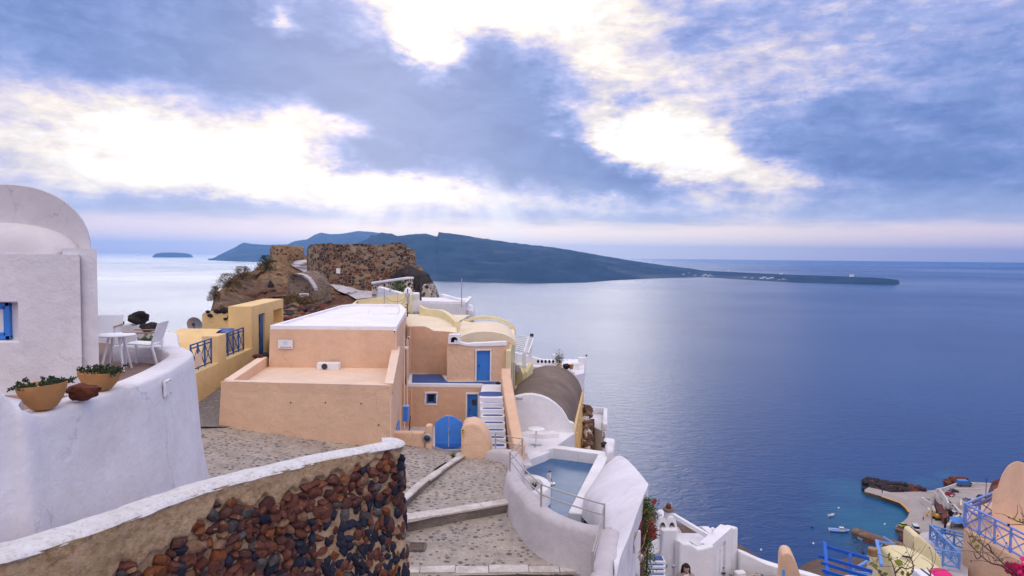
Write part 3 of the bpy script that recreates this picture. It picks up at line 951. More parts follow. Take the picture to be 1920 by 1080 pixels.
HT = 4.0
NU, NV = 420, 170
rows = []
for i in range(NU + 1):
    u = TOT * i / NU
    q, dd, nr = on_wall(u)
    be = band_edge(u)
    col_ = []
    for j in range(NV + 1):
        v = 0.02 + (HT - 0.02) * (j / NV) ** 1.35
        inb = 1 / (1 + math.exp((v - be) / 0.012))
        rough_ = 0.016 * mnoise.fractal(Vector((u * 6, v * 6, 1)), 0.8, 2.1, 5)
        off = 0.055 * inb + rough_ + 0.04 * mnoise.noise(Vector((u * 1.1, v * 1.1, 4))) - 0.02 + 0.05 * min(v, 3)
        lean = 0.0
        w = q + nr * (off + lean)
        col_.append(Vector((w.x, w.y, ZC - v)))
    rows.append(col_)
t_par = T('stone_parapet', 'foreground rubble stone parapet with whitewashed top, curving to a rounded end beside the path', 'stone wall', H(on_wall(TOT * 0.5)[0], -6.6))
b = B(); b.grid(rows)
m, gg, bs, p = new_mat('tan_render_and_mortar')
n1 = gg.noise(p, 1.6, 7, 0.7); n2 = gg.noise(p, 9, 7, 0.75); n3 = gg.noise(p, 0.8, 5, 0.6); n4 = gg.noise(p, 45, 4, 0.7)
c = gg.mix(gg.rng(n1, 0.32, 0.68), (0.40, 0.255, 0.145), (0.58, 0.40, 0.25))
c = gg.mix(gg.rng(n2, 0.42, 0.7, 0, 0.55), c, (0.66, 0.52, 0.37))
c = gg.mix(gg.rng(n2, 0.5, 0.28, 0, 0.65), c, (0.15, 0.085, 0.045))
sp = gg.n('ShaderNodeSeparateXYZ', {0: p}).outputs
# yellow lichen near the near, upper end
lich = gg.m('MULTIPLY', gg.rng(sp[0], -3.2, -4.0, 0, 1), gg.rng(gg.noise(p, 5.5, 7, 0.75), 0.50, 0.66, 0, 0.75))
lich = gg.m('MULTIPLY', lich, gg.rng(sp[2], -3.1, -2.75, 0, 1))
c = gg.mix(lich, c, (0.26, 0.20, 0.03))
top_dark = gg.m('MULTIPLY', gg.rng(sp[2], -2.62, -2.53, 0, 1), gg.rng(gg.noise(p, 9.0, 6, 0.75), 0.50, 0.62, 0, 0.8))  # dark blotches towards the top of the face
c = gg.mix(top_dark, c, (0.07, 0.05, 0.045))
gg.t.links.new(c, bs.inputs['Base Color']); bs.inputs['Roughness'].default_value = 0.95
bs.inputs['Specular IOR Level'].default_value = 0.15
b1 = gg.n('ShaderNodeBump', {'Strength': 0.9, 'Distance': 0.05, 'Height': gg.m('ADD', n2, gg.m('MULTIPLY', n4, 0.4))}); gg.t.links.new(b1.outputs[0], bs.inputs['Normal'])
M['mortar'] = m
b.build('mortar_body', M['mortar'], t_par, smooth=True, angle=80)


def stone_mat(name, c1, c2, c3, sc=14.0):
    m, gg, bs, p = new_mat(name)
    n1 = gg.noise(p, sc, 6, 0.75); n2 = gg.noise(p, sc * 0.35, 4, 0.6); n3 = gg.noise(p, sc * 0.9, 5, 0.7, 1.0)
    c = gg.mix(gg.rng(n2, 0.35, 0.65), c1, c2)
    c = gg.mix(gg.rng(n1, 0.45, 0.7, 0, 0.8), c, dull(c1, 0.35))
    c = gg.mix(gg.rng(n3, 0.60, 0.68, 0, 0.75), c, c3)
    gg.t.links.new(c, bs.inputs['Base Color']); bs.inputs['Roughness'].default_value = 0.8
    bs.inputs['Specular IOR Level'].default_value = 0.3
    b1 = gg.n('ShaderNodeBump', {'Strength': 1.0, 'Distance': 0.03, 'Height': n1}); gg.t.links.new(b1.outputs[0], bs.inputs['Normal'])
    return m


ST = [stone_mat('red_scoria', (0.135, 0.042, 0.028), (0.20, 0.080, 0.055), (0.42, 0.29, 0.20)),
      stone_mat('maroon_scoria', (0.080, 0.028, 0.025), (0.13, 0.055, 0.045), (0.42, 0.30, 0.24)),
      stone_mat('rust_scoria', (0.19, 0.056, 0.020), (0.26, 0.095, 0.04), (0.42, 0.29, 0.18)),
      stone_mat('blue_black_basalt', (0.013, 0.014, 0.032), (0.032, 0.034, 0.062), (0.16, 0.14, 0.14)),
      stone_mat('grey_basalt', (0.075, 0.065, 0.07), (0.13, 0.115, 0.12), (0.35, 0.28, 0.22)),
      stone_mat('brown_tuff', (0.24, 0.13, 0.075), (0.36, 0.21, 0.13), (0.5, 0.38, 0.26))]
b = B(); sr = random.Random(11)
v = 0.12
while v < HT - 0.1 and v < 3.2:
    u = 0.0
    tt = v / HT
    while u < TOT - 0.05:
        ut = u / TOT
        px = 0
        # large scoria rubble to the left and top, small basalt cobbles to the right and below
        small = max(0.0, min(1.0, (ut - 0.50) * 2.4 + (v - 1.2) * 0.5 + 0.35 * mnoise.noise(Vector((u * 1.2, v * 1.2, 7)))))
        sx = lerp(0.076, 0.042, small) * sr.uniform(0.55, 1.4)
        sz = lerp(0.060, 0.066, small) * sr.uniform(0.7, 1.3)
        dens = lerp(0.97, 0.80, small)
        cl = mnoise.noise(Vector((u * 1.6, v * 1.3, 21)))
        if small > 0.3 and cl > 0.28: dens = 0.40
        uu = u + sx * sr.uniform(0.8, 1.1)
        vv = v + sr.uniform(-0.035, 0.035)
        if uu < TOT - 0.02 and vv > band_edge(uu) + 0.01 and sr.random() < dens:
            q, dd, nr = on_wall(uu)
            r_ = sr.random()
            nb = 0.40 * max(0, min(1, small * 1.2)) + 0.16 * mnoise.noise(Vector((u * 2.2, v * 2.2, 31)))
            if r_ < nb + 0.07: b.m = 3
            elif r_ < nb + 0.14: b.m = 4
            else: b.m = sr.choice([0, 0, 1, 1, 1, 2, 5, 0])
            proud = 0.05 * min(vv, 3) + lerp(-0.012, -0.016, small)
            c = q + nr * proud
            c.z = ZC - vv
            k3 = 1.35 if sr.random() < .14 else 1.0
            b.cut_stone(c, (sx * 1.12 * k3, lerp(0.08, 0.045, small), sz * 1.12 * k3), sr, rz=math.atan2(dd.y, dd.x) + sr.uniform(-.3, .3))
        u += sx * lerp(1.62, 1.95, small)
    v += lerp(0.100, 0.104, tt)
b.build('stones', ST, t_par, smooth=True, angle=38, merge=False)

# whitewashed coping: back edge from the survey, front edge over the face
rows = []
for i in range(NU // 2 + 1):
    u = TOT * i / (NU // 2)
    q, dd, nr = on_wall(u)
    ed_ = 0.055 + 0.02 * mnoise.noise(Vector((u * 2.5, 2, 0))) + 0.014 * mnoise.noise(Vector((u * 12, 2, 0)))
    wid = lerp(0.36, 0.185, min(1, u / (TOT - 0.6)))
    col_ = []
    prof = [(ed_ - 0.03, -0.055), (ed_ - 0.008, -0.035), (ed_ - 0.03, -0.012), (0.0, 0.0), (-wid * 0.3, 0.012), (-wid * 0.65, 0.014), (-wid, 0.0), (-wid - 0.02, -0.06), (-wid - 0.02, -2.9)]
    for (o, z) in prof:
        jz = 0.012 * mnoise.noise(Vector((u * 5, o * 9, 8)))
        w = q + nr * o
        col_.append(Vector((w.x, w.y, ZC + z + jz - 0.02 * (1 if z < -0.04 else 0) * mnoise.noise(Vector((u * 16, 0, 2))))))
    rows.append(col_)
b = B(); b.grid(rows)
m, gg, bs, p = new_mat('whitewash_worn')
n1 = gg.noise(p, 3.0, 7, 0.7); n2 = gg.noise(p, 24, 6, 0.75); n3 = gg.noise(p, 8, 6, 0.75, 0.5)
c = gg.mix(gg.rng(n1, 0.35, 0.7), (0.80, 0.79, 0.82), (0.66, 0.63, 0.63))
c = gg.mix(gg.rng(n3, 0.54, 0.66, 0, 0.65), c, (0.48, 0.39, 0.30))
c = gg.mix(gg.rng(n2, 0.56, 0.66, 0, 0.6), c, (0.30, 0.24, 0.20))
gg.t.links.new(c, bs.inputs['Base Color']); bs.inputs['Roughness'].default_value = 0.9
b1 = gg.n('ShaderNodeBump', {'Strength': 0.8, 'Distance': 0.03, 'Height': gg.m('ADD', n2, gg.m('MULTIPLY', n3, 1.5))}); gg.t.links.new(b1.outputs[0], bs.inputs['Normal'])
M['whitewash'] = m
b.build('coping', M['whitewash'], t_par, smooth=True, angle=60)

# ------------------------------------------------------------------ curved terrace wall of the white house
def wt_z(px): return interp([(-60, -1.05), (0, -1.26), (24, -1.43), (49, -1.56), (81, -1.65), (400, -1.65)], px)


outer = [P(-90, 650, 6.05), P(-40, 692, 6.25), P(0, 731, 6.42), P(24, 756, 6.5), P(49, 770, 6.58)] + [PZ(px, py, z) for (px, py, z) in [(81, 776, -1.65), (143, 757, -1.65), (204, 737, -1.65), (265, 718, -1.65), (305, 701, -1.65),
                                          (335, 685, -1.65), (355, 671, -1.65), (362, 662, -1.65), (355, 655, -1.65), (335, 649, -1.65), (300, 645.5, -1.65), (240, 643, -1.65)]]
ol = spline(outer, 8)
rows = []
for i, q in enumerate(ol):
    a = ol[max(i - 2, 0)]; c = ol[min(i + 2, len(ol) - 1)]
    dd = Vector((c.x - a.x, c.y - a.y, 0)).normalized()
    nr = Vector((dd.y, -dd.x, 0))
    w = 0.36
    col_ = []
    for (o, dz) in [(0.42, -4.2), (0.36, -3.2), (0.22, -2.2), (0.12, -1.4), (0.05, -0.6), (0.015, -0.15), (0.0, -0.035), (-0.02, -0.008), (-0.05, 0.0), (-w + 0.03, 0.0), (-w, -0.03), (-w, -0.25), (-w, -0.65)]:
        z = q.z + dz if dz > -0.5 else lerp(q.z, -1.65, min(1, -dz / 2)) + dz
        if dz == -0.65 or dz == -0.25: z = max(-2.4, min(q.z, -1.65) + dz)
        jit = 0.02 * mnoise.noise(Vector((q.x * 1.1, q.y * 1.1, z * 1.3)))
        v_ = q + nr * (o + jit)
        col_.append(Vector((v_.x, v_.y, z)))
    rows.append(col_)
t = T('terrace_wall', 'smooth white curved terrace wall with rounded end in front of the domed house', 'terrace wall', H(ol[60], -5.9))
b = B(); b.grid(rows); b.build('wall', M['white'], t, smooth=True, angle=60)
pc = PZ(305.5, 716, -1.85)
# switch cover on the outside of the wall
q = ol[min(range(len(ol)), key=lambda i: (ol[i] - PZ(306, 701, -1.65)).length)]
i0 = ol.index(q); dd = (ol[i0 + 2] - ol[i0 - 2]).normalized(); nr = Vector((dd.y, -dd.x, 0))
b = B(); b.box(H(q + nr * 0.055, -1.84), (0.19, 0.035, 0.215), rz=math.atan2(dd.y, dd.x)); b.build('utility_cover', M['white_clean'], t, bevel=0.006, label='square white utility cover with four screws')
b = B()
for sx in (-1, 1):
    for sz in (-1, 1):
        b.box(H(q + nr * 0.075 + dd * (0.075 * sx), -1.84 + 0.085 * sz), (0.012, 0.006, 0.012), rz=math.atan2(dd.y, dd.x))
b.build('screws', M['dark'], t)
# terrace floor
fl = [H(q, -1.93) for q in ol[::4]]
b = B(); poly = [(q.x, q.y, -1.93) for q in fl] + [(-6.9, 14.2, -1.93), (-16, 14.2, -1.93), (-16, 4, -1.93)]
b.add(poly, [tuple(range(len(poly)))])
M['terrace_floor'] = plaster('terracotta_floor', (0.30, 0.20, 0.17), (0.2, 0.13, 0.11), 0.5, scale=2)
b.build('terrace_floor', M['terrace_floor'], kind='structure', label='brownish terrace floor inside the curved white wall')

# ------------------------------------------------------------------ domed white house at the left edge
t = T('domed_house', 'white house with a rounded double vault and a blue window at the left edge', 'house', (-8, 9, -2.3))
A = P(-260, 600, 9.0); Bp = P(152, 600, 9.0); C = P(152, 600, 9.05); D = P(184, 600, 9.08)
b = B()
zt = -0.06
# front wall with the window opening
L1 = (H(Bp, 0) - H(A, 0)).length
def uof(px): return (H(P(px, 600, 9.0), 0) - H(A, 0)).length
zw0 = P(0, 640, 9.0).z; zw1 = P(0, 567, 9.0).z
b.facade(A, Bp, -2.6, zt, [(uof(-45), uof(33), zw0 + 2.6, zw1 + 2.6)], rev=0.16)
b.add([H(Bp, -2.6), H(C, -2.6), H(C, zt), H(Bp, zt)], [(0, 1, 2, 3)])
b.add([H(A, zt), H(Bp, zt), H(C, zt), H(P(-260, 600, 11), zt)], [(0, 1, 2, 3)])
b.build('wall', M['white'], t, bevel=0.02)
b = B(); D2 = P(178, 600, 12.5)
b.prism([H(q, -2.6) for q in (P(120, 600, 9.06), D, D2, P(120, 600, 12.5))], [H(q, 0.02) for q in (P(120, 600, 9.06), D, D2, P(120, 600, 12.5))])
b.build('rear_wall', M['white'], t)


def arch_profile(n, hw, rise, pw=2.0):
    out = []
    for k in range(n + 1):
        a = math.pi * k / n
        cx, sn = math.cos(a), math.sin(a)
        out.append((-hw * (abs(cx) ** (2 / pw)) * (1 if cx > 0 else -1), rise * abs(sn) ** (2 / pw)))
    return out


b = B()
cx = P(0, 500, 9.45).x + 0.08
rows = []
for (y, k) in ((9.45, 0.0), (9.45, 0.985), (9.48, 1.0), (10.7, 1.0), (12.4, 1.0)):
    rows.append([(cx + x * (k if k else 0.0) - 0.74 * (y - 9.45), y, 0.012 + z * k) for (x, z) in arch_profile(40, 1.19, 0.89, 2.15)])
M['dome'] = plaster('dome_plaster', (0.62, 0.58, 0.61), (0.46, 0.41, 0.42), .5, bump=.2, scale=.8)
b.grid(rows); b.build('vault_roof', M['dome'], t, smooth=True, angle=50)
b = B(); rows = []
cx2 = P(-10, 500, 9.3).x
for k in range(13):
    a = math.pi / 2 * k / 12
    kk = math.sin(a) if k else 0.0; y = 9.43 - 0.38 * math.cos(a)
    rows.append([(cx2 + x * (0.62 + 0.38 * kk), y, -0.075 + z * kk) for (x, z) in arch_profile(40, 1.08, 0.44, 2.2)])
rows.append([(x - 0.05, 9.5, z) for (x, y, z) in rows[-1]])
b.grid(rows); b.build('half_dome', M['dome'], t, smooth=True, angle=50)
# blue window
wx0, wx1 = P(-45, 600, 9.16).x, P(23, 600, 9.16).x
wz0, wz1 = zw0 + 0.01, zw1 - 0.01
w_ = B(); y = 9.10
for (x0, x1, z0, z1) in ((wx0, wx1, wz1 - 0.05, wz1), (wx0, wx1, wz0, wz0 + 0.05), (wx1 - 0.06, wx1, wz0, wz1), (wx0, wx0 + 0.06, wz0, wz1)):
    w_.box(((x0 + x1) / 2, y, (z0 + z1) / 2), (x1 - x0, 0.06, z1 - z0))
for (x0, x1, z0, z1) in ((wx0 + .06, wx1 - .06, wz1 - 0.09, wz1 - 0.05), (wx1 - 0.10, wx1 - 0.06, wz0 + .05, wz1 - .05), (wx0 + .06, wx1 - .06, wz0 + 0.05, wz0 + 0.09)):
    w_.box(((x0 + x1) / 2, y + 0.02, (z0 + z1) / 2), (x1 - x0, 0.05, z1 - z0))
fr = w_.build('window', M['blue'], t, bevel=0.005, seg=2)
w_ = B(); w_.box(((wx0 + wx1) / 2, y + 0.045, (wz0 + wz1) / 2), (wx1 - wx0 - 0.1, 0.008, wz1 - wz0 - 0.1)); w_.build('pane', M['glass'], fr)

# bowl planters on the wall
def planter_bowl(c, rw, h, tilt, label, seed, grp='terracotta bowl planters on the curved wall'):
    t = T('planter_bowl', label, 'planter', c, grp)
    b = B()
    prof = [(0.32 * rw, 0.0), (0.52 * rw, 0.10 * h), (0.78 * rw, 0.42 * h), (0.93 * rw, 0.75 * h), (1.0 * rw, 1.0 * h), (0.95 * rw, 1.0 * h), (0.90 * rw, 0.88 * h), (0.0, 0.84 * h)]
    b.lathe((0, 0, 0), prof, 40, cap1=False)
    Mx = Matrix.Rotation(tilt, 3, 'Y')
    b.v = [tuple(Mx @ Vector(v) + Vector(c)) for v in b.v]
    b.build('bowl', M['terracotta'], t, smooth=True, angle=40)
    b = B(); r_ = random.Random(seed)
    for k in range(26):
        a = r_.uniform(0, 6.283); rr_ = rw * 0.8 * math.sqrt(r_.random())
        p0 = Mx @ Vector((rr_ * math.cos(a), rr_ * math.sin(a), 0.86 * h)) + Vector(c)
        out = Vector((math.cos(a), math.sin(a), 0)) * (0.4 + rr_ / rw) * r_.uniform(0.05, 0.11) + Vector((0, 0, r_.uniform(0.015, 0.075)))
        p1 = p0 + out * 0.6 + Vector((0, 0, 0.02)); p2 = p0 + out
        b.tube([p0, p1, p2], 0.006, 5, r2=0.003)
        for j in range(60):
            tt_ = r_.uniform(0.0, 1.05)
            q = (p0.lerp(p1, tt_ * 2) if tt_ < 0.5 else p1.lerp(p2, tt_ * 2 - 1))
            dv = Vector((r_.gauss(0, 1), r_.gauss(0, 1), r_.gauss(0.3, 0.8))).normalized() * r_.uniform(0.016, 0.034)
            sd = dv.cross(Vector((r_.gauss(0, 1), r_.gauss(0, 1), r_.gauss(0, 1)))).normalized() * 0.006
            q2 = q + Vector((r_.gauss(0, .007), r_.gauss(0, .007), r_.gauss(0, .006)))
            b.add([q2 - sd, q2 + dv * 0.5 - sd * 1.4, q2 + dv, q2 + dv * 0.5 + sd * 1.4], [(0, 1, 2, 3)])
    b.build('plant', M['leaf_dark'], t, merge=False)
    return t


cb = PZ(86, 772, -1.63) + Vector((0, 0.18, 0)); cb.z = -1.65; cb.x = ray(82, 745).x * cb.y / ray(82, 745).y
planter_bowl(cb, 0.232, 0.27, R(-4), 'nearer terracotta bowl of dark succulents, on the lowest dip of the white wall', 3)
cb = PZ(190, 737, -1.64) + Vector((0, 0.19, 0)); cb.z = -1.65; cb.x = ray(187, 715).x * cb.y / ray(187, 715).y
planter_bowl(cb, 0.235, 0.23, R(1), 'second terracotta bowl of dark succulents, closer to the cafe table', 4)
b = B(); c = PZ(143, 752, -1.62) + Vector((0.0, 0.12, 0.07)); b.rock(c, (0.17, 0.11, 0.085), 4, 3, 0.5, rz=0.35)
b.build('rock', M['lava_red'], smooth=True, angle=50, label='rough red lava rock between the two bowl planters', cat='rock')

# cafe furniture
zf = -1.93
def table(c, rad, label, mat_top, legs=4, h=0.74):
    t = T('round_table', label, 'table', c)
    b = B(); b.lathe((c[0], c[1], c[2] + h), [(rad * 0.97, -0.02), (rad, -0.015), (rad, -0.004), (rad * 0.98, 0)], 40); b.build('tabletop', mat_top, t, smooth=True, angle=40)
    return t


ct = PZ(217, 627, zf + 0.58); ct.z = zf
tb = table(ct, 0.285, 'round white cafe table with splayed legs beside the white armchair', M['white_paint'], h=.58)
for k in range(4):
    a = R(45 + 90 * k + 10)
    b = B(); b.bar((ct.x + 0.10 * math.cos(a), ct.y + 0.10 * math.sin(a), zf + 0.56), (ct.x + 0.24 * math.cos(a), ct.y + 0.24 * math.sin(a), zf), 0.03)
    b.build('leg', M['white_paint'], tb, bevel=0.005, seg=1)


def armchair(c, rz, label):
    t = T('armchair', label, 'chair', c, 'white metal armchairs at the cafe table')
    Mr = Matrix.Rotation(rz, 3, 'Z')
    def W(x, y, z): return Mr @ Vector((x, y, z)) * .88 + Vector(c)
    b = B(); b.add([W(*q) for q in [(-.23, -.24, .43), (.23, -.24, .43), (.22, .22, .40), (-.22, .22, .40), (-.23, -.24, .455), (.23, -.24, .455), (.22, .22, .425), (-.22, .22, .425)]],
                   [(0, 3, 2, 1), (4, 5, 6, 7), (0, 1, 5, 4), (1, 2, 6, 5), (2, 3, 7, 6), (3, 0, 4, 7)]); b.build('seat', M['white_paint'], t, bevel=0.008)
    b = B(); b.add([W(*q) for q in [(-.22, .20, .44), (.22, .20, .44), (.24, .34, .84), (-.24, .34, .84), (-.22, .215, .44), (.22, .215, .44), (.24, .355, .84), (-.24, .355, .84)]],
                   [(0, 3, 2, 1), (4, 5, 6, 7), (0, 1, 5, 4), (1, 2, 6, 5), (2, 3, 7, 6), (3, 0, 4, 7)]); b.build('backrest', M['white_paint'], t, bevel=0.006)
    for s in (-1, 1):
        b = B(); b.bar(W(.26 * s, -.26, .64), W(.25 * s, -.24, 0), 0.028); b.build('leg', M['white_paint'], t)
        b = B(); b.bar(W(.25 * s, .35, .84), W(.235 * s, .21, .42), 0.028); b.bar(W(.235 * s, .21, .42), W(.26 * s, .33, 0), 0.028); b.build('leg', M['white_paint'], t)
        b = B(); b.bar(W(.265 * s, -.28, .655), W(.265 * s, .27, .655), 0.045, 0.02); b.build('armrest', M['wood'], t, bevel=0.006)
    return t


c1 = PZ(263, 686, zf); c1.z = zf
armchair(c1 + Vector((0.05, 0.05, 0)), R(-82), 'white armchair with wooden armrests at the right side of the cafe table')
c2 = PZ(203, 672, zf); c2.z = zf
armchair(c2 + Vector((-0.12, 0.1, 0)), R(15), 'white armchair mostly hidden behind the cafe table and house corner')

# low white wall behind with rocks and a pot
t = T('low_wall', 'low white wall behind the cafe table carrying two lava rocks', 'wall', PZ(270, 650, -2.25))
b = B()
b.wall([P(180, 640, 14.3), P(236, 640, 14.0), P(272, 640, 13.7)], 0.35, -3.2, -1.50, 1)
b.wall([P(272, 640, 13.6), P(303, 640, 13.3), P(305, 640, 12.5)], 0.30, -3.2, [-1.62, -1.62, -1.9], 1)
b.build('wall', M['white_clean'], t, bevel=0.05)
b = B(); c = P(259, 601, 13.95); b.rock((c.x, c.y, -1.38), (0.20, 0.16, 0.13), 8, 3, 0.5); b.build('rock', M['lava'], smooth=True, angle=50, label='dark lava rock higher on the low white wall', cat='rock')
b = B(); c = P(283, 613, 13.6); b.rock((c.x, c.y, -1.52), (0.21, 0.13, 0.085), 9, 3, 0.5); b.build('rock', M['lava'], smooth=True, angle=50, label='flat brown lava rock resting lower beside the dark one', cat='rock')
c = P(273, 640, 12.9); c.z = -1.95
t = T('flower_pot', 'small terracotta pot of green leaves behind the white armchair', 'flower pot', c)
b = B(); b.lathe(c, [(0.09, 0), (0.12, 0.14), (0.13, 0.2), (0.115, 0.2), (0.0, 0.18)], 20, cap1=False); b.build('pot', M['terracotta'], t, smooth=True, angle=40)
b = B(); r_ = random.Random(8)
for k in range(260):
    q = c + Vector((r_.gauss(0, .075), r_.gauss(0, .075), 0.23 + abs(r_.gauss(0, .05))))
    dv = Vector((r_.gauss(0, 1), r_.gauss(0, 1), r_.gauss(0.2, 1))).normalized() * 0.04; sd = dv.cross(Vector((r_.gauss(0, 1), 1, .3))).normalized() * 0.011
    b.add([q - sd, q + dv * .5 - sd, q + dv, q + dv * .5 + sd], [(0, 1, 2, 3)])
b.build('plant', M['leaf'], t, merge=False)
b = B(); q = P(228, 616, 13.9); b.lathe((q.x, q.y, -1.5), [(0.05, 0), (0.055, 0.05), (0.04, 0.06)], 14); b.build('ashtray', M['dark'], smooth=True, label='small dark ashtray on the low white wall left of the rocks', cat='ashtray')
# ------------------------------------------------------------------ peach house
def flat(pts, z): return [H(q, z) for q in pts]


t = T('peach_house', 'peach rendered house with a white flat roof above a lower parapeted roof', 'house', (-6, 25, -6))
# lower storey
zl = -4.08
fl_, fr_ = PZ(414, 716, zl), PZ(735, 724, zl)
bl_, br_ = P(493, 672, 26.3), P(751, 690, 26.3)
b = B()
b.prism([H(fl_ + Vector((-0.10, -0.14, 0)), -6.6), H(fr_ + Vector((0.08, -0.14, 0)), -7.6), H(br_ + Vector((0.05, 0, 0)), -7.8), H(bl_ + Vector((-0.1, 0, 0)), -6.6)], [H(fl_, -4.36), H(fr_, -4.36), H(br_, -4.36), H(bl_, -4.36)])
b.build('lower_storey', M['peach'], t)
b = B()
d1 = (fr_ - fl_).normalized()
b.prism([H(q, -4.357) for q in (fl_, fr_, fr_ + Vector((-.25, .22, 0)), fl_ + Vector((.3, .22, 0)))], [H(q, zl) for q in (fl_, fr_, fr_ + Vector((-.25, .22, 0)), fl_ + Vector((.3, .22, 0)))])
b.prism([H(q, -4.357) for q in (fl_ + Vector((0, .223, 0)), fl_ + Vector((.3, .223, 0)), bl_ + Vector((.3, 0, 0)), bl_)], [H(fl_ + Vector((0, .223, 0)), zl), H(fl_ + Vector((.3, .223, 0)), zl), H(bl_ + Vector((.3, 0, 0)), zl + .12), H(bl_, zl + .12)])
b.prism([H(q, -4.357) for q in (fr_ + Vector((-.27, .223, 0)), fr_ + Vector((0, .223, 0)), br_ + Vector((0, 0, 0)), br_ + Vector((-.32, 0, 0)))], [H(fr_ + Vector((-.27, .223, 0)), zl + 0.02), H(fr_ + Vector((0, .223, 0)), zl + 0.02), H(br_, zl + .48), H(br_ + Vector((-.32, 0, 0)), zl + .48)])
b.build('parapet', M['peach'], t)
b = B(); k_ = 0.022
for qd, hz in (((fl_, fr_, fr_ + Vector((-.25, .22, 0)), fl_ + Vector((.3, .22, 0))), (0, 0, 0, 0)), ((fl_ + Vector((0, .223, 0)), fl_ + Vector((.3, .223, 0)), bl_ + Vector((.3, 0, 0)), bl_), (0, 0, .12, .12)), ((fr_ + Vector((-.27, .223, 0)), fr_ + Vector((0, .223, 0)), br_, br_ + Vector((-.32, 0, 0))), (.02, .02, .48, .48))):
    b.prism([H(q, zl + h_ + .003) for q, h_ in zip(qd, hz)], [H(q, zl + h_ + k_) for q, h_ in zip(qd, hz)])
b.build('coping', M['peach_top'], t)
b = B(); b.add([H(fl_ + Vector((.3, .2, 0)), -4.35), H(fr_ + Vector((-.2, .2, 0)), -4.35), H(br_ + Vector((-.3, .1, 0)), -4.33), H(bl_ + Vector((.3, .1, 0)), -4.33)], [(0, 1, 2, 3)])
b.build('lower_roof', M['peach_top'], t)
# upper storey
zu = -2.80
a0, a1 = PZ(506, 612.5, zu), PZ(744, 614.5, zu)
k1 = PZ(762, 586, zu); k2 = PZ(752, 574, zu); k3 = PZ(664, 573, zu); k4 = PZ(640, 574.5, zu)
poly = [a0, a1, k1, k2, k3, k4]
b = B()
bot = [a0 + Vector((-.14, -.1, 0)), a1 + Vector((.06, -.1, 0)), k1 + Vector((.05, 0, 0)), k2, k3, k4 + Vector((-.1, 0, 0))]
b.prism([H(q, -8) for q in bot], [H(q, zu - 0.10) for q in poly])
b.build('upper_storey', M['peach'], t)
cen = sum(poly, Vector()) / 6
inn = [q + (cen - q).normalized() * 0.30 * (1.6 if i in (0,) else 1.0) for i, q in enumerate(poly)]
b = B(); n = 6
hts = [zu + 0.05, zu + 0.05, zu + 0.13, zu + 0.10, zu + 0.10, zu + 0.07]
vs = [H(q, zu - 0.097) for q in poly] + [H(q, h_) for q, h_ in zip(poly, hts)] + [H(q, h_) for q, h_ in zip(inn, hts)] + [H(q, zu - 0.03) for q in inn]
fs = []
for r_ in range(3):
    for i in range(n): fs.append((r_ * n + i, r_ * n + (i + 1) % n, (r_ + 1) * n + (i + 1) % n, (r_ + 1) * n + i))
fs.append(tuple(3 * n + i for i in range(n)))
b.add(vs, fs)
b.build('white_roof', M['roof_white'], t, bevel=0.02)
b = B(); q0 = PZ(700, 588, zu - 0.0); b.ex([PZ(692, 588, zu)[:2], PZ(747, 588, zu)[:2], PZ(750, 582, zu)[:2], PZ(690, 582, zu)[:2]], zu - 0.05, zu + 0.02)
b.build('roof_step', M['roof_white'], t, bevel=0.02)


def on_face(a, c, px, py):
    """point on the vertical plane through a and c seen at px,py"""
    n = Vector((-(c - a).y, (c - a).x, 0)).normalized()
    r = ray(px, py)
    return r * (n.dot(Vector((a.x, a.y, 0))) / n.dot(r))


f0, f1 = a0 + Vector((0, -.05, 0)), a1 + Vector((0, -.05, 0))
# wall sign
s = on_face(f0, f1, 535.5, 645)
b = B(); b.box(s + Vector((0, -0.03, 0)), (0.55, 0.03, 0.33)); sg = b.build('sign', M['white_clean'], t)
M['sign_blue'] = paint('sign_pale_blue', (0.45, 0.60, 0.85), 0.6, wear=0)
M['sign_ink'] = paint('sign_ink', (0.16, 0.15, 0.20), 0.6, wear=0)
b = B()
for j, wd in enumerate((0.10, 0.15, 0.17, 0.15, 0.10)):
    b.box(s + Vector((0, -0.047, 0.115 - j * 0.034)), (wd, 0.004, 0.020))
b.build('emblem', M['sign_blue'], sg)
b = B()
for (x0, wd) in ((-0.19, .04), (-0.14, .05), (-0.08, .03), (-.03, .06), (.05, .04), (.10, .03), (.15, .07)):
    b.box(s + Vector((x0 + wd / 2, -0.047, -0.115)), (wd, 0.004, 0.028))
b.build('lettering', M['sign_ink'], sg)
# air conditioner on the lower roof
s = on_face(f0, f1, 620.5, 690) + Vector((0, -0.28, 0)); s.z = -4.34
ac = T('air_conditioner', 'white air conditioner unit standing on the lower peach roof against the wall', 'air conditioner', s)
b = B(); b.box(s + Vector((0, 0, 0.13)), (0.82, 0.32, 0.26)); b.build('casing', M['white_clean'], ac, bevel=0.02)
b = B(); b.lathe((0, 0, 0), [(0.11, 0), (0.11, 0.02), (0.02, 0.02)], 24); b.v = [(s.x - 0.12 + v[0], s.y - 0.162 - v[2], s.z + 0.13 + v[1]) for v in b.v]; b.build('fan_grille', M['dark'], ac)
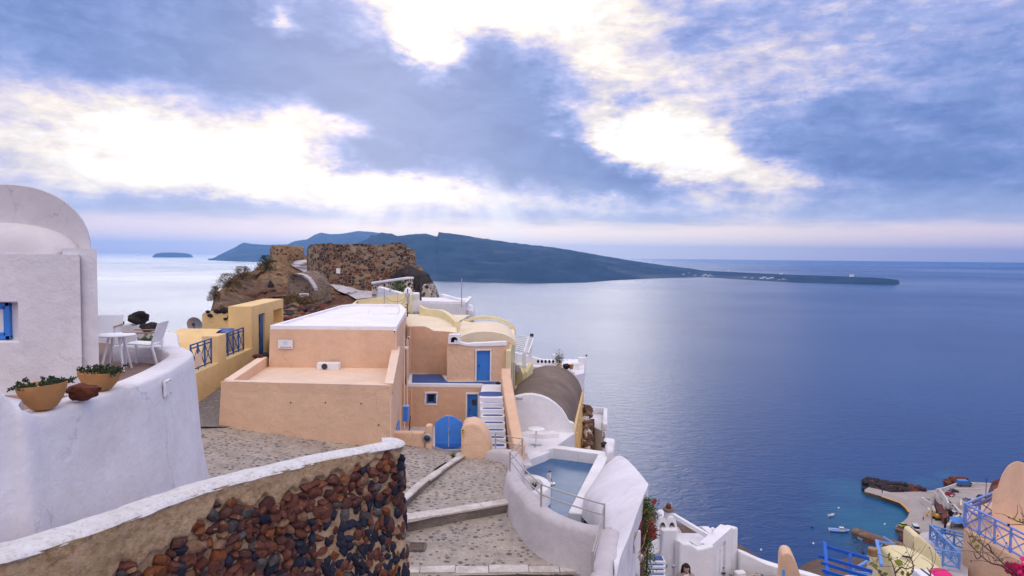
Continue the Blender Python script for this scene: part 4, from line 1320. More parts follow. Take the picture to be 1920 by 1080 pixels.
# cameras, pipes
for (px, py, lab) in ((741, 619, 'small white security camera under the corner of the white roof'), (767, 631, 'small white security camera on the narrow side wall of the peach house')):
    s = on_face(f0, f1, px, py) if px < 750 else P(px, py, 31.3)
    tcam = T('security_camera', lab, 'camera', s + Vector((0, -0.1, 0)))
    b = B(); b.lathe(s + Vector((0, -0.13, -0.03)), [(0.02, -0.05), (0.06, -0.02), (0.065, 0.03), (0.03, 0.06)], 12); b.build('camera_body', M['white_paint'], tcam, smooth=True)
    b = B(); b.box(s + Vector((0, -0.198, -0.03)), (0.05, 0.02, 0.05)); b.build('lens', M['dark'], tcam)
b = B(); q = fr_ + Vector((-.03, -.14, 0))
b.tube([H(q, -4.4), H(q + Vector((0.02, 0, 0)), -6.0)], 0.018, 6); b.build('pipe', M['peach_top'], t); b = B()
b.tube([H(a1 + Vector((-.02, -.1, 0)), -2.9), H(a1 + Vector((.0, -.12, 0)), -3.6)], 0.015, 6)
b.build('pipe', M['peach_top'], t)
# holes / weep spouts in the lower wall
b = B()
for (px, py) in ((545, 755), (610, 755), (677, 757), (710, 797)):
    s = on_face(fl_ + Vector((-.05, -.09, 0)), fr_ + Vector((.05, -.09, 0)), px, py)
    b.box(s, (0.035, 0.05, 0.035))
b.build('weep_holes', M['dark'], t)
for (px, py, mt, lab, sd, sz) in ((482, 681, 'lava_red', 'reddish brown rock on the corner of the lower peach parapet', 3, (0.20, 0.14, 0.10)), (498.5, 672, 'lava', 'dark blue-black rock at the foot of the upper peach wall', 5, (0.16, 0.14, 0.13))):
    c = P(px, py, 25.6 if px < 490 else 25.9); c.x += 0.02
    b = B(); b.rock((c.x, c.y, max(c.z, zl + 0.16)), sz, sd, 2, 0.4); b.build('rock', M[mt], smooth=True, angle=60, label=lab, cat='rock')
# side wall with blue door and mailbox, white edge pipes
b = B()
p0, p1 = H(fr_ + Vector((.055, .6, 0)), 0), H(br_ + Vector((.06, -1.2, 0)), 0)
qa, qb = fr_.lerp(br_, 0.25), fr_.lerp(br_, 0.55)
sd_ = Vector((0.075, 0, 0))
b.bar(H(qa + sd_, -6.5), H(qb + sd_, -6.5), 0.04, 1.3)
b.build('side_door', M['blue'], t)
for k, (px, d_) in enumerate(((757.5, 26.4), (763, 28.0), (766, 30.0))):
    b = B(); s = P(px, 640, d_)
    b.tube([H(s, -3.2 - 0.3 * k), H(s + Vector((0.02, 0, 0)), -6.9)], 0.03, 6)
    b.build('drain_pipe', M['peach_top'], t)
s = P(761, 776, 24.3)
mb = T('mailbox', 'blue metal letter box hung beside the corner of the peach house', 'letter box', s)
b = B(); b.box(s, (0.17, 0.24, 0.50)); b.build('box', M['blue_bright'], mb, bevel=0.01)
b = B(); b.box(s + Vector((0, 0, 0.275)), (0.21, 0.30, 0.045)); b.build('lid', M['blue_pale'], mb, bevel=0.01)
s = P(752, 640, 28.3)
lp = T('wall_lamp', 'white flood lamp on the side of the peach house', 'lamp', P(758, 655, 27.5))
b = B(); c = P(760, 652, 27.0); b.box(c, (0.22, 0.12, 0.10), ry=0.3); b.build('lamp_head', M['white_paint'], lp, bevel=0.02)
b = B(); b.tube([c, c + Vector((-0.12, 0.2, 0.02))], 0.02, 6); b.build('bracket', M['steel'], lp)

# ------------------------------------------------------------------ garden wall with blue gate
g0, g1 = P(738, 815, 21.9), P(811, 812, 21.9)
gw = T('garden_wall', 'low peach garden wall with a step up, between the peach house and the blue gate', 'wall', H(g0, -6.5))
b = B()
b.wall([H(P(735, 815, 21.9), 0), H(P(799, 812, 21.9), 0)], 0.26, -7.5, [PZ(738, 808, -5.66).z, -5.66], -1)
b.build('low_run', M['peach'], gw, bevel=0.06)
b = B(); b.wall([H(P(799.5, 812, 21.88), 0), H(P(812, 812, 21.88), 0)], 0.30, -7.5, -5.42, -1); b.build('end_pier', M['peach'], gw, bevel=0.06)
s = P(801, 821, 21.62)
b = B(); b.lathe((0, 0, 0), [(0.15, 0), (0.155, 0.03), (0.11, 0.05), (0.10, 0.02), (0.0, 0.02)], 24, cap1=False); b.v = [(s.x + v[0], s.y - v[2] - 0.02, s.z + v[1]) for v in b.v]
lm = b.build('bulkhead_lamp', M['steel'], gw, smooth=True, angle=40)
b = B(); b.lathe((0, 0, 0), [(0.095, 0.0), (0.08, 0.05), (0.04, 0.07), (0.001, 0.075)], 20); b.v = [(s.x + v[0], s.y - v[2] - 0.03, s.z + v[1]) for v in b.v]; b.build('lens', M['glass'], lm, smooth=True)
# gate
gt = T('garden_gate', 'bright blue two leaf garden gate with an arched top', 'gate', P(840, 845, 21.85))
zb = PZ(840, 838, -6.2).z
x0, x1 = P(814.5, 800, 21.85).x, P(866.5, 800, 21.85).x
xm = (x0 + x1) / 2
for s_, (xa, xb, za, zb_) in enumerate(((x0, xm - 0.006, P(815, 794, 21.85).z, P(838, 782.5, 21.85).z), (xm + 0.006, x1, P(842, 782.5, 21.85).z, P(866, 794, 21.85).z))):
    b = B()
    nb = 4
    for k in range(nb):
        u0, u1 = lerp(xa, xb, k / nb), lerp(xa, xb, (k + 1) / nb) - 0.004
        def topz(x):
            q = abs(x - xm) / (xm - x0)
            return P(840, 782.5, 21.85).z - 0.21 * max(0, (q - 0.22) / 0.78) ** 1.1
        b.prism([(u0, 21.80, -6.24), (u1, 21.80, -6.24), (u1, 21.85, -6.24), (u0, 21.85, -6.24)], [(u0, 21.80, topz(u0)), (u1, 21.80, topz(u1)), (u1, 21.85, topz(u1)), (u0, 21.85, topz(u0))])
    b.box(((xa + xb) / 2, 21.79, -6.12), (abs(xb - xa) - .02, 0.02, 0.08))
    lf = b.build('leaf', M['blue_bright'], gt)
b = B(); b.box((xm, 21.775, -5.75), (0.03, 0.03, 0.12)); b.build('latch', M['steel'], gt)
b = B(); b.box((xm, 21.74, -6.30), (0.95, 0.34, 0.10)); b.build('threshold', M['white_grey'], gt, bevel=0.03)
b = B(); b.lathe((xm, 21.70, -6.247), [(0.40, 0), (0.39, 0.006)], 28, sy=0.3); b.build('painted_patch', M['blue_floor'], gt)
# rounded pier right of the gate
pr = T('gate_pier', 'rounded peach wall end right of the blue gate with a small yellow notice', 'wall', P(893, 860, 20.8))
prof = [(863, 822), (864, 806), (872, 799), (886, 797), (896, 800), (906, 808), (914, 820), (919, 836), (922, 855), (920, 885)]
yf = 20.9
ff = [P(px, py, yf) for px, py in prof] + [H(P(863, 860, yf), -6.9)]
ff = [Vector((q.x, yf, q.z)) for q in ff]
b = B()
n = len(ff)
bk = [Vector((q.x, yf + 0.95, q.z)) for q in ff]
ff2 = [Vector((q.x, yf + (0.05 if q.z > -6 else -0.12), q.z)) for q in ff]
b.add(ff2 + bk, [tuple(range(n)), tuple(range(2 * n - 1, n - 1, -1))] + [(i, n + i, n + (i + 1) % n, (i + 1) % n) for i in range(n)])
b.build('wall', M['peach'], pr, bevel=0.09, seg=4)
M['yellow'] = paint('yellow_sign', (0.75, 0.50, 0.02), 0.5, wear=0)
s = P(866.5, 813, yf - 0.02); b = B(); b.box((s.x, yf - 0.02, s.z), (0.10, 0.02, 0.16)); nt = b.build('notice', M['yellow'], pr)
b = B(); b.box((s.x, yf - 0.033, s.z + 0.035), (0.05, 0.004, 0.045)); b.box((s.x, yf - 0.033, s.z - 0.03), (0.07, 0.004, 0.012)); b.box((s.x, yf - 0.033, s.z - 0.055), (0.06, 0.004, 0.01)); b.build('print', M['dark'], nt)
# weed at the pier foot
b = B(); r_ = random.Random(2); c = PZ(849, 858, -6.3) + Vector((0, -0.05, 0))
for k in range(220):
    q = c + Vector((r_.gauss(0, .05), r_.gauss(0, .04), abs(r_.gauss(0, .07))))
    dv = Vector((r_.gauss(0, 1), r_.gauss(0, 1), 1)).normalized() * 0.035; s2 = dv.cross(Vector((0, 1, .3))).normalized() * 0.01
    b.add([q - s2, q + dv, q + s2], [(0, 1, 2)])
b.build('weed', M['leaf'], merge=False, label='little green weed at the end of the marble kerb', cat='weed')
# plant in the courtyard beside the mailbox
c = P(768, 800, 25.0); c.z = -7.2
t2 = T('courtyard_plant', 'dark spiky plant in the courtyard behind the garden wall', 'plant', c)
b = B()
for k in range(60):
    a = r_.uniform(0, 6.28); L_ = r_.uniform(.3, .8)
    d_ = Vector((math.cos(a) * .45, math.sin(a) * .45, r_.uniform(.5, 1.4))).normalized()
    q = c + Vector((0, 0, 0.1)); s2 = d_.cross(Vector((0, 0, 1))).normalized() * 0.02
    b.add([q - s2, q + d_ * L_ * .6 - s2, q + d_ * L_ + Vector((0, 0, -.08)), q + d_ * L_ * .6 + s2, q + s2], [(0, 1, 2, 3, 4)])
b.build('leaves', M['leaf_dark'], t2, merge=False)
b = B(); b.tube([c, c + Vector((0, 0, .9)), c + Vector((0.03, 0, 1.25))], 0.02, 5); b.build('stem', M['twig'], t2)

# ------------------------------------------------------------------ house with blue doors and white stair
t = T('blue_door_house', 'two storey peach house with two blue doors and a blue floored terrace', 'house', (-2, 29, -7.6))
zt_ = -5.55
yl = PZ(840, 722, zt_).y
xa, xb = P(759, 722, yl).x - 0.6, P(941, 722, yl).x


def X(px, y, py=700): return ray(px, py).x * (y / ray(px, py).y)
def Z(py, y, px=850): return ray(px, py).z * (y / ray(px, py).y)


holes = []
xa_ = xa
def hole(px0, px1, py0, py1, y=yl, z0=-8.2, x_=None): return (X(px0, y) - x_, X(px1, y) - x_, Z(py1, y) - z0, Z(py0, y) - z0)
b = B()
b.facade((xa, yl), (xb, yl), -8.2, zt_, [hole(799.5, 818, 738, 757, x_=xa), hole(876.5, 896, 738.5, 797, x_=xa)], rev=0.16)
b.add([(xa, yl, -8.2), (xa, 36, -8.2), (xa, 36, zt_), (xa, yl, zt_)], [(0, 1, 2, 3)])
b.add([(xb, yl, -8.2), (xb, 36, -8.2), (xb, 36, zt_), (xb, yl, zt_)], [(0, 1, 2, 3)])
b.build('lower_wall', M['peach_dark'], t)
b = B()
def surround(b, px0, px1, py0, py1, y, w=3.2, sill=True, dp=0.03):
    x0, x1, z0, z1 = X(px0, y), X(px1, y), Z(py1, y), Z(py0, y); k = w * y / FPX
    b.box(((x0 - k / 2), y - dp / 2 - .002, (z0 + z1) / 2), (k, dp, z1 - z0)); b.box((x1 + k / 2, y - dp / 2 - .002, (z0 + z1) / 2), (k, dp, z1 - z0))
    b.box(((x0 + x1) / 2, y - dp / 2 - .002, z1 + k / 2), (x1 - x0 + 2 * k, dp, k))
    if sill: b.box(((x0 + x1) / 2, y - dp / 2 - .002, z0 - k / 2), (x1 - x0 + 2 * k, dp, k))


surround(b, 799.5, 818, 738, 757, yl); surround(b, 876.5, 896, 738.5, 797, yl, sill=False)
b.build('window_surround', M['white_clean'], t, bevel=0.01, seg=1)
b = B(); y = yl + 0.10
x0, x1, z0, z1 = X(799.5, yl), X(818, yl), Z(757, yl), Z(738, yl)
for (cx_, cz_, sx, sz) in (((x0 + x1) / 2, z1 - .03, x1 - x0, .06), ((x0 + x1) / 2, z0 + .03, x1 - x0, .06), (x0 + .035, (z0 + z1) / 2, .07, z1 - z0), (x1 - .05, (z0 + z1) / 2, .10, z1 - z0)):
    b.box((cx_, y, cz_), (sx, .05, sz))
wn = b.build('window', M['blue'], t)
b = B(); b.box(((x0 + x1) / 2, y + .045, (z0 + z1) / 2), (x1 - x0, .01, z1 - z0)); b.build('pane', M['glass'], wn)
b = B()
for k in range(1, 6): b.box((lerp(x0, x1, k / 6), y - .03, (z0 + z1) / 2), (.012, .012, z1 - z0 - .1))
for k in range(1, 5): b.box(((x0 + x1) / 2, y - .03, lerp(z0, z1, k / 5)), (x1 - x0 - .1, .012, .012))
b.build('grille', M['dark'], wn)


def plank_door(px0, px1, py0, py1, y, par, mat, n=5, glass=None, label=None):
    x0, x1, z0, z1 = X(px0, y), X(px1, y), Z(py1, y), Z(py0, y); y2 = y + 0.11
    b = B()
    for k in range(n):
        b.box((lerp(x0, x1, (k + .5) / n), y2, (z0 + z1) / 2), ((x1 - x0) / n - .006, .04, z1 - z0))
    b.box(((x0 + x1) / 2, y2 + .015, (z0 + z1) / 2), (x1 - x0, .02, z1 - z0))
    b.box((x0 + .02, y2 - .02, (z0 + z1) / 2), (.05, .05, z1 - z0)); b.box((x1 - .02, y2 - .02, (z0 + z1) / 2), (.05, .05, z1 - z0)); b.box(((x0 + x1) / 2, y2 - .0205, z1 - .025), (x1 - x0 - .1, .05, .05))
    o = b.build('door', mat, par, label=label)
    b = B(); b.box((x0 + .11, y2 - .045, (z0 + z1) / 2 - .02), (.03, .04, .12)); b.build('handle', M['dark'], o)
    if glass:
        b = B(); b.box((lerp(x0, x1, .68), y2 - .024, lerp(z0, z1, .72)), ((x1 - x0) * .5, .02, (z1 - z0) * .18)); b.build('pane', M['glass'], o)
    return o


plank_door(876.5, 896, 738.5, 797, yl, t, M['blue'], 4, glass=True, label='lower blue door with a small dark pane beside the stair')
# upper floor, set back
yu = 31.4; yb_ = PZ(895, 714, zt_ + 0.0).y
xl_, xr_ = X(764, yu), X(841, yu)
b = B()
wav = [(765, 613), (780, 612.5), (795, 612.5), (803, 615), (810, 619.5), (816, 621), (841, 622), (856, 624)]
top = [Vector((X(px, yu), yu, Z(py, yu))) for px, py in wav]
b.add([(q.x, yu, -6) for q in top] + [tuple(q) for q in top], [(i, i + 1, len(top) + i + 1, len(top) + i) for i in range(len(top) - 1)])
b.build('set_back_wall', M['peach_dark'], t)
x0, x1 = X(838, yb_), X(955, yb_)
ztop = Z(645, yb_)
b = B()
b.facade((x0, yb_), (x1, yb_), -5.8, ztop, [(X(893.5, yb_) - x0, X(918.5, yb_) - x0, Z(714, yb_) + 5.8, Z(656.5, yb_) + 5.8)], rev=.14)
b.add([(x0, yb_, -5.8), (x0 + .12, yu + .3, -5.8), (x0 + .12, yu + .3, ztop), (x0, yb_, ztop)], [(0, 1, 2, 3)])
b.add([(x1, yb_, -5.8), (x1, yu + .3, -5.8), (x1, yu + .3, ztop), (x1, yb_, ztop)], [(0, 1, 2, 3)])
b.build('upper_wall', M['peach'], t)
b = B(); surround(b, 893.5, 918.5, 656.5, 714, yb_, w=3.0, sill=False); b.build('door_surround', M['white_clean'], t, bevel=0.01, seg=1)
plank_door(893.5, 918.5, 656.5, 714, yb_, t, M['blue'], 5, label='upper blue plank door under the white parapet')
b = B()
pts = [Vector((X(px, yb_ - .05), yb_ - .05, 0)) for px in (851, 862, 875, 890, 905, 920, 935, 950)]
tz = [Z(py, yb_) for py in (637, 640, 643, 641.5, 641, 640, 639, 638.5)]
b.wall(pts, 0.22, [Z(py, yb_) for py in (645, 647, 649, 650, 649, 649, 648, 648)], tz, 1)
b.build('white_parapet', M['roof_white'], t, bevel=0.05)
# chimney with arched mouth
cx_, cz_ = X(851.5, yb_), Z(644, yb_)
ch = T('chimney', 'white square chimney hood with an arched opening on the blue door house', 'chimney', (cx_, yb_, cz_))
b = B(); hw = 0.26; hh = Z(627, yb_) - cz_
ap = [(-.15, 0.06), (-.15, .17)] + [(-.15 * math.cos(math.pi * k / 8), .17 + .13 * math.sin(math.pi * k / 8)) for k in range(1, 8)] + [(.15, .17), (.15, 0.06)]
# front face as a ring between outer box and arch
outer_ = [(-hw, 0), (-hw, hh * .5), (-hw, hh * .85), (-hw * .9, hh * .97), (-hw * .5, hh), (0, hh), (hw * .5, hh), (hw * .9, hh * .97), (hw, hh * .85), (hw, hh * .5), (hw, 0)]
y0 = yb_ - .12
for i in range(10):
    b.add([(cx_ + outer_[i][0], y0, cz_ + outer_[i][1]), (cx_ + outer_[i + 1][0], y0, cz_ + outer_[i + 1][1]), (cx_ + ap[i + 1][0], y0, cz_ + ap[i + 1][1]), (cx_ + ap[i][0], y0, cz_ + ap[i][1])], [(0, 1, 2, 3)])
    b.add([(cx_ + outer_[i][0], y0, cz_ + outer_[i][1]), (cx_ + outer_[i + 1][0], y0, cz_ + outer_[i + 1][1]), (cx_ + outer_[i + 1][0], y0 + .5, cz_ + outer_[i + 1][1]), (cx_ + outer_[i][0], y0 + .5, cz_ + outer_[i][1])], [(0, 1, 2, 3)])
    b.add([(cx_ + ap[i][0], y0, cz_ + ap[i][1]), (cx_ + ap[i + 1][0], y0, cz_ + ap[i + 1][1]), (cx_ + ap[i + 1][0], y0 + .3, cz_ + ap[i + 1][1]), (cx_ + ap[i][0], y0 + .3, cz_ + ap[i][1])], [(0, 1, 2, 3)])
b.add([(cx_ - hw, y0, cz_), (cx_ + hw, y0, cz_), (cx_ + .15, y0, cz_ + .06), (cx_ - .15, y0, cz_ + .06)], [(0, 1, 2, 3)])
b.build('hood', M['white_clean'], ch)
b = B(); b.box((cx_, y0 + .3, cz_ + .2), (.34, .02, .34)); b.build('flue', M['lava'], ch)
# blue terrace floor with white rim
fl = [(X(764, yl), yl), (X(941, yl), yl), (X(941, yb_), yb_ + .3), (X(764, yu), yu + .3)]
b = B(); b.add([(x, y, zt_ - .02) for x, y in fl], [(0, 1, 2, 3)]); b.build('terrace_floor', M['white_clean'], t)
b = B()
poly = [(X(772, yl + .3), yl + .35), (X(938, yl + .3), yl + .35), (X(936, yb_ - .1), yb_ - .08), (X(840, yb_ - .3), yb_ - .25), (X(835, yb_), yb_ + .1), (X(829, yu - .5), yu - .45), (X(825, yu - .2), yu - .18), (X(773, yu - .2), yu - .18)]
b.ex(poly, zt_ - .016, zt_ - .004); b.build('painted_floor', M['blue_floor'], t)
b = B(); b.wall([(X(762, yl), yl + .06), (X(905, yl), yl + .06)], .13, zt_ - .1, zt_ + .06, 0)
b.build('terrace_kerb', M['white_clean'], t, bevel=.03)
b = B(); s = P(771, 735, yl - .06); b.tube([H(s, -5.7), H(s, -7.4)], 0.04, 8); b.build('drain_pipe', M['peach_dark'], t); b = B(); b.tube([P(769, 612, yu - .05), P(769, 700, yu - .05)], 0.045, 8); b.build('drain_pipe', M['peach_dark'], t)
b = B(); s = P(935, 712, yl + .5); b.rock((s.x, s.y, zt_ + .05), (.14, .1, .07), 3, 1, .3); b.build('rock', M['lava'], label='small dark stone on the terrace above the white stair', cat='rock')
# courtyard floor
b = B(); b.add([(X(700, 22), 22.2, -6.8), (X(1000, 22), 22.2, -6.95), (xb + .6, yl + .1, -7.35), (xa, yl + .1, -7.35)], [(0, 1, 2, 3)])
b.build('courtyard', M['white_grey'], kind='structure', label='whitewashed courtyard floor behind the blue gate')
# stair
st_ = T('stair', 'steep white stair with blue painted treads climbing to the upper terrace', 'stairs', P(925, 838, 24.3))
ys = [(-5.55, 745.0), (-5.73, 755), (-5.91, 767.5), (-6.09, 781), (-6.27, 794.5), (-6.45, 808), (-6.63, 822), (-6.81, 838)]
b = B(); bt = B()
prev = yl + 0.2
edges = []
for z_, py in ys:
    edges.append((z_, PZ(918, py, z_).y))
for i, (z_, ye) in enumerate(edges):
    wl = interp([(0, 899), (7, 905)], i); wr = interp([(0, 944), (7, 951)], i)
    x0, x1 = X(wl, ye), X(wr, ye)
    yback = prev
    b.box(((x0 + x1) / 2, (ye + yback) / 2 + .02, z_ - .6), (x1 - x0, yback - ye + .04, 1.2))
    if i == 0:
        n = 24; cx2 = X(921, ye + .7); 
        bt.add([(cx2 + .50 * math.copysign(abs(math.cos(a)) ** .6, math.cos(a)), ye + .62 + .48 * math.copysign(abs(math.sin(a)) ** .8, math.sin(a)), z_ + .004) for a in [2 * math.pi * k / n for k in range(n)]], [tuple(range(n))])
    else:
        n = 20; cy = (ye + yback) / 2
        bt.add([((x0 + x1) / 2 + (x1 - x0) * .43 * math.copysign(abs(math.cos(a)) ** .35, math.cos(a)), cy + (yback - ye) * .36 * math.sin(a), z_ + .004) for a in [2 * math.pi * k / n for k in range(n)]], [tuple(range(n))])
    prev = ye
b.build('steps', M['white_clean'], st_, bevel=.025)
bt.build('painted_treads', M['blue_floor'], st_)
# stair parapet
sp_ = T('stair_parapet', 'sloping peach parapet running down the right side of the white stair', 'wall', P(970, 835, 23))
b = B()
pts = [P(949, 700, 28.6), P(949, 718, 27.6), P(957, 760, 26.0), P(966, 800, 24.4), P(974, 826, 23.2)]
b.wall([H(q, 0) for q in pts], .42, [-8.5] * 5, [-4.75, -4.92, -5.60, -6.15, -6.45], 0)
b.build('wall', M['peach'], sp_, bevel=.07)

# ------------------------------------------------------------------ cream house behind, with vault
t = T('cream_house', 'cream rendered house with a wavy roof edge and a low vault', 'house', (-2, 35, -6))
zr = -3.45
b = B()
y1 = 38.6
rp = [Vector((X(px, yu - .0), yu + .003, Z(py, yu) - .0)) for px, py in wav]
# roof sheet from the wavy edge back to the far parapet
rows = [[q for q in rp]]
rows.append([Vector((q.x * 1.02, yu + .5, lerp(q.z, zr, .6))) for q in rp])
rows.append([Vector((q.x * 1.1, yu + 2.5, zr)) for q in rp])
rows.append([Vector((lerp(X(763, y1), X(880, y1), i / (len(rp) - 1)), y1, zr)) for i in range(len(rp))])
b.grid(rows)
b.add([(X(840, yu), yu + .2, zr - .25), (X(966, yu), yu + .1, zr - .6), (X(963, 36.2), 36.2, zr - .5), (X(860, 36.2), 36.2, zr - .02)], [(0, 1, 2, 3)])
b.build('roof', M['cream_pale'], t, smooth=True, angle=40)
b = B()
cv = [(791, 572, 592, 38.4), (800, 577, 592, 38.2), (815, 579, 592.5, 37.8), (830, 580.5, 593, 37.2), (840, 584, 596, 36.2), (850, 591, 602, 34.6), (862, 602, 617, 32.6)]
pp = spline([H(P(px, pb, d_), Z(pt, d_, px)) for px, pt, pb, d_ in cv], 4)
b.wall([(q.x, q.y) for q in pp], .24, -5, [q.z for q in pp], -1)
b.build('parapet', M['cream'], t, bevel=.03)
b = B()
# vault: shell, rear arched rim, springing walls
vc0, vc1 = X(910, 31.0), X(909, 36.0)
def vault_rows(hw, rise, z0, ys_, n=28, c0=vc0, c1=vc1, ya=31.0, yb=36.0):
    out = []
    for y in ys_:
        c_ = lerp(c0, c1, (y - ya) / (yb - ya))
        out.append([(c_ + x, y, z0 + z) for x, z in arch_profile(n, hw, rise)])
    return out
b.grid(vault_rows(1.42, .62, -4.15, [31.0, 32.5, 34, 36.05]))
b.add([tuple(v) for v in vault_rows(1.42, .62, -4.15, [31.0])[0]], [tuple(range(29))])
b.build('vault', M['cream_pale'], t, smooth=True, angle=40)
b = B()
r0 = vault_rows(1.45, .70, -4.12, [35.95])[0]; r1 = vault_rows(1.62, .84, -4.12, [35.95])[0]; r2 = [(x, 36.25, z) for x, y, z in r1]; r3 = [(x, 36.25, z) for x, y, z in r0]
b.grid([r0, r1, r2, r3])
b.wall([(X(857, 33.5), 33.5), (X(866, 36.0), 36.0), (X(869, 36.1), 36.1)], .16, -5, [-3.52, -3.62, -3.62])
b.build('vault_rim', M['cream'], t, smooth=True, angle=40)
b = B()
xe0, xe1 = X(957.5, 29.2), X(965.5, 36.3)
b.prism([(xe0 - .22, 29.4, -9), (xe0 + .0, 29.2, -9), (xe1, 36.3, -9), (xe1 - .3, 36.3, -9)], [(xe0 - .22, 29.4, -4.15), (xe0 + .0, 29.2, -4.15), (xe1, 36.3, -4.02), (xe1 - .3, 36.3, -4.02)])
b.build('side_wall', M['cream'], t, bevel=.03)
b = B(); s = P(962, 705, 30.8); b.box((s.x + .02, s.y, s.z), (.06, .5, 1.3)); b.build('shutter', M['steel'], t)
b = B(); s = P(964, 690, 31.5); b.box((s.x + .16, s.y, s.z), (.16, .3, .34)); b.build('meter_box', M['steel'], t, bevel=.02)
# cream terrace in front of the castle
t = T('cream_terrace', 'pale cream terrace wall with a domed white post at its corner', 'terrace', P(730, 575, 44))
b = B()
w0 = [P(662, 573, 45.5), P(672, 566, 46.5), P(722, 556, 44.5), P(766, 552, 42.0)]
b.wall([H(q, 0) for q in w0], .3, -7, [Z(571, 45.5, 662), Z(562, 46.5, 672), Z(556, 44.5, 722), Z(549.5, 42, 766)], 0)
b.build('wall', M['cream'], t, bevel=.04)
b = B(); b.ex([(X(762, 41.5), 41.3), (X(773.5, 41.5), 41.3), (X(773.5, 42), 42), (X(762, 42), 42)], -7, Z(552, 41.5, 768)); b.build('corner_post', M['cream'], t, bevel=.03)
b = B(); b.lathe((X(765, 42), 42.0, Z(552, 42, 766)), [(.26, 0), (.26, .18), (.2, .34), (.1, .42), (.01, .44)], 20); b.build('dome', M['white_clean'], t, smooth=True, angle=50)
b = B(); b.add([H(w0[0], -3.6), H(w0[1], -3.6), H(w0[2], -3.5), H(w0[3], -3.5), (X(764, 37), 37, -3.5), (X(650, 39), 39, -3.5)], [(0, 1, 2, 3, 4, 5)]); b.build('floor', M['cream_pale'], t)
# slatted white gate
s0 = P(772.5, 590, 40.2); s1 = P(790, 590, 40.2)
gt = T('picket_gate', 'small white picket gate at the far end of the cream roof', 'gate', H(s0, -3.5))
b = B()
for k in range(7):
    x = lerp(s0.x, s1.x, (k + .5) / 7); b.box((x, 40.2, -3.12 + .05 * math.sin(math.pi * (k + .5) / 7)), (.05, .02, .62 + .1 * math.sin(math.pi * (k + .5) / 7)))
b.box((lerp(s0.x, s1.x, .5), 40.22, -3.0), (s1.x - s0.x, .02, .05)); b.box((lerp(s0.x, s1.x, .5), 40.22, -3.32), (s1.x - s0.x, .02, .05))
b.build('pickets', M['white_paint'], gt)
# masts and aerials
def mast(name, px, pyt, pyb, d, r, label, cat='mast', extra=None, mat='steel'):
    a, c = P(px, pyb, d), P(px, pyt, d)
    t = T(name, label, cat, a)
    b = B(); b.tube([H(a, a.z - .3), H(a, c.z)], r, 8); b.build('pole', M[mat], t)
    if extra: extra(t, a, c)
    return t


def tv(t, a, c):
    b = B(); y = a.y
    z = lerp(a.z, c.z, .72); k = d_tv / FPX
    b.bar((a.x - 32 * k, y - .05, z - .05), (a.x + 3 * k, y - .05, z + .02), .025)
    for i in range(8):
        b.bar((a.x - (4 + 3.4 * i) * k, y - .25, z - .02), (a.x - (4 + 3.4 * i) * k, y + .15, z + .0), .012)
    b.build('boom', M['steel'], t)


d_tv = 40.0
mast('tv_aerial', 720.5, 541, 572, d_tv, .022, 'television aerial on a thin pole above the white roof', 'aerial', tv)
mast('thin_pole', 745.5, 548, 572, 40.5, .014, 'very thin pole standing between the aerial and the utility pole', 'pole')
def cross(t, a, c):
    b = B(); b.box((a.x, a.y - .06, lerp(a.z, c.z, .80)), (.26, .14, .22)); b.box((a.x + .05, a.y - .05, lerp(a.z, c.z, .62)), (.12, .12, .4)); b.build('junction_box', M['steel'], t, bevel=.02)
    b = B(); r_ = random.Random(4)
    for k in range(9):
        z = lerp(a.z, c.z, .05 + k * .09); b.box((a.x + r_.uniform(-.06, .06), a.y - .05, z), (.12, .08, .05))
    b.build('clamps', M['dark'], t)
mast('utility_pole', 764, 541, 600, 37.2, .035, 'grey utility pole hung with clamps and boxes beside the white roof', 'utility pole', cross, 'vault_grey')
mast('flag_pole', 865.5, 521, 567, 41.5, .028, 'bare metal pole on the white roof corner against the sea', 'pole')
mast('street_pole', 789.5, 519, 566, 43.0, .04, 'dark grey post in front of the dark mound by the castle', 'post', None, 'dark')
# cables
b = B()
for (a, c, sag) in ((P(764, 560, 37.2), P(668, 566, 45.8), .8), (P(764, 556, 37.2), P(720.5, 556, 40), .3)):
    b.tube([a.lerp(c, k / 10) - Vector((0, 0, sag * 4 * (k / 10) * (1 - k / 10))) for k in range(11)], .012, 4)
b.build('cable', M['dark'], label='thin dark cables sagging between utility pole and aerials', cat='cable')

# ------------------------------------------------------------------ white houses behind the cream roof
t = T('white_house', 'long white walled house with a stepped parapet behind the cream roof', 'house', P(830, 600, 42))
b = B(); z_ = Z(566.5, 42, 830)
b.ex([(X(786, 42), 42), (X(873, 42), 41.6), (X(878, 47), 47), (X(790, 47), 47)], -9, z_ - .04)
b.build('wall', M['white_clean'], t, bevel=.03)
b = B()
b.wall([(X(786.3, 42), 42.12), (X(873, 42), 41.72), (X(881, 47), 47)], .22, z_ - .036, z_ + .06, 0)
b.build('coping', M['roof_white'], t, bevel=.02)
b = B(); b.ex([(X(773, 42.5), 42.5), (X(786, 42.5), 42.4), (X(786, 44), 44), (X(773, 44), 44)], -9, Z(550.5, 42.5, 780)); b.build('stair_block', M['white_clean'], t, bevel=.03)
b = B(); e0, e1 = P(829, 560, 48), P(872, 566, 43.2)
b.wall([H(e0, 0), H(e1, 0)], .3, -9, [Z(551, 48, 829), z_ + .07], 0); b.build('sloping_parapet', M['white_clean'], t, bevel=.02)
b = B(); s = P(860, 600, 41.6); b.box((X(869, 41.5), 41.8, Z(600, 41.5)), (.5, .3, 1.2)); b.build('grey_bay', M['white_grey'], t)  # block in greyer plaster
t = T('white_house', 'small white arched house below the long white wall at the sea edge', 'house', P(881, 605, 44))
b = B()
pf = [(873, 583), (880, 582), (885, 583), (887.5, 587), (888.5, 593), (888.5, 640), (873, 640)]
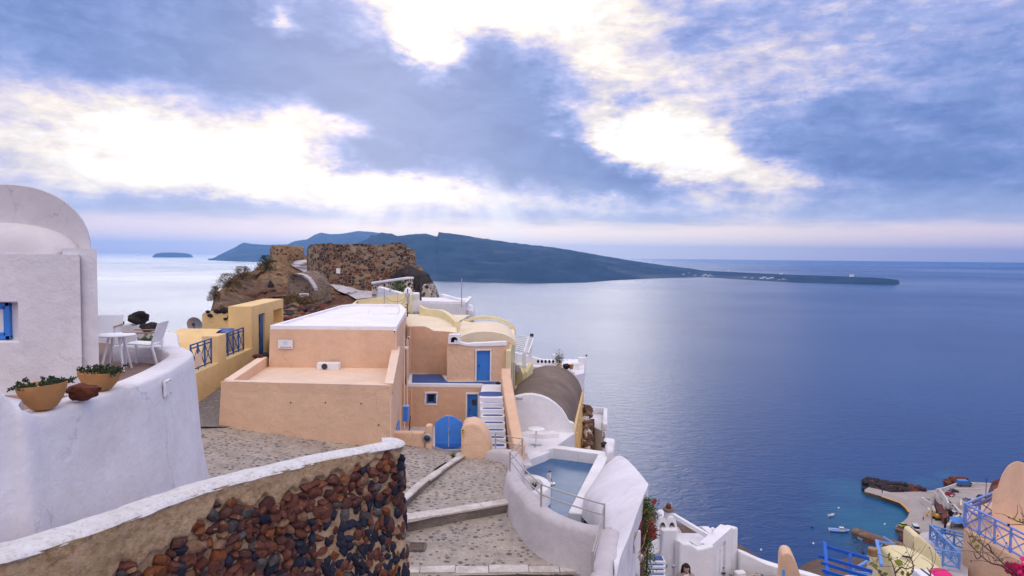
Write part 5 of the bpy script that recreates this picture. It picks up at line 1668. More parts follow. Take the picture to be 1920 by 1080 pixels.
ff = [Vector((X(px, 43), 43, Z(py, 43, 880))) for px, py in pf]; bk = [Vector((q.x * 1.1, 48, q.z)) for q in ff]; n = len(ff)
b.add(ff + bk, [tuple(range(n)), tuple(range(2 * n - 1, n - 1, -1))] + [(i, n + i, n + (i + 1) % n, (i + 1) % n) for i in range(n)])
b.build('wall', M['white_clean'], t, bevel=.03)
b = B(); b.box((X(884, 42.97), 42.98, Z(604, 43)), (.14, .03, .28)); b.build('window', M['steel'], t)
# ------------------------------------------------------------------ white parapet beside the path, with railing
t = T('path_parapet', 'thick rounded white parapet curving down the right side of the path', 'wall', PZ(1000, 960, -6.4))
rid = [P(918, 842, 21.3), P(946, 843, 20.8), P(966, 850, 20.2), P(968, 870, 18.9), P(962, 885, 18.0), P(972, 905, 17.0), P(990, 925, 16.1), P(1015, 950, 15.2), P(1050, 969, 14.6), P(1100, 985, 14.2), P(1143, 992, 14.0)]
rid2 = [P(1143, 992, 14.0), P(1140, 1020, 13.2), P(1134, 1050, 12.5), P(1126, 1085, 11.6), P(1118, 1130, 10.8)]


def round_wall(b, pts, w, h, foot=0.12, n=5):
    pl = spline(pts, n)
    rows = []
    for i, q in enumerate(pl):
        a = pl[max(i - 2, 0)]; c = pl[min(i + 2, len(pl) - 1)]
        dd = Vector((c.x - a.x, c.y - a.y, 0)).normalized(); nr = Vector((-dd.y, dd.x, 0))
        col_ = []
        hw = w / 2
        for (o, z) in [(-hw - foot * 1.6, -h), (-hw - foot * .7, -h * .6), (-hw - .02, -h * .28), (-hw, -.12), (-hw * .8, -.035), (-hw * .35, 0), (hw * .35, 0), (hw * .8, -.035), (hw, -.12), (hw + .02, -h * .28), (hw + foot, -h * 1.6)]:
            j = 0.028 * mnoise.noise(Vector((q.x * 1.8 + o, q.y * 1.8, z * 2)))
            col_.append(q + nr * (o + j) + Vector((0, 0, z + j * .6)))
        rows.append(col_)
    b.grid(rows)
    n_ = len(rows[0]); k = len(b.v) - len(rows) * n_
    b.f += [tuple(k + j for j in range(n_)), tuple(k + (len(rows) - 1) * n_ + j for j in range(n_ - 1, -1, -1))]; b.mi += [0, 0]
    return pl


b = B(); round_wall(b, rid, .40, 1.0); b.build('curved_wall', M['white_grey'], t, smooth=True, angle=70)
b = B(); round_wall(b, rid2, .42, 1.1); b.build('near_wall', M['white_grey'], t, smooth=True, angle=70)
M['rail'] = paint('grey_painted_rail', (0.38, 0.35, 0.33), .5, metal=.3, wear=.3)
t = T('railing', 'thin grey metal railing with two drooping rails on the curved white parapet', 'railing', P(956, 878, 18.2))
posts = [(929, 838, 811, 21.2), (979, 851, 821, 20.3), (956, 879, 846, 18.1), (1014.5, 949, 906, 15.2), (1132, 989, 943, 14.0), (1111, 1068, 1032, 12.0)]
tops = []
for i, (px, pb, pt, d_) in enumerate(posts):
    a = P(px, pb, d_); c = P(px, pt, d_)
    a2 = H(a, a.z - .05); c2 = H(a, c.z); tops.append((a, c2))
    b = B(); b.bar(a2, c2, .045, .045); b.build('post', M['rail'], t)
for i in range(len(tops) - 1):
    for fz, nm in ((0.96, 'rail'), (0.52, 'rail')):
        p0 = tops[i][0].lerp(tops[i][1], fz); p1 = tops[i + 1][0].lerp(tops[i + 1][1], fz)
        sg_ = .05 if (p1 - p0).length > 2 else .02
        b = B(); b.tube([p0.lerp(p1, k / 10) - Vector((0, 0, sg_ * 4 * (k / 10) * (1 - k / 10))) for k in range(11)], .017, 6); b.build(nm, M['rail'], t)

# ------------------------------------------------------------------ pool
zp = -7.5
t = T('pool', 'blue water pool inside thick white walls below the path', 'pool', P(1060, 900, 24) + Vector((0, 0, -1)))
cA, cB, cC = PZ(1038, 834, zp), PZ(1143, 847, zp), PZ(1078, 962, zp)
b = B()
b.wall([H(P(952, 852, 28.2), 0), H(PZ(1000, 842, zp), 0), H(cA, 0), H(cB, 0)], .42, -11, [zp - .12, zp - .08, zp, zp], -1)
b.build('rear_coping', M['white_clean'], t, bevel=.04)
b = B(); b.wall([H(cB + Vector((-.19, .0, 0)), 0), H(cC + Vector((-.0, 0, 0)), 0)], .40, -11, [zp + .004, zp + .004], 0); b.build('side_coping', M['white_clean'], t, bevel=.04)
b = B(); zw = -7.92
b.add([tuple(PZ(935, 880, zw)), tuple(PZ(990, 860, zw)), tuple(PZ(1034, 846, zw)), (cB.x, cB.y + .2, zw), (cC.x + .1, cC.y - .9, zw), tuple(PZ(930, 1010, zw))], [(0, 1, 2, 3, 4, 5)])
m, gg, bs, p = new_mat('pool_water')
c = gg.mix(gg.rng(gg.noise(p, 1.1, 5, .6), .45, .7), (0.03, 0.105, 0.24), (0.08, 0.14, 0.27))
gg.t.links.new(c, bs.inputs['Base Color']); bs.inputs['Roughness'].default_value = .22; bs.inputs['IOR'].default_value = 1.25
b1 = gg.n('ShaderNodeBump', {'Strength': .12, 'Distance': .02, 'Height': gg.noise(p, 3.0, 3, .5)}); gg.t.links.new(b1.outputs[0], bs.inputs['Normal'])
b.build('water', m, t)
# jacuzzi ring
c = PZ(986, 906, -7.35); c.z = 0
b = B()
b.lathe((c.x, c.y, 0), [(.80, -9), (.80, -7.40), (.77, -7.36), (.56, -7.36), (.53, -7.40), (.53, -7.8), (.36, -7.8), (.34, -8.3)], 44, sy=1.25, cap1=False); b.build('round_tub', M['white_clean'], t, smooth=True, angle=50)
b = B(); b.lathe((c.x, c.y, -7.86), [(.55, 0), (.55, .01)], 30, sy=1.25); b.build('tub_water', M['blue_floor'], t)
# shower / filter post
s = P(1031, 885, 23.6)
t2 = T('pool_ladder', 'small white stand with chrome fittings at the edge of the pool', 'pool fitting', H(s, zw))
b = B(); b.tube([H(s, zw), H(s, zw + .42)], .045, 8); b.tube([H(s + Vector((-.07, .05, 0)), zw), H(s + Vector((-.07, .05, 0)), zw + .34)], .03, 8); b.box(H(s, zw + .02), (.36, .2, .03)); b.build('stand', M['white_paint'], t2)
b = B(); b.lathe(H(s, zw + .42), [(.05, 0), (.05, .03), (.02, .05)], 10); b.tube([H(s, zw + .3), H(s + Vector((.09, -.04, 0)), zw + .05)], .012, 5); b.build('fitting', M['dark'], t2)
b = B(); r_ = random.Random(6); c = P(1001, 918, 20.8)
for k in range(70):
    a = r_.uniform(0, 6.28); d_ = Vector((math.cos(a) * .6, math.sin(a) * .6, r_.uniform(.6, 1.6))).normalized(); s2 = d_.cross(Vector((0, 0, 1))).normalized() * .012; L_ = r_.uniform(.15, .32)
    b.add([c - s2, c + d_ * L_ * .6 - s2, c + d_ * L_, c + d_ * L_ * .6 + s2, c + s2], [(0, 1, 2, 3, 4)])
b.build('plant', M['leaf'], merge=False, label='small spiky green plant between the round tub and the railing', cat='plant')

# ------------------------------------------------------------------ vaulted house and its patio
t = T('vaulted_house', 'house with a bare grey-brown barrel vault behind a white curved gable wall', 'house', P(1030, 800, 33))
c0x, c1x = X(992, 29, 800), X(1031, 38.5, 740)
b = B()
def gv(hw, rise, z0, ys_, n=36):
    return [[(lerp(c0x, c1x, (y - 29) / 9.5) + x, y, z0 + z) for x, z in arch_profile(n, hw, rise, 2.0)] for y in ys_]
b.grid(gv(1.86, 1.78, -8.05, [29.2, 31, 33, 35, 37, 38.5]))
e = gv(1.86, 1.78, -8.05, [38.5])[0]; b.add(e, [tuple(range(len(e)))])
b.build('vault', M['vault_grey'], t, smooth=True, angle=40)
b = B()
gb = [(949, 800), (950, 770), (953, 752), (962, 745), (972, 742.5), (985, 739.5), (1000, 739), (1015, 742), (1030, 748), (1043, 757), (1055, 768), (1062, 779), (1067.5, 790), (1077, 793.5), (1078.5, 838), (949, 838)]
ff = [Vector((X(px, 28.9, py), 28.9, Z(py, 28.9, 1000))) for px, py in gb]
ff = [H(q, -10) if i >= len(ff) - 2 else q for i, q in enumerate(ff)]
bk = [q + Vector((0, .32, 0)) for q in ff]; n = len(ff)
b.add(ff + bk, [tuple(range(n)), tuple(range(2 * n - 1, n - 1, -1))] + [(i, n + i, n + (i + 1) % n, (i + 1) % n) for i in range(n)])
b.build('gable_wall', M['white_clean'], t, bevel=.05)
b = B(); xr0, xr1 = X(1078.5, 28.95, 800), X(1094, 38.4, 740)
b.ex([(xr0 - .25, 29.23), (xr0 + .005, 29.23), (xr1, 38.4), (xr1 - .6, 38.4)], -11.5, -7.72); b.build('side_wall', M['ochre'], t, bevel=.03)
b = B()
for k in range(5):
    f = .12 + k * .19; x = lerp(xr0, xr1, f); y = lerp(28.95, 38.4, f); b.box((x + .01, y, -9.6), (.10, .08, 3.4 - k * .2))
b.build('pilasters', M['ochre'], t)
s = P(974, 747, 28.8); b = B(); b.box(s, (.24, .16, .12), rz=.2); b.build('flood_lamp', M['steel'], t, bevel=.02)
# patio floor and bench
b = B(); pp_ = [PZ(925, 884, -7.6), PZ(960, 872, -7.6), PZ(985, 864, -7.6), PZ(1005, 856, -7.6), PZ(1022, 850, -7.6), PZ(1036, 843, -7.6), PZ(1040, 838, -7.6), Vector((X(1080, 28.9), 28.95, -7.6)), Vector((X(940, 28.9), 28.95, -7.6))]
b.prism([H(q, -8.6) for q in pp_], [H(q, -7.6) for q in pp_])
b.build('patio', M['white_clean'], bevel=.05, kind='structure', label='whitewashed patio between the pool and the vaulted house')
b = B(); bp = spline([P(957, 846, 26.9), P(990, 832, 28.2), P(1020, 828, 28.2), P(1048, 812, 28.4)], 5)
b.wall([(q.x, q.y) for q in bp], .5, -7.9, -7.42, 1); b.build('bench', M['white_clean'], bevel=.06, label='curved whitewashed built-in bench at the foot of the gable wall', cat='bench')
c = PZ(1005, 836, -7.6)
tb = table(c, .34, 'round white pedestal table on the patio beside the white gable wall', M['white_paint'], h=.70)
b = B(); b.tube([c, c + Vector((0, 0, .69))], .025, 8); b.build('pedestal', M['white_paint'], tb)
b = B()
for k in range(3): a = 2.1 * k + .3; b.bar(c + Vector((0, 0, .05)), c + Vector((.24 * math.cos(a), .24 * math.sin(a), .01)), .04, .03)
b.build('foot', M['steel'], tb)
s = P(981, 830, 23.8); b = B(); b.bar(s + Vector((0, 0, -.35)), s + Vector((.06, .1, .15)), .22, .03); b.bar(s + Vector((.10, 0, -.35)), s + Vector((-.04, .1, .15)), .2, .02); b.build('folded_chair', M['white_paint'], label='folded white chair leaning at the lower end of the stair parapet', cat='chair', bevel=.01)
# pots in front on the vault base
# ruined stone strip, white house beyond
t = T('ruined_wall', 'tumbled strip of brown rubble wall beside the vaulted house', 'ruin', P(1100, 830, 38))
M['castle_rock0'] = plaster('brown_rubble_stone', (0.24, 0.15, 0.10), (0.10, 0.06, 0.045), .7, bump=.8, scale=2, var=.4)
b = B()
r_ = random.Random(77)
for k in range(110):
    f = r_.random(); px = interp([(0, 1097), (.5, 1103), (1, 1099)], f) + r_.uniform(-5, 7); q = P(px, lerp(762, 850, f), 37.5 - 3 * f + r_.uniform(0, .6)); b.m = r_.choice([0, 0, 1, 2]); b.cut_stone(q, (r_.uniform(.12, .3), .25, r_.uniform(.1, .24)), r_, sub=1)
for k, (px, py, s_) in enumerate(() and ((1098, 768, .45), (1103, 785, .5), (1107, 800, .5), (1102, 815, .55), (1109, 828, .5), (1098, 838, .6), (1112, 845, .6), (1100, 800, .5), (1090, 850, .7))):
    q = P(px, py, 37.5 - k * .35); b.rock(q, (s_ * .8, s_, s_ * 1.1), k + 2, 2, .4)
b.build('rubble', [M['castle_rock0'], M['lava_red'], M['marble']], t, smooth=True, angle=40, merge=False)
b = B(); b.ex([(X(1109, 37.5), 37.5), (X(1116, 37.5), 37.5), (X(1116, 39), 39), (X(1108, 39), 39)], -13, Z(797, 37.5, 1110)); b.build('red_pier', M['lava_red'], t, bevel=.04)
t = T('white_house', 'white flat roofed house end with a framed niche, at the cliff edge beyond the vault', 'house', P(1120, 850, 40))
b = B(); zq = Z(767, 40, 1115)
b.ex([(X(1108, 38), 38), (X(1137, 36.5), 36.5), (X(1138, 41.5), 42), (X(1098, 42), 42)], -18, zq - .45); b.build('wall', M['white_clean'], t, bevel=.05)
b = B(); b.wall([(X(1100, 41), 41.0), (X(1135.5, 40.8), 40.6), (X(1136.5, 36.6), 36.7)], .26, zq - .446, zq - .05, 0); b.build('parapet', M['white_clean'], t, bevel=.06)
b = B(); s = P(1129, 803, 36.9); b.box(s + Vector((0, -.1, 0)), (.04, .4, .75)); b.build('niche_frame', M['white_paint'], t)
# white upper terrace behind the vault with pillars
t = T('white_terrace', 'white terrace with square pillars and pots behind the grey-brown vault', 'terrace', P(1030, 700, 42))
zt2 = Z(679, 42, 1010)
b = B()
b.wall([(X(958, 43.5), 43.5), (X(1000, 43), 43), (X(1058, 41), 41)], .26, -12, [Z(652 + 6, 43.5, 960), Z(669, 43, 1000), Z(684, 41, 1058)], 0)
b.wall([(X(966, 40), 40.2), (X(1062, 38.9), 39.1), (X(1077, 38.9), 38.9)], .3, -12, [Z(684, 40, 970), Z(693, 39, 1060), Z(697, 38.9, 1077)], 0)
b.build('parapet', M['white_clean'], t, bevel=.05)
b = B(); b.add([(X(960, 40), 40.3, -6.9), (X(1085, 39), 39.2, -6.9), (X(1102, 44), 45, -6.9), (X(960, 44), 45, -6.9)], [(0, 1, 2, 3)]); b.build('floor', M['white_clean'], t)
for (px, d_, pt, pb, wpx) in ((1043, 41.8, 664.5, 690, 14), (1091, 42.5, 670, 690, 13), (1079, 41, 680, 692, 14)):
    b = B(); w_ = wpx / FPX * d_; b.box((X(px, d_, 680), d_, (Z(pt, d_, px) + Z(pb, d_, px)) / 2 - .3), (w_, w_, Z(pt, d_, px) - Z(pb, d_, px) + .6)); b.build('pillar', M['white_clean'], t, bevel=.03)
b = B(); b.ex([(X(1077, 38.6), 38.6), (X(1096, 41), 42.5), (X(1101, 42), 43.5), (X(1101, 38), 39.5)], -16, Z(699, 39.5, 1095)); b.build('outer_wall', M['white'], t, bevel=.03)
b = B(); b.box((X(1099, 42.5), 42.5, Z(667, 42.5, 1098) + .02), (.1, .1, .1)); b.build('pillar_lamp', M['dark'], t)
t2 = T('shrub', 'small bushy potted shrub against the square white pillar', 'plant', P(1048, 692, 40.8))
b = B(); c = P(1048, 691, 40.8); b.lathe(c, [(.12, 0), (.17, .22), (.0, .22)], 12, cap1=False); b.build('pot', M['terracotta'], t2)
b = B(); r_ = random.Random(9)
for k in range(420):
    q = c + Vector((r_.gauss(0, .15), r_.gauss(0, .12), .25 + abs(r_.gauss(.3, .22)))); dv = Vector((r_.gauss(0, 1), r_.gauss(0, 1), r_.gauss(.2, 1))).normalized() * .07; s2 = dv.cross(Vector((.3, 1, .2))).normalized() * .02
    b.add([q - s2, q + dv, q + s2], [(0, 1, 2)])
b.build('foliage', M['leaf_dark'], t2, merge=False)
for k, (px, py, mt, lab) in enumerate(((1062, 687, 'lava', 'dark lump of lava set on the white terrace wall'), (1071, 689, 'terracotta', 'small pale clay pot beside the dark lava lump on the terrace wall'), (1024, 682, 'lava', 'row of little dark pots on the white terrace wall'))):
    q = P(px, py, 39.2); b = B()
    if k == 1: b.lathe(q, [(.09, -.1), (.13, .1), (.14, .18), (.0, .16)], 12, cap1=False)
    elif k == 0: b.rock(q, (.22, .18, .18), 3, 2, .5)
    else:
        for j in range(5): b.lathe(q + Vector(((j - 2) * .22, 0.6, -.05)), [(.05, 0), (.08, .1), (.04, .17)], 8)
    b.build('stone' if k == 0 else 'pot', M[mt], smooth=True, label=lab, cat='stone' if k == 0 else 'pot')
# pergola
t = T('pergola', 'white slatted pergola on two posts above the cream wall', 'pergola', P(980, 690, 39))
pa, pb_, pc_, pd_ = P(963, 628, 41.5), P(1000, 633, 41.0), P(990, 661, 37.0), P(962, 654, 37.4)
n = 9
b = B()
for k in range(n):
    f = k / (n - 1); b.bar(pd_.lerp(pa, f), pc_.lerp(pb_, f), .06, .05)
b.build('slats', M['white_paint'], t)
for u, v_ in ((pd_, pa), (pc_, pb_), (pd_.lerp(pc_, .75), pa.lerp(pb_, .75))):
    b = B(); b.bar(u - Vector((0, 0, .06)), v_ - Vector((0, 0, .06)), .08, .08); b.build('beam', M['white_paint'], t)
for q in (pc_.lerp(pd_, .25), pb_.lerp(pa, .15)):
    b = B(); b.bar(q - Vector((0, 0, .08)), H(q, -7.2), .22, .22); b.build('post', M['white_paint'], t)
b = B(); q = P(997, 630, 41); b.box(q + Vector((0, 0, .06)), (.22, .16, .18)); b.build('floodlight', M['dark'], t)
b = B()
cw = spline([P(957, 680, 37.5), P(968, 681, 37.8), P(978, 688, 37.2), P(984, 701, 36.4), P(989, 690, 36.6), P(996, 680, 37.0)], 3)
b.wall([(q.x, q.y) for q in cw], .22, -9.5, [q.z for q in cw], 0)
b.build('cream_garden_wall', M['cream'], bevel=.03, label='curved cream garden wall under the white pergola', cat='wall')
b = B(); q = P(975, 715, 36.0); b.box((q.x, q.y + .5, -7.6), (2.4, 2.5, .8)); b.build('cream_ledge', M['cream_pale'], label='cream ledge between the cream wall and the grey-brown vault', cat='ledge')

# ------------------------------------------------------------------ white house with scooped roof, red door
t = T('scoop_roof_house', 'white house with a smooth scooped roof and a dark red door beside the vine', 'house', P(1180, 1060, 14))
lc = [P(1147, 1120, 11.6), P(1150, 1050, 12.55), P(1122, 1000, 16.2), PZ(1088, 962, -7.72), PZ(1106, 928, -7.8), PZ(1130, 893, -7.95), PZ(1150, 879, -8.2)]
rc_ = [P(1150, 1125, 11.6), P(1162, 1050, 12.6), P(1178, 1010, 13.3), P(1192, 970, 14.3), P(1203, 940, 15.2), P(1212, 918, 16.1), P(1216, 908, 16.7)]
rows = []
for a, c in zip(lc, rc_):
    row = []
    for k in range(13):
        f = k / 12
        q = a.lerp(c, f)
        gz = lerp(a.z, c.z, f ** .55)
        row.append(H(q, gz))
    rows.append(row)
rr2 = []
colsp = [spline([r[k] for r in rows], 4) for k in range(13)]
for i in range(len(colsp[0])): rr2.append([colsp[k][i] for k in range(13)])
b = B(); b.grid(rr2)
b.build('roof', M['white'], t, smooth=True, angle=60)
ev = [r[-1] for r in rr2]
b = B(); b.grid([[H(q, q.z) for q in ev], [H(q + Vector((.0, .0, 0)), -12) for q in ev]])
x2, y2 = ev[-1].x, ev[-1].y
b.add([H(ev[-1], ev[-1].z), H(ev[-1], -12), Vector((rows[-1][0].x, rows[-1][0].y, -12)), rows[-1][0]], [(0, 1, 2, 3)])
b.add([rows[0][0], H(rows[0][0], -12), H(rows[0][-1], -12), rows[0][-1]], [(0, 1, 2, 3)])
b.build('wall', M['white'], t)
# door in the visible side wall: frame proud of it
def ev_at(px):
    for i in range(len(ev) - 1):
        r = ray(px, 1000); k0 = ev[i].x / ev[i].y; k1 = ev[i + 1].x / ev[i + 1].y; kk = r.x / r.y
        if (k0 - kk) * (k1 - kk) <= 0: return ev[i].lerp(ev[i + 1], (kk - k0) / (k1 - k0))
    return ev[-1]
d0, d1_ = ev_at(1194), ev_at(1207)
nv = Vector(((d1_ - d0).y, -(d1_ - d0).x, 0)).normalized()
if nv.dot(d0) > 0: nv = -nv
zt_d = P(1206, 968, d1_.y).z; zb_d = -9.4
M['red_door'] = paint('dark_red_door', (0.10, 0.008, 0.012), .5)
b = B(); b.bar(H(d0, (zt_d + zb_d) / 2), H(d1_, (zt_d + zb_d) / 2), .10, zt_d - zb_d, up=(0, 0, 1)); b.build('door', M['red_door'], t, label='dark red door')
for q in (d0, d1_):
    b = B(); b.bar(H(q + nv * .03, zb_d), H(q + nv * .03, zt_d + .05), .09, .09); b.build('door_frame', M['white_paint'], t)
b = B(); q = ev_at(1190); s = P(1193, 1045, q.y) ; b.rock(s + nv * .1, (.05, .05, .09), 3, 2, .1); b.build('wall_lantern', M['steel'], t, smooth=True)
# twig pinned to the wall
b = B(); r_ = random.Random(5)
q0 = P(1186, 1045, 13.3) + nv * .05
for k in range(6):
    a_ = q0 + Vector((r_.uniform(-.05, .15), r_.uniform(-.1, .1), r_.uniform(-.1, .1))); e_ = a_ + Vector((r_.uniform(-.02, .14), 0, r_.uniform(.1, .5)))
    b.tube([a_, a_.lerp(e_, .5) + Vector((r_.uniform(-.04, .04), 0, 0)), e_], .008, 4)
b.build('dry_twigs', M['wood'], label='dry twigs hanging on the white wall left of the red door', cat='twigs', merge=False)
# small white wall block and lamp at the far end of the pool wall
b = B(); q = P(1150, 850, 25.2)
b.ex([(X(1140, 25), 25.0), (X(1156, 25), 25.2), (X(1160, 26.3), 26.8), (X(1136, 26.6), 27)], -13, Z(843, 25.2, 1150)); b.ex([(X(1152, 24), 24.0), (X(1167, 24), 24.2), (X(1168, 25.3), 25.8), (X(1150, 25.6), 25.5)], -13, Z(875, 24.2, 1150))
b.build('white_wall', M['white'], bevel=.12, seg=4, label='rounded white wall ends stepping down beyond the pool corner', cat='wall')
t2 = T('wall_lantern', 'small dark lantern on the wall end beyond the pool corner', 'lantern', P(1133, 838, 26.5))
b = B(); q = P(1133, 838, 26.5); b.lathe(q, [(.12, 0), (.12, .1), (.16, .13), (.06, .2)], 12); b.build('lantern_head', M['lava'], t2, smooth=True, angle=40)
b = B(); b.tube([q - Vector((0, 0, .5)), q], .06, 8); b.build('stalk', M['white_clean'], t2)

# bougainvillea hanging beside the door
t = T('flowering_vine', 'leafy green vine with red flowers hanging along the corner of the white house', 'vine', P(1215, 1075, 15))
b = B(); bf = B(); bs_ = B(); r_ = random.Random(12)
spine = [P(1206, 940, 15.6), P(1213, 955, 15.5), P(1210, 985, 15.3), P(1214, 1010, 15.2), P(1213, 1045, 15.1), P(1211, 1090, 15)]
sl = spline(spine, 10)
bs_.tube(sl, .018, 5)
br = spline([P(1213, 950, 15.5), P(1222, 960, 15.3), P(1229, 975, 15.3)], 6); br2 = spline([P(1213, 985, 15.3), P(1222, 990, 15.2), P(1228, 1002, 15.1)], 6); br3 = spline([P(1207, 940, 15.6), P(1218, 938, 15.5), P(1225, 943, 15.5)], 6)
for q_ in (br, br2, br3): bs_.tube(q_, .008, 4)
for path_, n_, sp_r in ((sl, 1500, .085), (br, 110, .07), (br2, 80, .07), (br3, 120, .07)):
    for k in range(n_):
        f = r_.random(); i = min(len(path_) - 2, int(f * (len(path_) - 1))); q = path_[i].lerp(path_[i + 1], r_.random())
        dens = .8 + .6 * mnoise.noise(q * 3)
        q = q + Vector((r_.gauss(0, sp_r * dens), r_.gauss(0, sp_r * .8), r_.gauss(0, sp_r * .6)))
        dv = Vector((r_.gauss(0, 1), r_.gauss(0, 1), r_.gauss(-.2, 1))).normalized() * r_.uniform(.035, .07); s2 = dv.cross(Vector((r_.gauss(0, 1), r_.gauss(0, 1), .3))).normalized() * .018
        b.m = 1 if r_.random() < .22 else 0
        b.add([q - s2 * .3, q + dv * .45 - s2, q + dv, q + dv * .45 + s2], [(0, 1, 2, 3)])
for (px, py) in ((1226, 941), (1218, 978), (1221, 996), (1229, 994), (1222, 1004), (1216, 1000), (1228, 1007), (1222, 985)):
    c = P(px, py, 15.1)
    bf = B()
    for k in range(16):
        q = c + Vector((r_.gauss(0, .025), r_.gauss(0, .02), r_.gauss(0, .025))); dv = Vector((r_.gauss(0, 1), r_.gauss(0, 1), r_.gauss(0, 1))).normalized() * .04; s2 = dv.cross(Vector((.3, 1, .3))).normalized() * .022
        bf.add([q - s2, q + dv, q + s2], [(0, 1, 2)])
    bf.build('flower', M['red'], t, merge=False)
bs_.build('stem', M['twig'], t, merge=False); b.build('leaves', [M['leaf'], M['leaf_lime']], t, merge=False)

# ------------------------------------------------------------------ gate house group, lower right
yg = 19.0
t = T('twin_hood_chimney', 'tall tapered white chimney crowned by two domed hoods', 'chimney', P(1255, 1090, 18))
b = B(); yc = 18.0
pf = [(1238, 993), (1241, 1000), (1240, 1030), (1236, 1055), (1233, 1100), (1236, 1180), (1280, 1180), (1276, 1100), (1273, 1050), (1271, 1010), (1272, 992)]
ff = [Vector((X(px, yc, 1030), yc, Z(py, yc, 1255))) for px, py in pf]; bk = [q + Vector((0, .55, 0)) for q in ff]; n = len(ff)
b.add(ff + bk, [tuple(range(n)), tuple(range(2 * n - 1, n - 1, -1))] + [(i, n + i, n + (i + 1) % n, (i + 1) % n) for i in range(n)])
b.build('stack', M['white_clean'], t, bevel=.07, seg=4)
for px in (1244.5, 1262):
    c = Vector((X(px, yc, 990), yc + .12, Z(995, yc, px)))
    b = B(); rows = []
    # hood: half dome with an arched mouth to the front
    for k in range(9):
        a = math.pi / 2 * k / 8
        rows.append([(c.x + .145 * math.cos(th) * math.cos(a) ** .6, c.y + .02 + .32 * math.sin(a), c.z + .32 * math.sin(th) * math.cos(a) ** .6) for th in [math.pi * j / 14 for j in range(15)]])
    inner = [(c.x + .085 * math.cos(th), c.y - .0, c.z + .18 * math.sin(th)) for th in [math.pi * j / 14 for j in range(15)]]
    inner2 = [(x, y + .25, z) for x, y, z in inner]
    rows = [inner2, inner] + rows
    b.grid(rows); b.box((c.x, c.y + .16, c.z - .06), (.30, .40, .12)); b.build('hood', M['white_clean'], t, smooth=True, angle=50)
    b = B(); b.box((c.x, c.y + .22, c.z + .09), (.2, .02, .2)); b.build('flue', M['wood'], t)
t = T('round_chimney', 'round white chimney pot with a dark stone cap and clay top', 'chimney', P(1253, 975, 20))
c = P(1253, 975, 20.0)
b = B(); b.lathe((c.x, c.y, 0), [(.15, -10), (.14, Z(975, 20, 1253)), (.125, Z(950, 20, 1253))], 20); b.build('shaft', M['white_clean'], t, smooth=True, angle=40)
b = B(); z_ = Z(950, 20, 1253); b.lathe((c.x, c.y, z_), [(.13, 0), (.17, .03), (.16, .08), (.11, .09)], 18); b.build('cap', M['vault_grey'], t, smooth=True, angle=40)
b = B(); b.lathe((c.x, c.y, z_ + .09), [(.085, 0), (.06, .12), (.03, .14)], 14); b.build('clay_top', M['lava_red'], t, smooth=True, angle=40)
t = T('gate_house', 'white walled gateway with a sloping lintel and panelled white door', 'gateway', P(1350, 1090, 19))
L0 = P(1334, 1018, 18.6); R0 = P(1373, 993, 19.9); E0 = P(1384, 998, 20.2)
L0.z = R0.z = (L0.z + R0.z) / 2
b = B()
d_ = (H(R0, 0) - H(L0, 0)); Ld = d_.length; dn = d_ / Ld; nin = Vector((-dn.y, dn.x, 0))
zbase = -9.9
b.facade(L0, R0, zbase, L0.z, [(Ld * .26, Ld * .70, .02, L0.z - .22 - zbase)], rev=.14)
A4 = [H(L0, 0), H(R0, 0), H(R0 + nin * .35, 0), H(L0 + nin * .35, 0)]
b.add([H(A4[0], L0.z), H(A4[1], L0.z), H(A4[2], L0.z), H(A4[3], L0.z)], [(0, 1, 2, 3)])
b.add([H(A4[1], zbase), H(A4[1], L0.z), H(A4[2], L0.z), H(A4[2], zbase)], [(0, 1, 2, 3)])
b.build('gate_wall', M['white_clean'], t)
E0 = H(P(1385, 998, 20.0), 0); q = [H(R0, 0) + dn * .004, E0, E0 + nin * .34, H(R0, 0) + nin * .34 + dn * .004]
b = B(); b.prism([H(v_, zbase) for v_ in q], [H(v_, L0.z - .03) for v_ in q]); b.build('end_pier', M['white_clean'], t, bevel=.06)
pA = L0 + dn * (Ld * .27) + nin * .09; pB = L0 + dn * (Ld * .69) + nin * .09
hd_ = L0.z - .24 - zbase
b = B(); b.bar(H(pA, zbase + .01 + hd_ / 2), H(pB, zbase + .01 + hd_ / 2), .05, hd_)
dr = b.build('door', M['white_paint'], t)
b = B()
for (z0, z1) in ((.25, .8), (.95, hd_ - .15)):
    for f in (.25, .75):
        a_ = pA.lerp(pB, f - .17) - nin * .035; c_ = pA.lerp(pB, f + .17) - nin * .035
        b.bar(H(a_, zbase + (z0 + z1) / 2), H(c_, zbase + (z0 + z1) / 2), .03, z1 - z0)
b.build('panels', M['white_paint'], dr, bevel=.01, seg=1)
b = B(); q = pA.lerp(pB, .88) - nin * .07; b.box(H(q, zbase + .86), (.12, .05, .03)); b.box(H(q, zbase + 1.02), (.03, .04, .03)); b.build('handle', M['dark'], dr)
# curved front wall left of the door
b = B()
wp = [(1270, 1012, 18.2), (1278, 1018, 18.3), (1290, 1018, 18.35), (1298, 1022, 18.4), (1306, 1027, 18.4), (1316, 1025, 18.45), (1326, 1022, 18.5), (1335, 1020, 18.55)]
pl = [P(*q) for q in wp]
b.wall([(q.x, q.y) for q in pl], .22, -9.5, [q.z for q in pl], 0); b.build('front_wall', M['white_clean'], t, bevel=.05)
b = B()
for px, py in ((1249, 1060), (1263, 1062)):
    s = P(px, py, 17.9); b.rock(s, (.05, .04, .08) if px < 1255 else (.06, .03, .05), 3, 2, .1)
b.build('wall_lights', M['steel'], t, smooth=True)
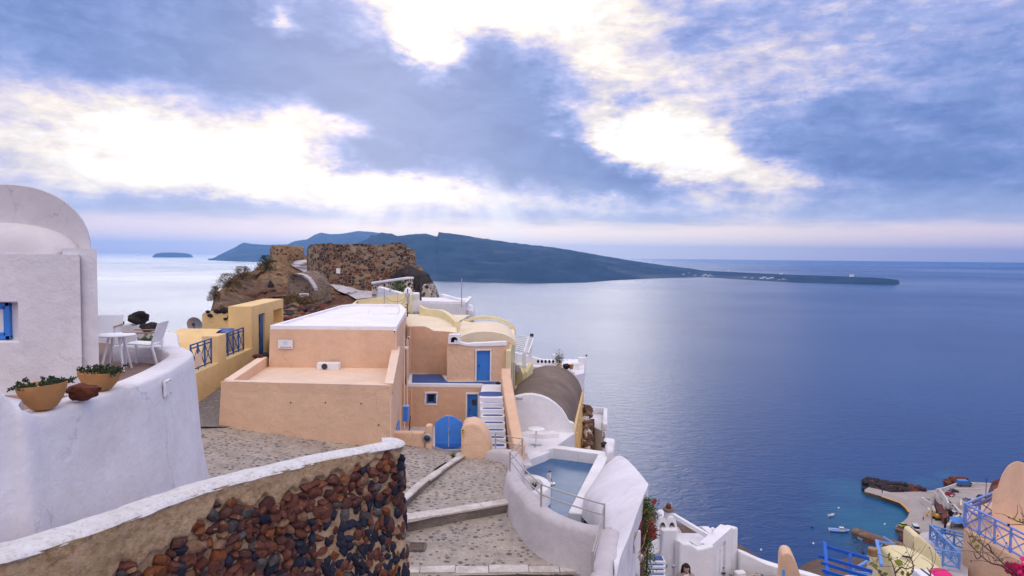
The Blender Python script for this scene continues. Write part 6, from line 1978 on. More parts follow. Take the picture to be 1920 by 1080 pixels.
# back walls, beam and roof behind the front wall
t = T('rear_terrace', 'white sunken terrace walls with a long sloping white beam behind the gateway', 'terrace', P(1300, 1010, 21))
b = B(); b.bar(P(1262, 966, 20.6), P(1334, 1009, 19.6), .10, .12); b.build('sloping_beam', M['white_paint'], t)
b = B(); b.wall([H(P(1313, 980, 22.5), 0), H(P(1322, 980, 22.2), 0), H(P(1352, 1003, 20.6), 0)], .25, -11, [Z(978, 22.5, 1313), Z(978, 22.2, 1322), Z(1003, 20.6, 1352)], 0); b.build('rear_wall', M['white_clean'], t, bevel=.03)
b = B(); q1 = spline([P(1266, 985, 20.5), P(1276, 998, 20.6), P(1290, 1006, 20.6), P(1320, 1008, 20.4)], 4); b.wall([(q.x, q.y) for q in q1], .3, -11, [q.z for q in q1], 0); b.build('low_wall', M['white_clean'], t, bevel=.04)
b = B(); b.wall([H(P(1237, 945, 21.5), 0), H(P(1246, 957, 21.2), 0), H(P(1262, 990, 20.8), 0)], .3, -11, [Z(946, 21.5, 1237), Z(954, 21.2, 1246), Z(992, 20.8, 1262)], 0); b.build('side_wall', M['white_clean'], t, bevel=.08)
b = B(); q = P(1300, 1015, 19.6); b.box((q.x, q.y + .3, q.z - .15), (1.2, 1.0, .12)); b.build('floor', M['white_clean'], t)
b = B(); q1 = [P(1322, 1014, 19.4), P(1330, 1010, 19.5), P(1343, 1009, 19.6)]; b.wall([(q.x, q.y) for q in q1], .3, -10, [q.z for q in q1], 0); b.build('round_end', M['white_clean'], t, bevel=.08)
b = B(); s = P(1336, 1000, 19.4); b.tube([H(s, s.z - .25), H(s, s.z + .15)], .025, 6); b.lathe(H(s, s.z + .12), [(.03, 0), (.06, .02), (.03, .05)], 8); b.build('spigot', M['white_paint'], t)
# crossed white handrail
b = B(); a_, c_ = P(1293, 1014, 18.9), P(1312, 1026, 18.6)
for k in (0, 1):
    z_ = Vector((0, 0, -.16 * k)); b.bar(a_ + z_, c_ + z_, .025, .025)
b.bar(a_, c_ + Vector((0, 0, -.16)), .02, .02); b.bar(a_ + Vector((0, 0, -.16)), c_, .02, .02)
b.build('cross_rail', M['white_paint'], label='short white crossed rail behind the low curved wall', cat='railing')
# white gate slats and blue steps left of the chimney
t = T('slatted_gate', 'white slatted wooden gate between the vine and the twin hood chimney', 'gate', P(1226, 1040, 17.5))
for k, py in enumerate((1018, 1027, 1036)):
    a_, c_ = P(1216, py + 4, 17.4), P(1233, py - 4, 17.6)
    b = B(); b.bar(a_, c_, .03, .10); b.build('slat', M['white_paint'], t)
b = B(); b.bar(P(1234, 1000, 17.6), P(1234, 1034, 17.6), .05, .05); b.build('post', M['white_paint'], t)
t = T('blue_steps', 'blue painted steps with white edges below the slatted gate', 'stairs', P(1225, 1075, 17))
b = B(); b2 = B()
for k in range(6):
    q = P(1226, 1052 + k * 9, 17.6 - .12 * k); z_ = q.z
    b.box((q.x, q.y + .14, z_ - .2), (.60, .34, .4)); b2.box((q.x, q.y + .16, z_ + .004), (.52, .25, .006))
b.build('steps', M['white_clean'], t, bevel=.015); b2.build('treads', M['blue_deep'], t)
# low wall to the right and pebbled path
b = B(); q1 = [P(1384, 1031, 20.0), P(1400, 1037, 20.0), P(1430, 1051, 20.0), P(1462, 1061, 19.8), P(1520, 1076, 19.6), P(1560, 1090, 19.4)]
pl = spline(q1, 4); b.wall([(q.x, q.y) for q in pl], .26, -12, [q.z for q in pl], 0); b.build('low_white_wall', M['white_clean'], bevel=.05, label='low white wall running right from the gateway above the sea', cat='wall')
b = B(); b.wall([H(P(1384, 1060, 19.4), 0), H(P(1392, 1056, 19.2), 0)], .3, -10, Z(1058, 19.3, 1388), 0); b.wall([H(P(1396, 1070, 18.4), 0), H(P(1430, 1086, 18.2), 0)], .2, -10, [Z(1068, 18.4, 1396), Z(1084, 18.2, 1430)], 0); b.build('kerb_blocks', M['white_clean'], bevel=.06, label='low white kerb walls beside the pebbled path', cat='kerb')
b = B(); b.add([tuple(P(1380, 1068, 19.6)), tuple(P(1560, 1100, 19.4)), tuple(P(1500, 1200, 15)), tuple(P(1230, 1200, 15)), tuple(H(P(1270, 1080, 18), -9.35))], [(0, 1, 2, 3, 4)])
b.build('path', M['paving'], kind='structure', label='pebbled path behind the gateway')
# peach rounded pillar
t = T('peach_pillar', 'tall rounded peach wall end right of the low white wall', 'wall', P(1480, 1090, 16.5))
b = B(); yp = 16.5
pf = [(1464, 1200), (1464, 1050), (1466, 1041), (1471, 1037), (1479, 1037), (1486, 1042), (1494, 1058), (1502, 1080), (1520, 1200)]
ff = [Vector((X(px, yp, 1060), yp, Z(py, yp, 1480))) for px, py in pf]; bk = [q + Vector((.12, .5, 0)) for q in ff]; n = len(ff)
b.add(ff + bk, [tuple(range(n)), tuple(range(2 * n - 1, n - 1, -1))] + [(i, n + i, n + (i + 1) % n, (i + 1) % n) for i in range(n)])
b.build('wall', M['peach'], t, bevel=.06, seg=4)
b = B(); q = P(1469, 1075, 16.4); b.box(q, (.06, .04, .2)); b.build('door_edge', M['blue_pale'], t)
b = B(); q = P(1540, 1078, 15.5); b.rock((q.x + .6, q.y, q.z - .45), (.75, .35, .45), 3, 3, .12); b.build('peach_roof', M['peach_top'], smooth=True, label='rounded pale peach roof end below the royal blue pergola', cat='roof')
# ------------------------------------------------------------------ ochre house along the lane
t = T('ochre_house', 'ochre yellow house with a lane wall, barrel roof and portal with a dark blue door', 'house', (-11, 27, -5.5))
YA = P(372, 690, 23.0); YB = P(472, 652, 28.7); YC = P(531, 559, 33.6)
dl = (H(YB, 0) - H(YA, 0)).normalized(); nl_ = Vector((-dl.y, dl.x, 0))   # to the left, away from the lane
zl_ = -4.05


def on_lane(px, off=0.0, py=650):
    """point of the lane wall's face seen at column px, moved off metres behind it"""
    a, c = H(YA, 0), H(YC, 0)
    n = Vector((-(c - a).y, (c - a).x, 0)).normalized(); r = ray(px, py)
    k = (n.dot(a) + 0) / n.dot(Vector((r.x, r.y, 0)))
    return Vector((r.x * k, r.y * k, 0)) + n * off


A0 = H(YA, 0) - dl * 4.5
b = B(); q = [A0, H(YB, 0), H(YB, 0) + nl_ * .55, A0 + nl_ * .55]
b.prism([H(p_, -7.5) for p_ in q], [H(p_, zl_) for p_ in q]); b.build('lane_wall', M['ochre'], t, bevel=.03)
# pillar between the railings
p0, p1 = on_lane(408), on_lane(424)
b = B(); q = [p0 - nl_ * .01, p1 - nl_ * .01, p1 + nl_ * .56, p0 + nl_ * .56]
b.prism([H(p_, -5) for p_ in q], [H(p_, Z(630, p0.y, 410)) for p_ in q]); b.build('pillar', M['ochre'], t, bevel=.03)
# portal block with door opening
b = B(); zp_ = (YB.z * 0 + P(473, 576, 28.7).z + P(531, 559, 33.6).z) / 2
B0, C0 = H(YB, 0), H(YC, 0)
Lb = (C0 - B0).length
def ub(px): return (on_lane(px) - B0).length
u0, u1 = ub(485), ub(497); v0, v1 = ub(513), ub(530)
b.facade(B0, C0, -7.5, zp_, [(u0, u1, 2.7, 7.5 + P(486, 592, on_lane(486).y).z + .05), (v0, v1, 7.5 + P(520, 608, on_lane(520).y).z, 7.5 + P(520, 580, on_lane(520).y).z)], rev=.45)
e1 = B0 + nl_ * .95; e2 = C0 + nl_ * .95
b.add([H(B0, -7.5), H(B0, zp_), H(e1, zp_), H(e1, -7.5)], [(0, 1, 2, 3)]); b.add([H(C0, -7.5), H(C0, zp_), H(e2, zp_), H(e2, -7.5)], [(0, 1, 2, 3)])
b.add([H(B0, zp_), H(C0, zp_), H(e2, zp_), H(e1, zp_)], [(0, 1, 2, 3)]); b.add([H(e1, zp_), H(e2, zp_), H(e2, -7.5), H(e1, -7.5)], [(0, 1, 2, 3)])
b.build('portal', M['ochre'], t)
dn_ = (C0 - B0).normalized(); pn = Vector((-dn_.y, dn_.x, 0))
da, db = B0 + dn_ * (u0 + .01) + pn * .07, B0 + dn_ * (u1 - .15) + pn * .07
ztd = P(486, 592, on_lane(486).y).z
b = B(); b.bar(H(da, (ztd - 4.75) / 2), H(db, (ztd - 4.75) / 2), .06, ztd + 4.75); dr = b.build('door', M['blue_deep'], t, label='dark blue door')
b = B(); b.bar(H(da + dn_ * .02 - pn * .04, (ztd - 3.9) / 2), H(da + dn_ * .28 - pn * .04, (ztd - 3.9) / 2), .02, 1.1); b.build('pane', M['glass'], dr)
# railings
def panel(a, c, z0, z1, par, n, mat, w=.045, nm='railing'):
    b = B(); a = H(a, 0); c = H(c, 0)
    for z in (z1, z1 - .12, z0 + .06): b.bar(H(a, z), H(c, z), w * (1.2 if z == z1 else .8), w)
    for k in range(n + 1):
        q = a.lerp(c, k / n); b.bar(H(q, z0), H(q, z1), w, w)
    for k in range(n):
        q, r = a.lerp(c, k / n), a.lerp(c, (k + 1) / n)
        b.bar(H(q, z0 + .06), H(r, z1 - .12), w * .6, w * .5); b.bar(H(r, z0 + .06), H(q, z1 - .12), w * .6, w * .5)
    return b.build(nm, mat, par)


M['blue_rail'] = paint('dark_blue_rail', (0.015, 0.085, 0.27), .45)
z0r = zl_ + .02; z1r = P(464, 615, on_lane(464).y).z
panel(on_lane(366, .15), on_lane(404, .15), z0r, z1r, t, 3, M['blue_rail'])
panel(on_lane(424, .15), on_lane(463.5, .15), z0r, z1r, t, 4, M['blue_rail'])
q = on_lane(376, .12); b = B(); b.bar(H(on_lane(372, .10), -3.72), H(on_lane(383, .10), -3.68), .03, .42); b.build('wooden_board', M['peach_top'], t)
# barrel roof behind
b = B(); rows = []
yv0, yv1 = 26.0, 29.2
for k in range(17):
    a = math.pi * k / 16
    y = (yv0 + yv1) / 2 - math.cos(a) * (yv1 - yv0) / 2; z = -4.4 + 1.25 * math.sin(a)
    rows.append([(X(306 + 10 * (1 - math.sin(a)), 26, 630) - .1, y, z * 1.0), (X(424, 28, 630), y, z)])
b.grid(rows); b.add([r[0] for r in rows], [tuple(range(17))]); b.build('barrel_roof', M['ochre'], t, smooth=True, angle=50)
b = B(); b.ex([(X(304, 26), 26), (X(424, 28), 26), (X(424, 28), 29.3), (X(304, 26) - 1, 29.3)], -7.5, -4.35); b.build('body', M['ochre'], t)
b = B(); q = P(421, 620, 27.7); b.box(q, (.62, .5, .04), rx=.25); b.build('skylight', M['blue_deep'], t, bevel=.01)
b = B(); b.add([H(YA + nl_ * .5, -4.6), H(YB + nl_ * .5, -4.6), (X(440, 30), 31, -4.6), (X(300, 26), 31, -4.6), (X(300, 22), 22, -4.6)], [(0, 1, 2, 3, 4)]); b.build('yard', M['ochre'], t)
# ruined ochre wall with stones
t2 = T('ruined_wall', 'broken ochre plastered wall with dark stones showing, behind the barrel roof', 'ruin', P(410, 620, 32))
b = B(); y = 32.0
pf = [(379, 622), (379, 591), (381, 587), (392, 585), (404, 584), (420, 583), (436, 583.5), (450, 583), (450, 622)]
ff = [Vector((X(px, y, 600), y, Z(py, y, 410))) for px, py in pf]; bk = [q + Vector((0, .6, 0)) for q in ff]; n = len(ff)
b.add(ff + bk, [tuple(range(n)), tuple(range(2 * n - 1, n - 1, -1))] + [(i, n + i, n + (i + 1) % n, (i + 1) % n) for i in range(n)])
b.build('wall', M['ochre'], t2)
b = B()
for k, (px, py, s_) in enumerate(((395, 592, .13), (408, 584, .18), (420, 582, .22), (413, 584, .12), (433, 585, .16), (431, 594, .12), (436, 602, .14), (423, 598, .10), (440, 596, .1), (434, 610, .1), (441, 588, .15), (390, 585, .1))):
    q = Vector((X(px, y, 600), y, Z(py, y, 410))); b.rock(q, (s_ * 1.2, .12, s_ * .75), k, 1, .4)
b.build('stones', M['lava'], t2, merge=False)
t2 = T('satellite_dish', 'grey satellite dish behind the left end of the barrel roof', 'satellite dish', P(365, 620, 30))
c = P(366, 608, 30.0); b = B(); b.lathe((0, 0, 0), [(.34, .05), (.345, .06), (.25, .012), (.12, 0), (.0, -.003)], 28, cap0=False)
Mx = Matrix.Rotation(R(-78), 3, 'X'); b.v = [tuple(Mx @ Vector((v[0], v[1], -v[2])) + c) for v in b.v]; b.build('dish', M['steel'], t2, smooth=True)
b = B(); b.tube([c + Vector((.05, -.1, -.3)), c + Vector((.12, -.42, .02))], .015, 5); b.tube([c + Vector((.12, .1, 0)), c + Vector((.14, .1, -1.4))], .03, 6); b.box(c + Vector((.12, -.42, .03)), (.08, .08, .14)); b.build('arm', M['dark'], t2)

# ------------------------------------------------------------------ the castle rock
YT = [(390, 592), (396, 580), (402, 556), (415, 541), (425, 529), (440, 517), (460, 511), (480, 505), (490, 492), (500, 486), (510, 482), (540, 480), (575, 480), (640, 482), (700, 484), (760, 488), (790, 500), (802, 522), (812, 562)]


def rock_d(px, py):
    yt = interp(YT, px)
    t_ = max(0, min(1, (650 - py) / (650 - yt)))
    db = interp([(390, 56), (560, 52), (700, 50), (812, 52)], px)
    dt = interp([(390, 62), (480, 76), (560, 84), (700, 86), (812, 72)], px)
    return lerp(db, dt, t_ ** 1.15)


def rock_p(px, py, off=0.0, nz=1.0):
    d_ = rock_d(px, py)
    q = P(px, py, d_)
    n_ = mnoise.fractal(q * .16, .9, 2.2, 6) * 2.4 + abs(mnoise.noise(q * .45)) * -1.5
    edge = min(1, max(0, (px - 390) / 30)) * min(1, max(0, (py - interp(YT, px)) / 8))
    return P(px, py, d_ + n_ * nz * edge - off)


b = B(); rows = []
for i in range(171):
    px = 390 + i * 2.47
    yt = interp(YT, px) + (0.9 * mnoise.noise(Vector((px * .35, 0, 0))) + 2.5 * mnoise.noise(Vector((px * .08, 3, 0))))
    col_ = [rock_p(px, lerp(655, yt, k / 56)) for k in range(57)]
    top = col_[-1]
    dd = Vector((top.x, top.y, 0)).normalized()
    col_.append(top + dd * 2.5 + Vector((0, 0, -.6))); col_.append(top + dd * 7 + Vector((0, 0, -7))); col_.append(top + dd * 16 + Vector((0, 0, -26)))
    rows.append(col_)
e = rows[-1]; rows.append([q + Vector((2.0, 3.5, -3)) for q in e]); rows.append([q + Vector((6.0, 9, -18)) for q in e])
e = rows[0]; rows.insert(0, [q + Vector((-2.0, 3.5, -4)) for q in e]); rows.insert(0, [q + Vector((-7.0, 9, -22)) for q in e])
b.grid(rows)
m, gg, bs, p = new_mat('castle_rock')
n1 = gg.noise(p, .22, 8, .7, .5); n2 = gg.noise(p, 1.3, 8, .75); n3 = gg.noise(p, .10, 5, .6)
vo = gg.n('ShaderNodeTexVoronoi', {'Vector': p, 'Scale': 2.4}, feature='F1')
vc = gg.n('ShaderNodeSeparateColor', {0: vo.outputs['Color']}).outputs
c = gg.mix(gg.rng(n1, .38, .62), (0.36, 0.225, 0.125), (0.17, 0.115, 0.09))
c = gg.mix(gg.rng(n3, .50, .62, 0, .85), c, (0.14, 0.055, 0.04))
c = gg.mix(gg.rng(n2, .50, .64, 0, .85), c, (0.055, 0.038, 0.033))
c = gg.mix(gg.m('MULTIPLY', gg.m('GREATER_THAN', vc[0], .72), gg.rng(n2, .48, .30, 0, .6)), c, (0.48, 0.38, 0.29))
gg.t.links.new(c, bs.inputs['Base Color']); bs.inputs['Roughness'].default_value = 1.0; bs.inputs['Specular IOR Level'].default_value = .1
b1 = gg.n('ShaderNodeBump', {'Strength': 1.0, 'Distance': .45, 'Height': gg.m('ADD', n2, gg.m('MULTIPLY', vo.outputs['Distance'], .5))}); gg.t.links.new(b1.outputs[0], bs.inputs['Normal'])
M['castle_rock'] = m
b.build('castle_rock', M['castle_rock'], smooth=True, angle=45, kind='structure', label='craggy brown rock crowned by the ruined castle')

M['castle_stone'] = stones_mat('castle_rubble', (0.33, 0.245, 0.165), [(0.17, 0.06, 0.04), (0.045, 0.042, 0.052), (0.14, 0.05, 0.035), (0.09, 0.06, 0.05), (0.035, 0.035, 0.045), (0.30, 0.17, 0.11)], scale=2.3, gap=.07, cover=.78, patch=.22, squash=1.5, bump=.8)
# main wall: a curved shell with a broken top
t = T('castle_ruin', 'long ruined castle wall of red and black stones on the crown of the rock', 'castle ruin', P(680, 535, 72))
b = B(); rows = []
cols_ = [(575.5, 530, 78), (578, 531, 76), (590, 533, 73.5), (620, 537, 71.5), (660, 541, 70.5), (700, 541, 70.5), (735, 538, 71.0), (755, 534, 71.8), (762, 531, 72.2)]
topl = [(575, 470), (578, 462), (583, 458.5), (592, 458), (600, 456.5), (612, 457), (619, 455.5), (627, 458), (645, 458.3), (660, 457.5), (672, 457), (684, 457.5), (700, 459), (712, 459.5), (724, 458), (735, 455.5), (748, 455), (758, 456.5), (762, 460)]
for i in range(111):
    f = i / 110; px = lerp(575.5, 762, f)
    pb = interp([(c[0], c[1]) for c in cols_], px) + 6; d_ = interp([(c[0], c[2]) for c in cols_], px)
    pt = interp(topl, px) + .8 * mnoise.noise(Vector((px * .5, 1, 1))) + .6 * mnoise.noise(Vector((px * 1.3, 1, 1)))
    base = P(px, pb, d_); zt3 = P(px, pt, d_ + .5).z
    xy = Vector((base.x, base.y, 0)); dv = xy.normalized()
    col_ = [H(xy - dv * .35, base.z - 3)]
    for k in range(25):
        z = lerp(base.z, zt3, k / 24)
        q = xy + dv * (.035 * k * .4)
        nz = .16 * mnoise.noise(Vector((q.x * .7, z * .7, 2))) + .07 * mnoise.noise(Vector((q.x * 2.2, z * 2.2, 2)))
        col_.append(H(q + dv * nz, z))
    top = col_[-1]
    col_ += [H(top + dv * .6, top.z + .1 * mnoise.noise(top * 1.5)), H(top + dv * 1.3, top.z - .1), H(top + dv * 1.35, base.z - 3)]
    rows.append(col_)
b.grid(rows); n_ = len(rows[0])
b.f += [tuple(range(n_)), tuple(110 * n_ + j for j in range(n_ - 1, -1, -1))]; b.mi += [0, 0]
b.build('main_wall', M['castle_stone'], t, smooth=True, angle=60)
# stepped end at the right, in courses
M['castle_course'] = stones_mat('castle_coursed_stone', (0.42, 0.33, 0.24), [(0.17, 0.06, 0.04), (0.14, 0.05, 0.035), (0.20, 0.08, 0.05), (0.06, 0.05, 0.05)], scale=2.4, gap=.12, cover=.9, patch=.5, squash=2.2, bump=.8)
b = B(); q0, q1 = P(761, 505, 73.2), P(780.5, 505, 73.6)
tz_ = [P(px, py, 73.4).z for px, py in ((762, 465), (770, 465.5), (771, 468), (780, 470.5))]
b.wall([H(q0, 0), H(q0.lerp(q1, .45), 0), H(q0.lerp(q1, .5), 0), H(q1, 0)], 2.2, -3.5, tz_, 1); b.build('stepped_end', M['castle_course'], t, bevel=.08, seg=2)
s = P(636, 508, 71.0); b = B(); b.box(s + Vector((0, .25, 0)), (.62, .5, .52)); b.build('white_plaque', M['white_clean'], t)
# small round tower on the left
t = T('ruined_tower', 'low ruined round tower of tan render and brown stone left of the castle wall', 'castle ruin', P(538, 500, 80))
b = B(); rows = []
cc_ = P(539, 500, 82.5); 
for k in range(49):
    a = -math.pi * 1.05 + math.pi * 2.1 * k / 48 - math.pi / 2
    rx, ry = 1.95, 2.3
    top_px = 539 + 30 * math.cos(a)
    pt = interp([(505, 480), (508, 472), (513, 465), (520, 462), (535, 461), (550, 461), (563, 462.5), (567, 466), (570, 474)], top_px)
    zt3 = P(top_px, pt, 82).z + .12 * mnoise.noise(Vector((k * .6, 0, 0)))
    col_ = []
    for j in range(13):
        f = j / 12; z = lerp(-5.2, zt3, f); k2 = 1.10 - .12 * f + .03 * mnoise.noise(Vector((k * .4, z, 5)))
        col_.append((cc_.x + rx * k2 * math.cos(a), cc_.y + ry * k2 * math.sin(a), z))
    rows.append(col_)
b.grid(rows); b.add([r[-1] for r in rows], [tuple(range(len(rows)))])
M['tower_stone'] = stones_mat('tower_rubble', (0.38, 0.25, 0.14), [(0.16, 0.07, 0.05), (0.22, 0.12, 0.08), (0.10, 0.06, 0.05), (0.33, 0.22, 0.15)], scale=2.6, cover=.45, patch=.35, squash=1.8, bump=.9)
b.build('shell', M['tower_stone'], t, smooth=True, angle=60)

# white path climbing the rock
def ribbon(b, left, right, off, n=10, m_=5):
    Lp = []; Rp = []
    def sp2(pts): 
        o = spline([Vector((x, y, 0)) for x, y in pts], n); return o
    l, r = sp2(left), sp2(right); rows = []
    for a_, c_ in zip(l, r):
        row = []
        for k in range(m_ + 1):
            q = a_.lerp(c_, k / m_)
            row.append(rock_p(q.x, q.y, off))
        rows.append(row)
    b.grid(rows)


b = B()
ribbon(b, [(554, 489), (549, 494), (548, 498), (576, 513), (600, 526), (622, 536), (634, 545), (654, 553), (668, 561)], [(574, 487), (576, 494), (577, 505), (594, 512), (610, 523), (627, 533), (660, 534), (690, 535), (753, 552)], 0.9)
M['path_white'] = plaster('worn_white_path', (0.60, 0.56, 0.60), (0.34, 0.28, 0.25), .7, bump=.8, scale=1.2, var=.2)
b.build('white_path', M['path_white'], smooth=True, angle=60, kind='structure', label='whitewashed stepped path climbing to the castle')
# arched stone hut under the path
t = T('stone_hut', 'rounded stone hut with a pale arched roof edge built into the rock', 'hut', P(562, 565, 58))
b = B(); yh = 62.0
pf = [(537, 575), (537, 540), (538, 522), (545, 516), (555, 514.5), (566, 516), (577, 523), (585, 535), (590, 552), (592, 575)]
ff = [Vector((X(px, yh, 545), yh + .02 * (px - 537), Z(py, yh, 562))) for px, py in pf]; bk = [q + Vector((.5, 3.0, .3)) for q in ff]; n = len(ff)
b.add(ff + bk, [tuple(range(n)), tuple(range(2 * n - 1, n - 1, -1))] + [(i, n + i, n + (i + 1) % n, (i + 1) % n) for i in range(n)])
M['hut_stone'] = stones_mat('hut_rubble', (0.27, 0.20, 0.15), [(0.20, 0.14, 0.10), (0.12, 0.09, 0.08), (0.30, 0.22, 0.16)], scale=3.0, cover=.8)
b.build('wall', M['hut_stone'], t, bevel=.15)
b = B(); pts = [Vector((X(px, yh, 545), yh - .05, Z(py, yh, 562))) for px, py in ((540, 519), (548, 514.5), (556, 513.5), (567, 515), (578, 522), (586, 534), (590, 541))]
b.grid([[q for q in pts], [q + Vector((.2, .4, .05)) for q in pts], [q + Vector((.2, .4, -.15)) for q in pts], [q + Vector((0, 0, -.15)) for q in pts]], closed=False); b.build('roof_edge', M['path_white'], t)
s = P(570, 553, 61.6); b = B(); b.box(s, (.75, .5, .28)); b.build('white_slab', M['white_clean'], t)
# dark rock lump set in for the shade of a cleft
b = B(); c = rock_p(505, 540, -.15)
b.rock(c + Vector((.1, .2, -.3)), (.30, .35, 1.1), 3, 2, .35); b.build('cleft_shade_lump', M['lava'], smooth=True, kind='structure', label='dark upright rock lump standing for the shade of a cleft in the rock face')
# stone heaps and grey dome right of the castle wall
t = T('dark_mound', 'dark grey rounded mound with a thin wall at the right end of the castle rock', 'ruin', P(770, 540, 62))
b = B()
for k, (px, py, d_, s_) in enumerate(((770, 528, 70, (2.0, 2, 1.4)), (784, 535, 69, (1.5, 1.8, 1.5)), (796, 547, 67, (.9, 1.2, 1.3)), (756, 526, 71, (1.3, 1.5, .9)))):
    b.rock(P(px, py, d_), s_, k + 4, 3, .3)
b.build('mound', M['lava'], t, smooth=True, angle=60)
t = T('flank_wall', 'black and white dappled rubble wall at the right edge of the castle rock', 'stone wall', P(800, 570, 55))
M['dapple'] = stones_mat('dappled_rubble', (0.62, 0.52, 0.42), [(0.07, 0.055, 0.055), (0.04, 0.035, 0.04), (0.12, 0.08, 0.07)], scale=2.9, gap=.16, cover=.8, squash=1.2)
b = B(); yh = 52
pf = [(788, 605), (789, 542), (794, 531), (802, 535), (807, 545), (811, 560), (814, 605)]
ff = [Vector((X(px, yh, 565), yh, Z(py, yh, 800))) for px, py in pf]; bk = [q + Vector((.3, 2.5, 0)) for q in ff]; n = len(ff)
b.add(ff + bk, [tuple(range(n)), tuple(range(2 * n - 1, n - 1, -1))] + [(i, n + i, n + (i + 1) % n, (i + 1) % n) for i in range(n)])
b.build('wall', M['dapple'], t, bevel=.3, seg=3)
t = T('capped_wall', 'short dappled stone wall with a thick white cap below the castle', 'stone wall', P(735, 560, 54))
b = B(); a_, c_ = P(703, 550, 55), P(769, 548, 52)
b.wall([H(a_, 0), H(c_, 0)], .6, -7, [Z(532, 55, 703), Z(522.5, 52, 769)], 0); b.build('wall', M['dapple'], t)
b = B(); b.bar(H(a_, Z(531, 55, 703)), H(c_, Z(521.5, 52, 769)), .8, .22); b.build('cap', M['white_clean'], t, bevel=.08)
b = B(); a_, c_ = P(712, 545, 52), P(755, 556, 48); b.wall([H(a_, 0), H(c_, 0)], .4, -7, [Z(537, 52, 712), Z(549, 48, 755)], 0); b.build('white_ramp_wall', M['white_clean'], t, bevel=.05)
# maroon ground strip behind it
# rubble slope under the rock
b = B(); r_ = random.Random(14)
for k in range(230):
    px, py = r_.uniform(528, 625), r_.uniform(574, 604)
    if py < 574 + (px - 528) * .02: continue
    q = P(px, py, 44 - (py - 574) * .25); s_ = r_.uniform(.08, .30) * (1.4 if r_.random() < .2 else 1)
    b.m = r_.choice([0, 0, 1, 1, 2]); b.rock(q, (s_ * 1.2, s_, s_ * .7), r_.uniform(0, 40), 1, .5, rz=r_.uniform(0, 3))
b.build('rubble_heap', [M['lava_red'], M['lava'], M['castle_rock']], kind='stuff', label='heap of red and pale rubble below the scrub', merge=False)
b = B(); b.grid([[P(px, py, 45 - (py - 574) * .25) for px in (515, 560, 600, 640, 680)] for py in (572, 590, 612, 640)]); b.build('rubble_ground', M['castle_rock'], kind='structure')


def scrub(px, py, d_, rx, rz, n_, label, seed, mat='dry', yq=.8, name='bush', up=.35):
    r_ = random.Random(seed); c = P(px, py, d_); 
    t = T(name, label, 'bush', c)
    b = B(); bb = B()
    for k in range(max(10, n_ // 40)):
        a = r_.uniform(0, 6.28); e_ = c + Vector((math.cos(a) * rx * r_.random(), math.sin(a) * rx * .7 * r_.random(), rz * r_.uniform(.5, 1)))
        bb.tube([c, c.lerp(e_, .5) + Vector((0, 0, rz * .1)), e_], .02, 4, r2=.006)
    bb.build('stems', M['twig'], t, merge=False)
    for k in range(n_):
        a = r_.uniform(0, 6.28); rr_ = math.sqrt(r_.random()); z = r_.random() ** 1.3
        k_ = (1 - z * .65)
        q = c + Vector((math.cos(a) * rx * rr_ * k_, math.sin(a) * rx * yq * rr_ * k_, rz * z))
        if mnoise.noise(q * 1.9) < -.18: continue
        dv = Vector((r_.gauss(0, 1), r_.gauss(0, 1), r_.gauss(up, 1))).normalized() * r_.uniform(.10, .24); s2 = dv.cross(Vector((r_.gauss(0, 1), 1, .3))).normalized() * r_.uniform(.015, .035)
        b.add([q - s2, q + dv, q + s2], [(0, 1, 2)])
    b.build('foliage', M[mat], t, merge=False)


scrub(402, 563, 58, .75, 1.2, 900, 'dry brown bush low on the left shoulder of the castle rock', 1)
scrub(427, 540, 62, 1.5, 1.3, 1300, 'wide dry bush creeping up the left slope of the rock', 2)
scrub(455, 525, 66, 1.4, 1.3, 1300, 'spiky dry bush standing out from the left skyline of the rock', 3, up=.8)
scrub(499, 507, 70, 1.3, 1.5, 1400, 'dark dry bush on the crest left of the ruined tower', 4, 'leaf_dark', up=.8)
scrub(560, 580, 47, 1.9, 1.0, 2600, 'broad tawny scrub patch under the stone hut', 5, up=.9)
scrub(545, 582, 45, .9, .7, 900, 'small tawny scrub beside the ochre portal', 6, up=.9)
scrub(750, 546, 50, 1.0, .7, 700, 'green scrub on the short dappled wall', 7, 'leaf')
# ------------------------------------------------------------------ brown knoll below the right houses
def knoll(name, prof, dn, df, mat, label, yb=1120, amp=2.5, kind='structure', nx=60, ny=26):
    b = B(); rows = []
    for i in range(nx + 1):
        px = lerp(prof[0][0], prof[-1][0], i / nx); yt = interp(prof, px)
        col_ = []
        for k in range(ny + 1):
            f = k / ny; py = lerp(yb, yt, f); d_ = lerp(dn, df, f)
            q = P(px, py, d_); n_ = mnoise.fractal(q * .12, .8, 2.2, 5)
            col_.append(P(px, py, d_ + amp * n_ * (1 - f * .5)))
        top = col_[-1]; dd = Vector((top.x, top.y, 0)).normalized()
        col_.append(top + dd * 4 + Vector((0, 0, -3))); col_.append(top + dd * 14 + Vector((0, 0, -22)))
        rows.append(col_)
    b.grid(rows); return b.build(name, mat, smooth=True, angle=50, kind=kind, label=label)


knoll('cliff', [(1380, 1090), (1490, 1072), (1510, 1056), (1530, 1049), (1550, 1047), (1570, 1050), (1590, 1046), (1610, 1043), (1640, 1040), (1700, 1046), (1760, 1060)], 62, 105, M['hill'], 'brown rocky knoll below the houses at the lower right')
scrub(1618, 1040, 100, 4.5, 2.2, 900, 'green brown scrub on the knoll behind the royal blue pergola', 21, 'dry')

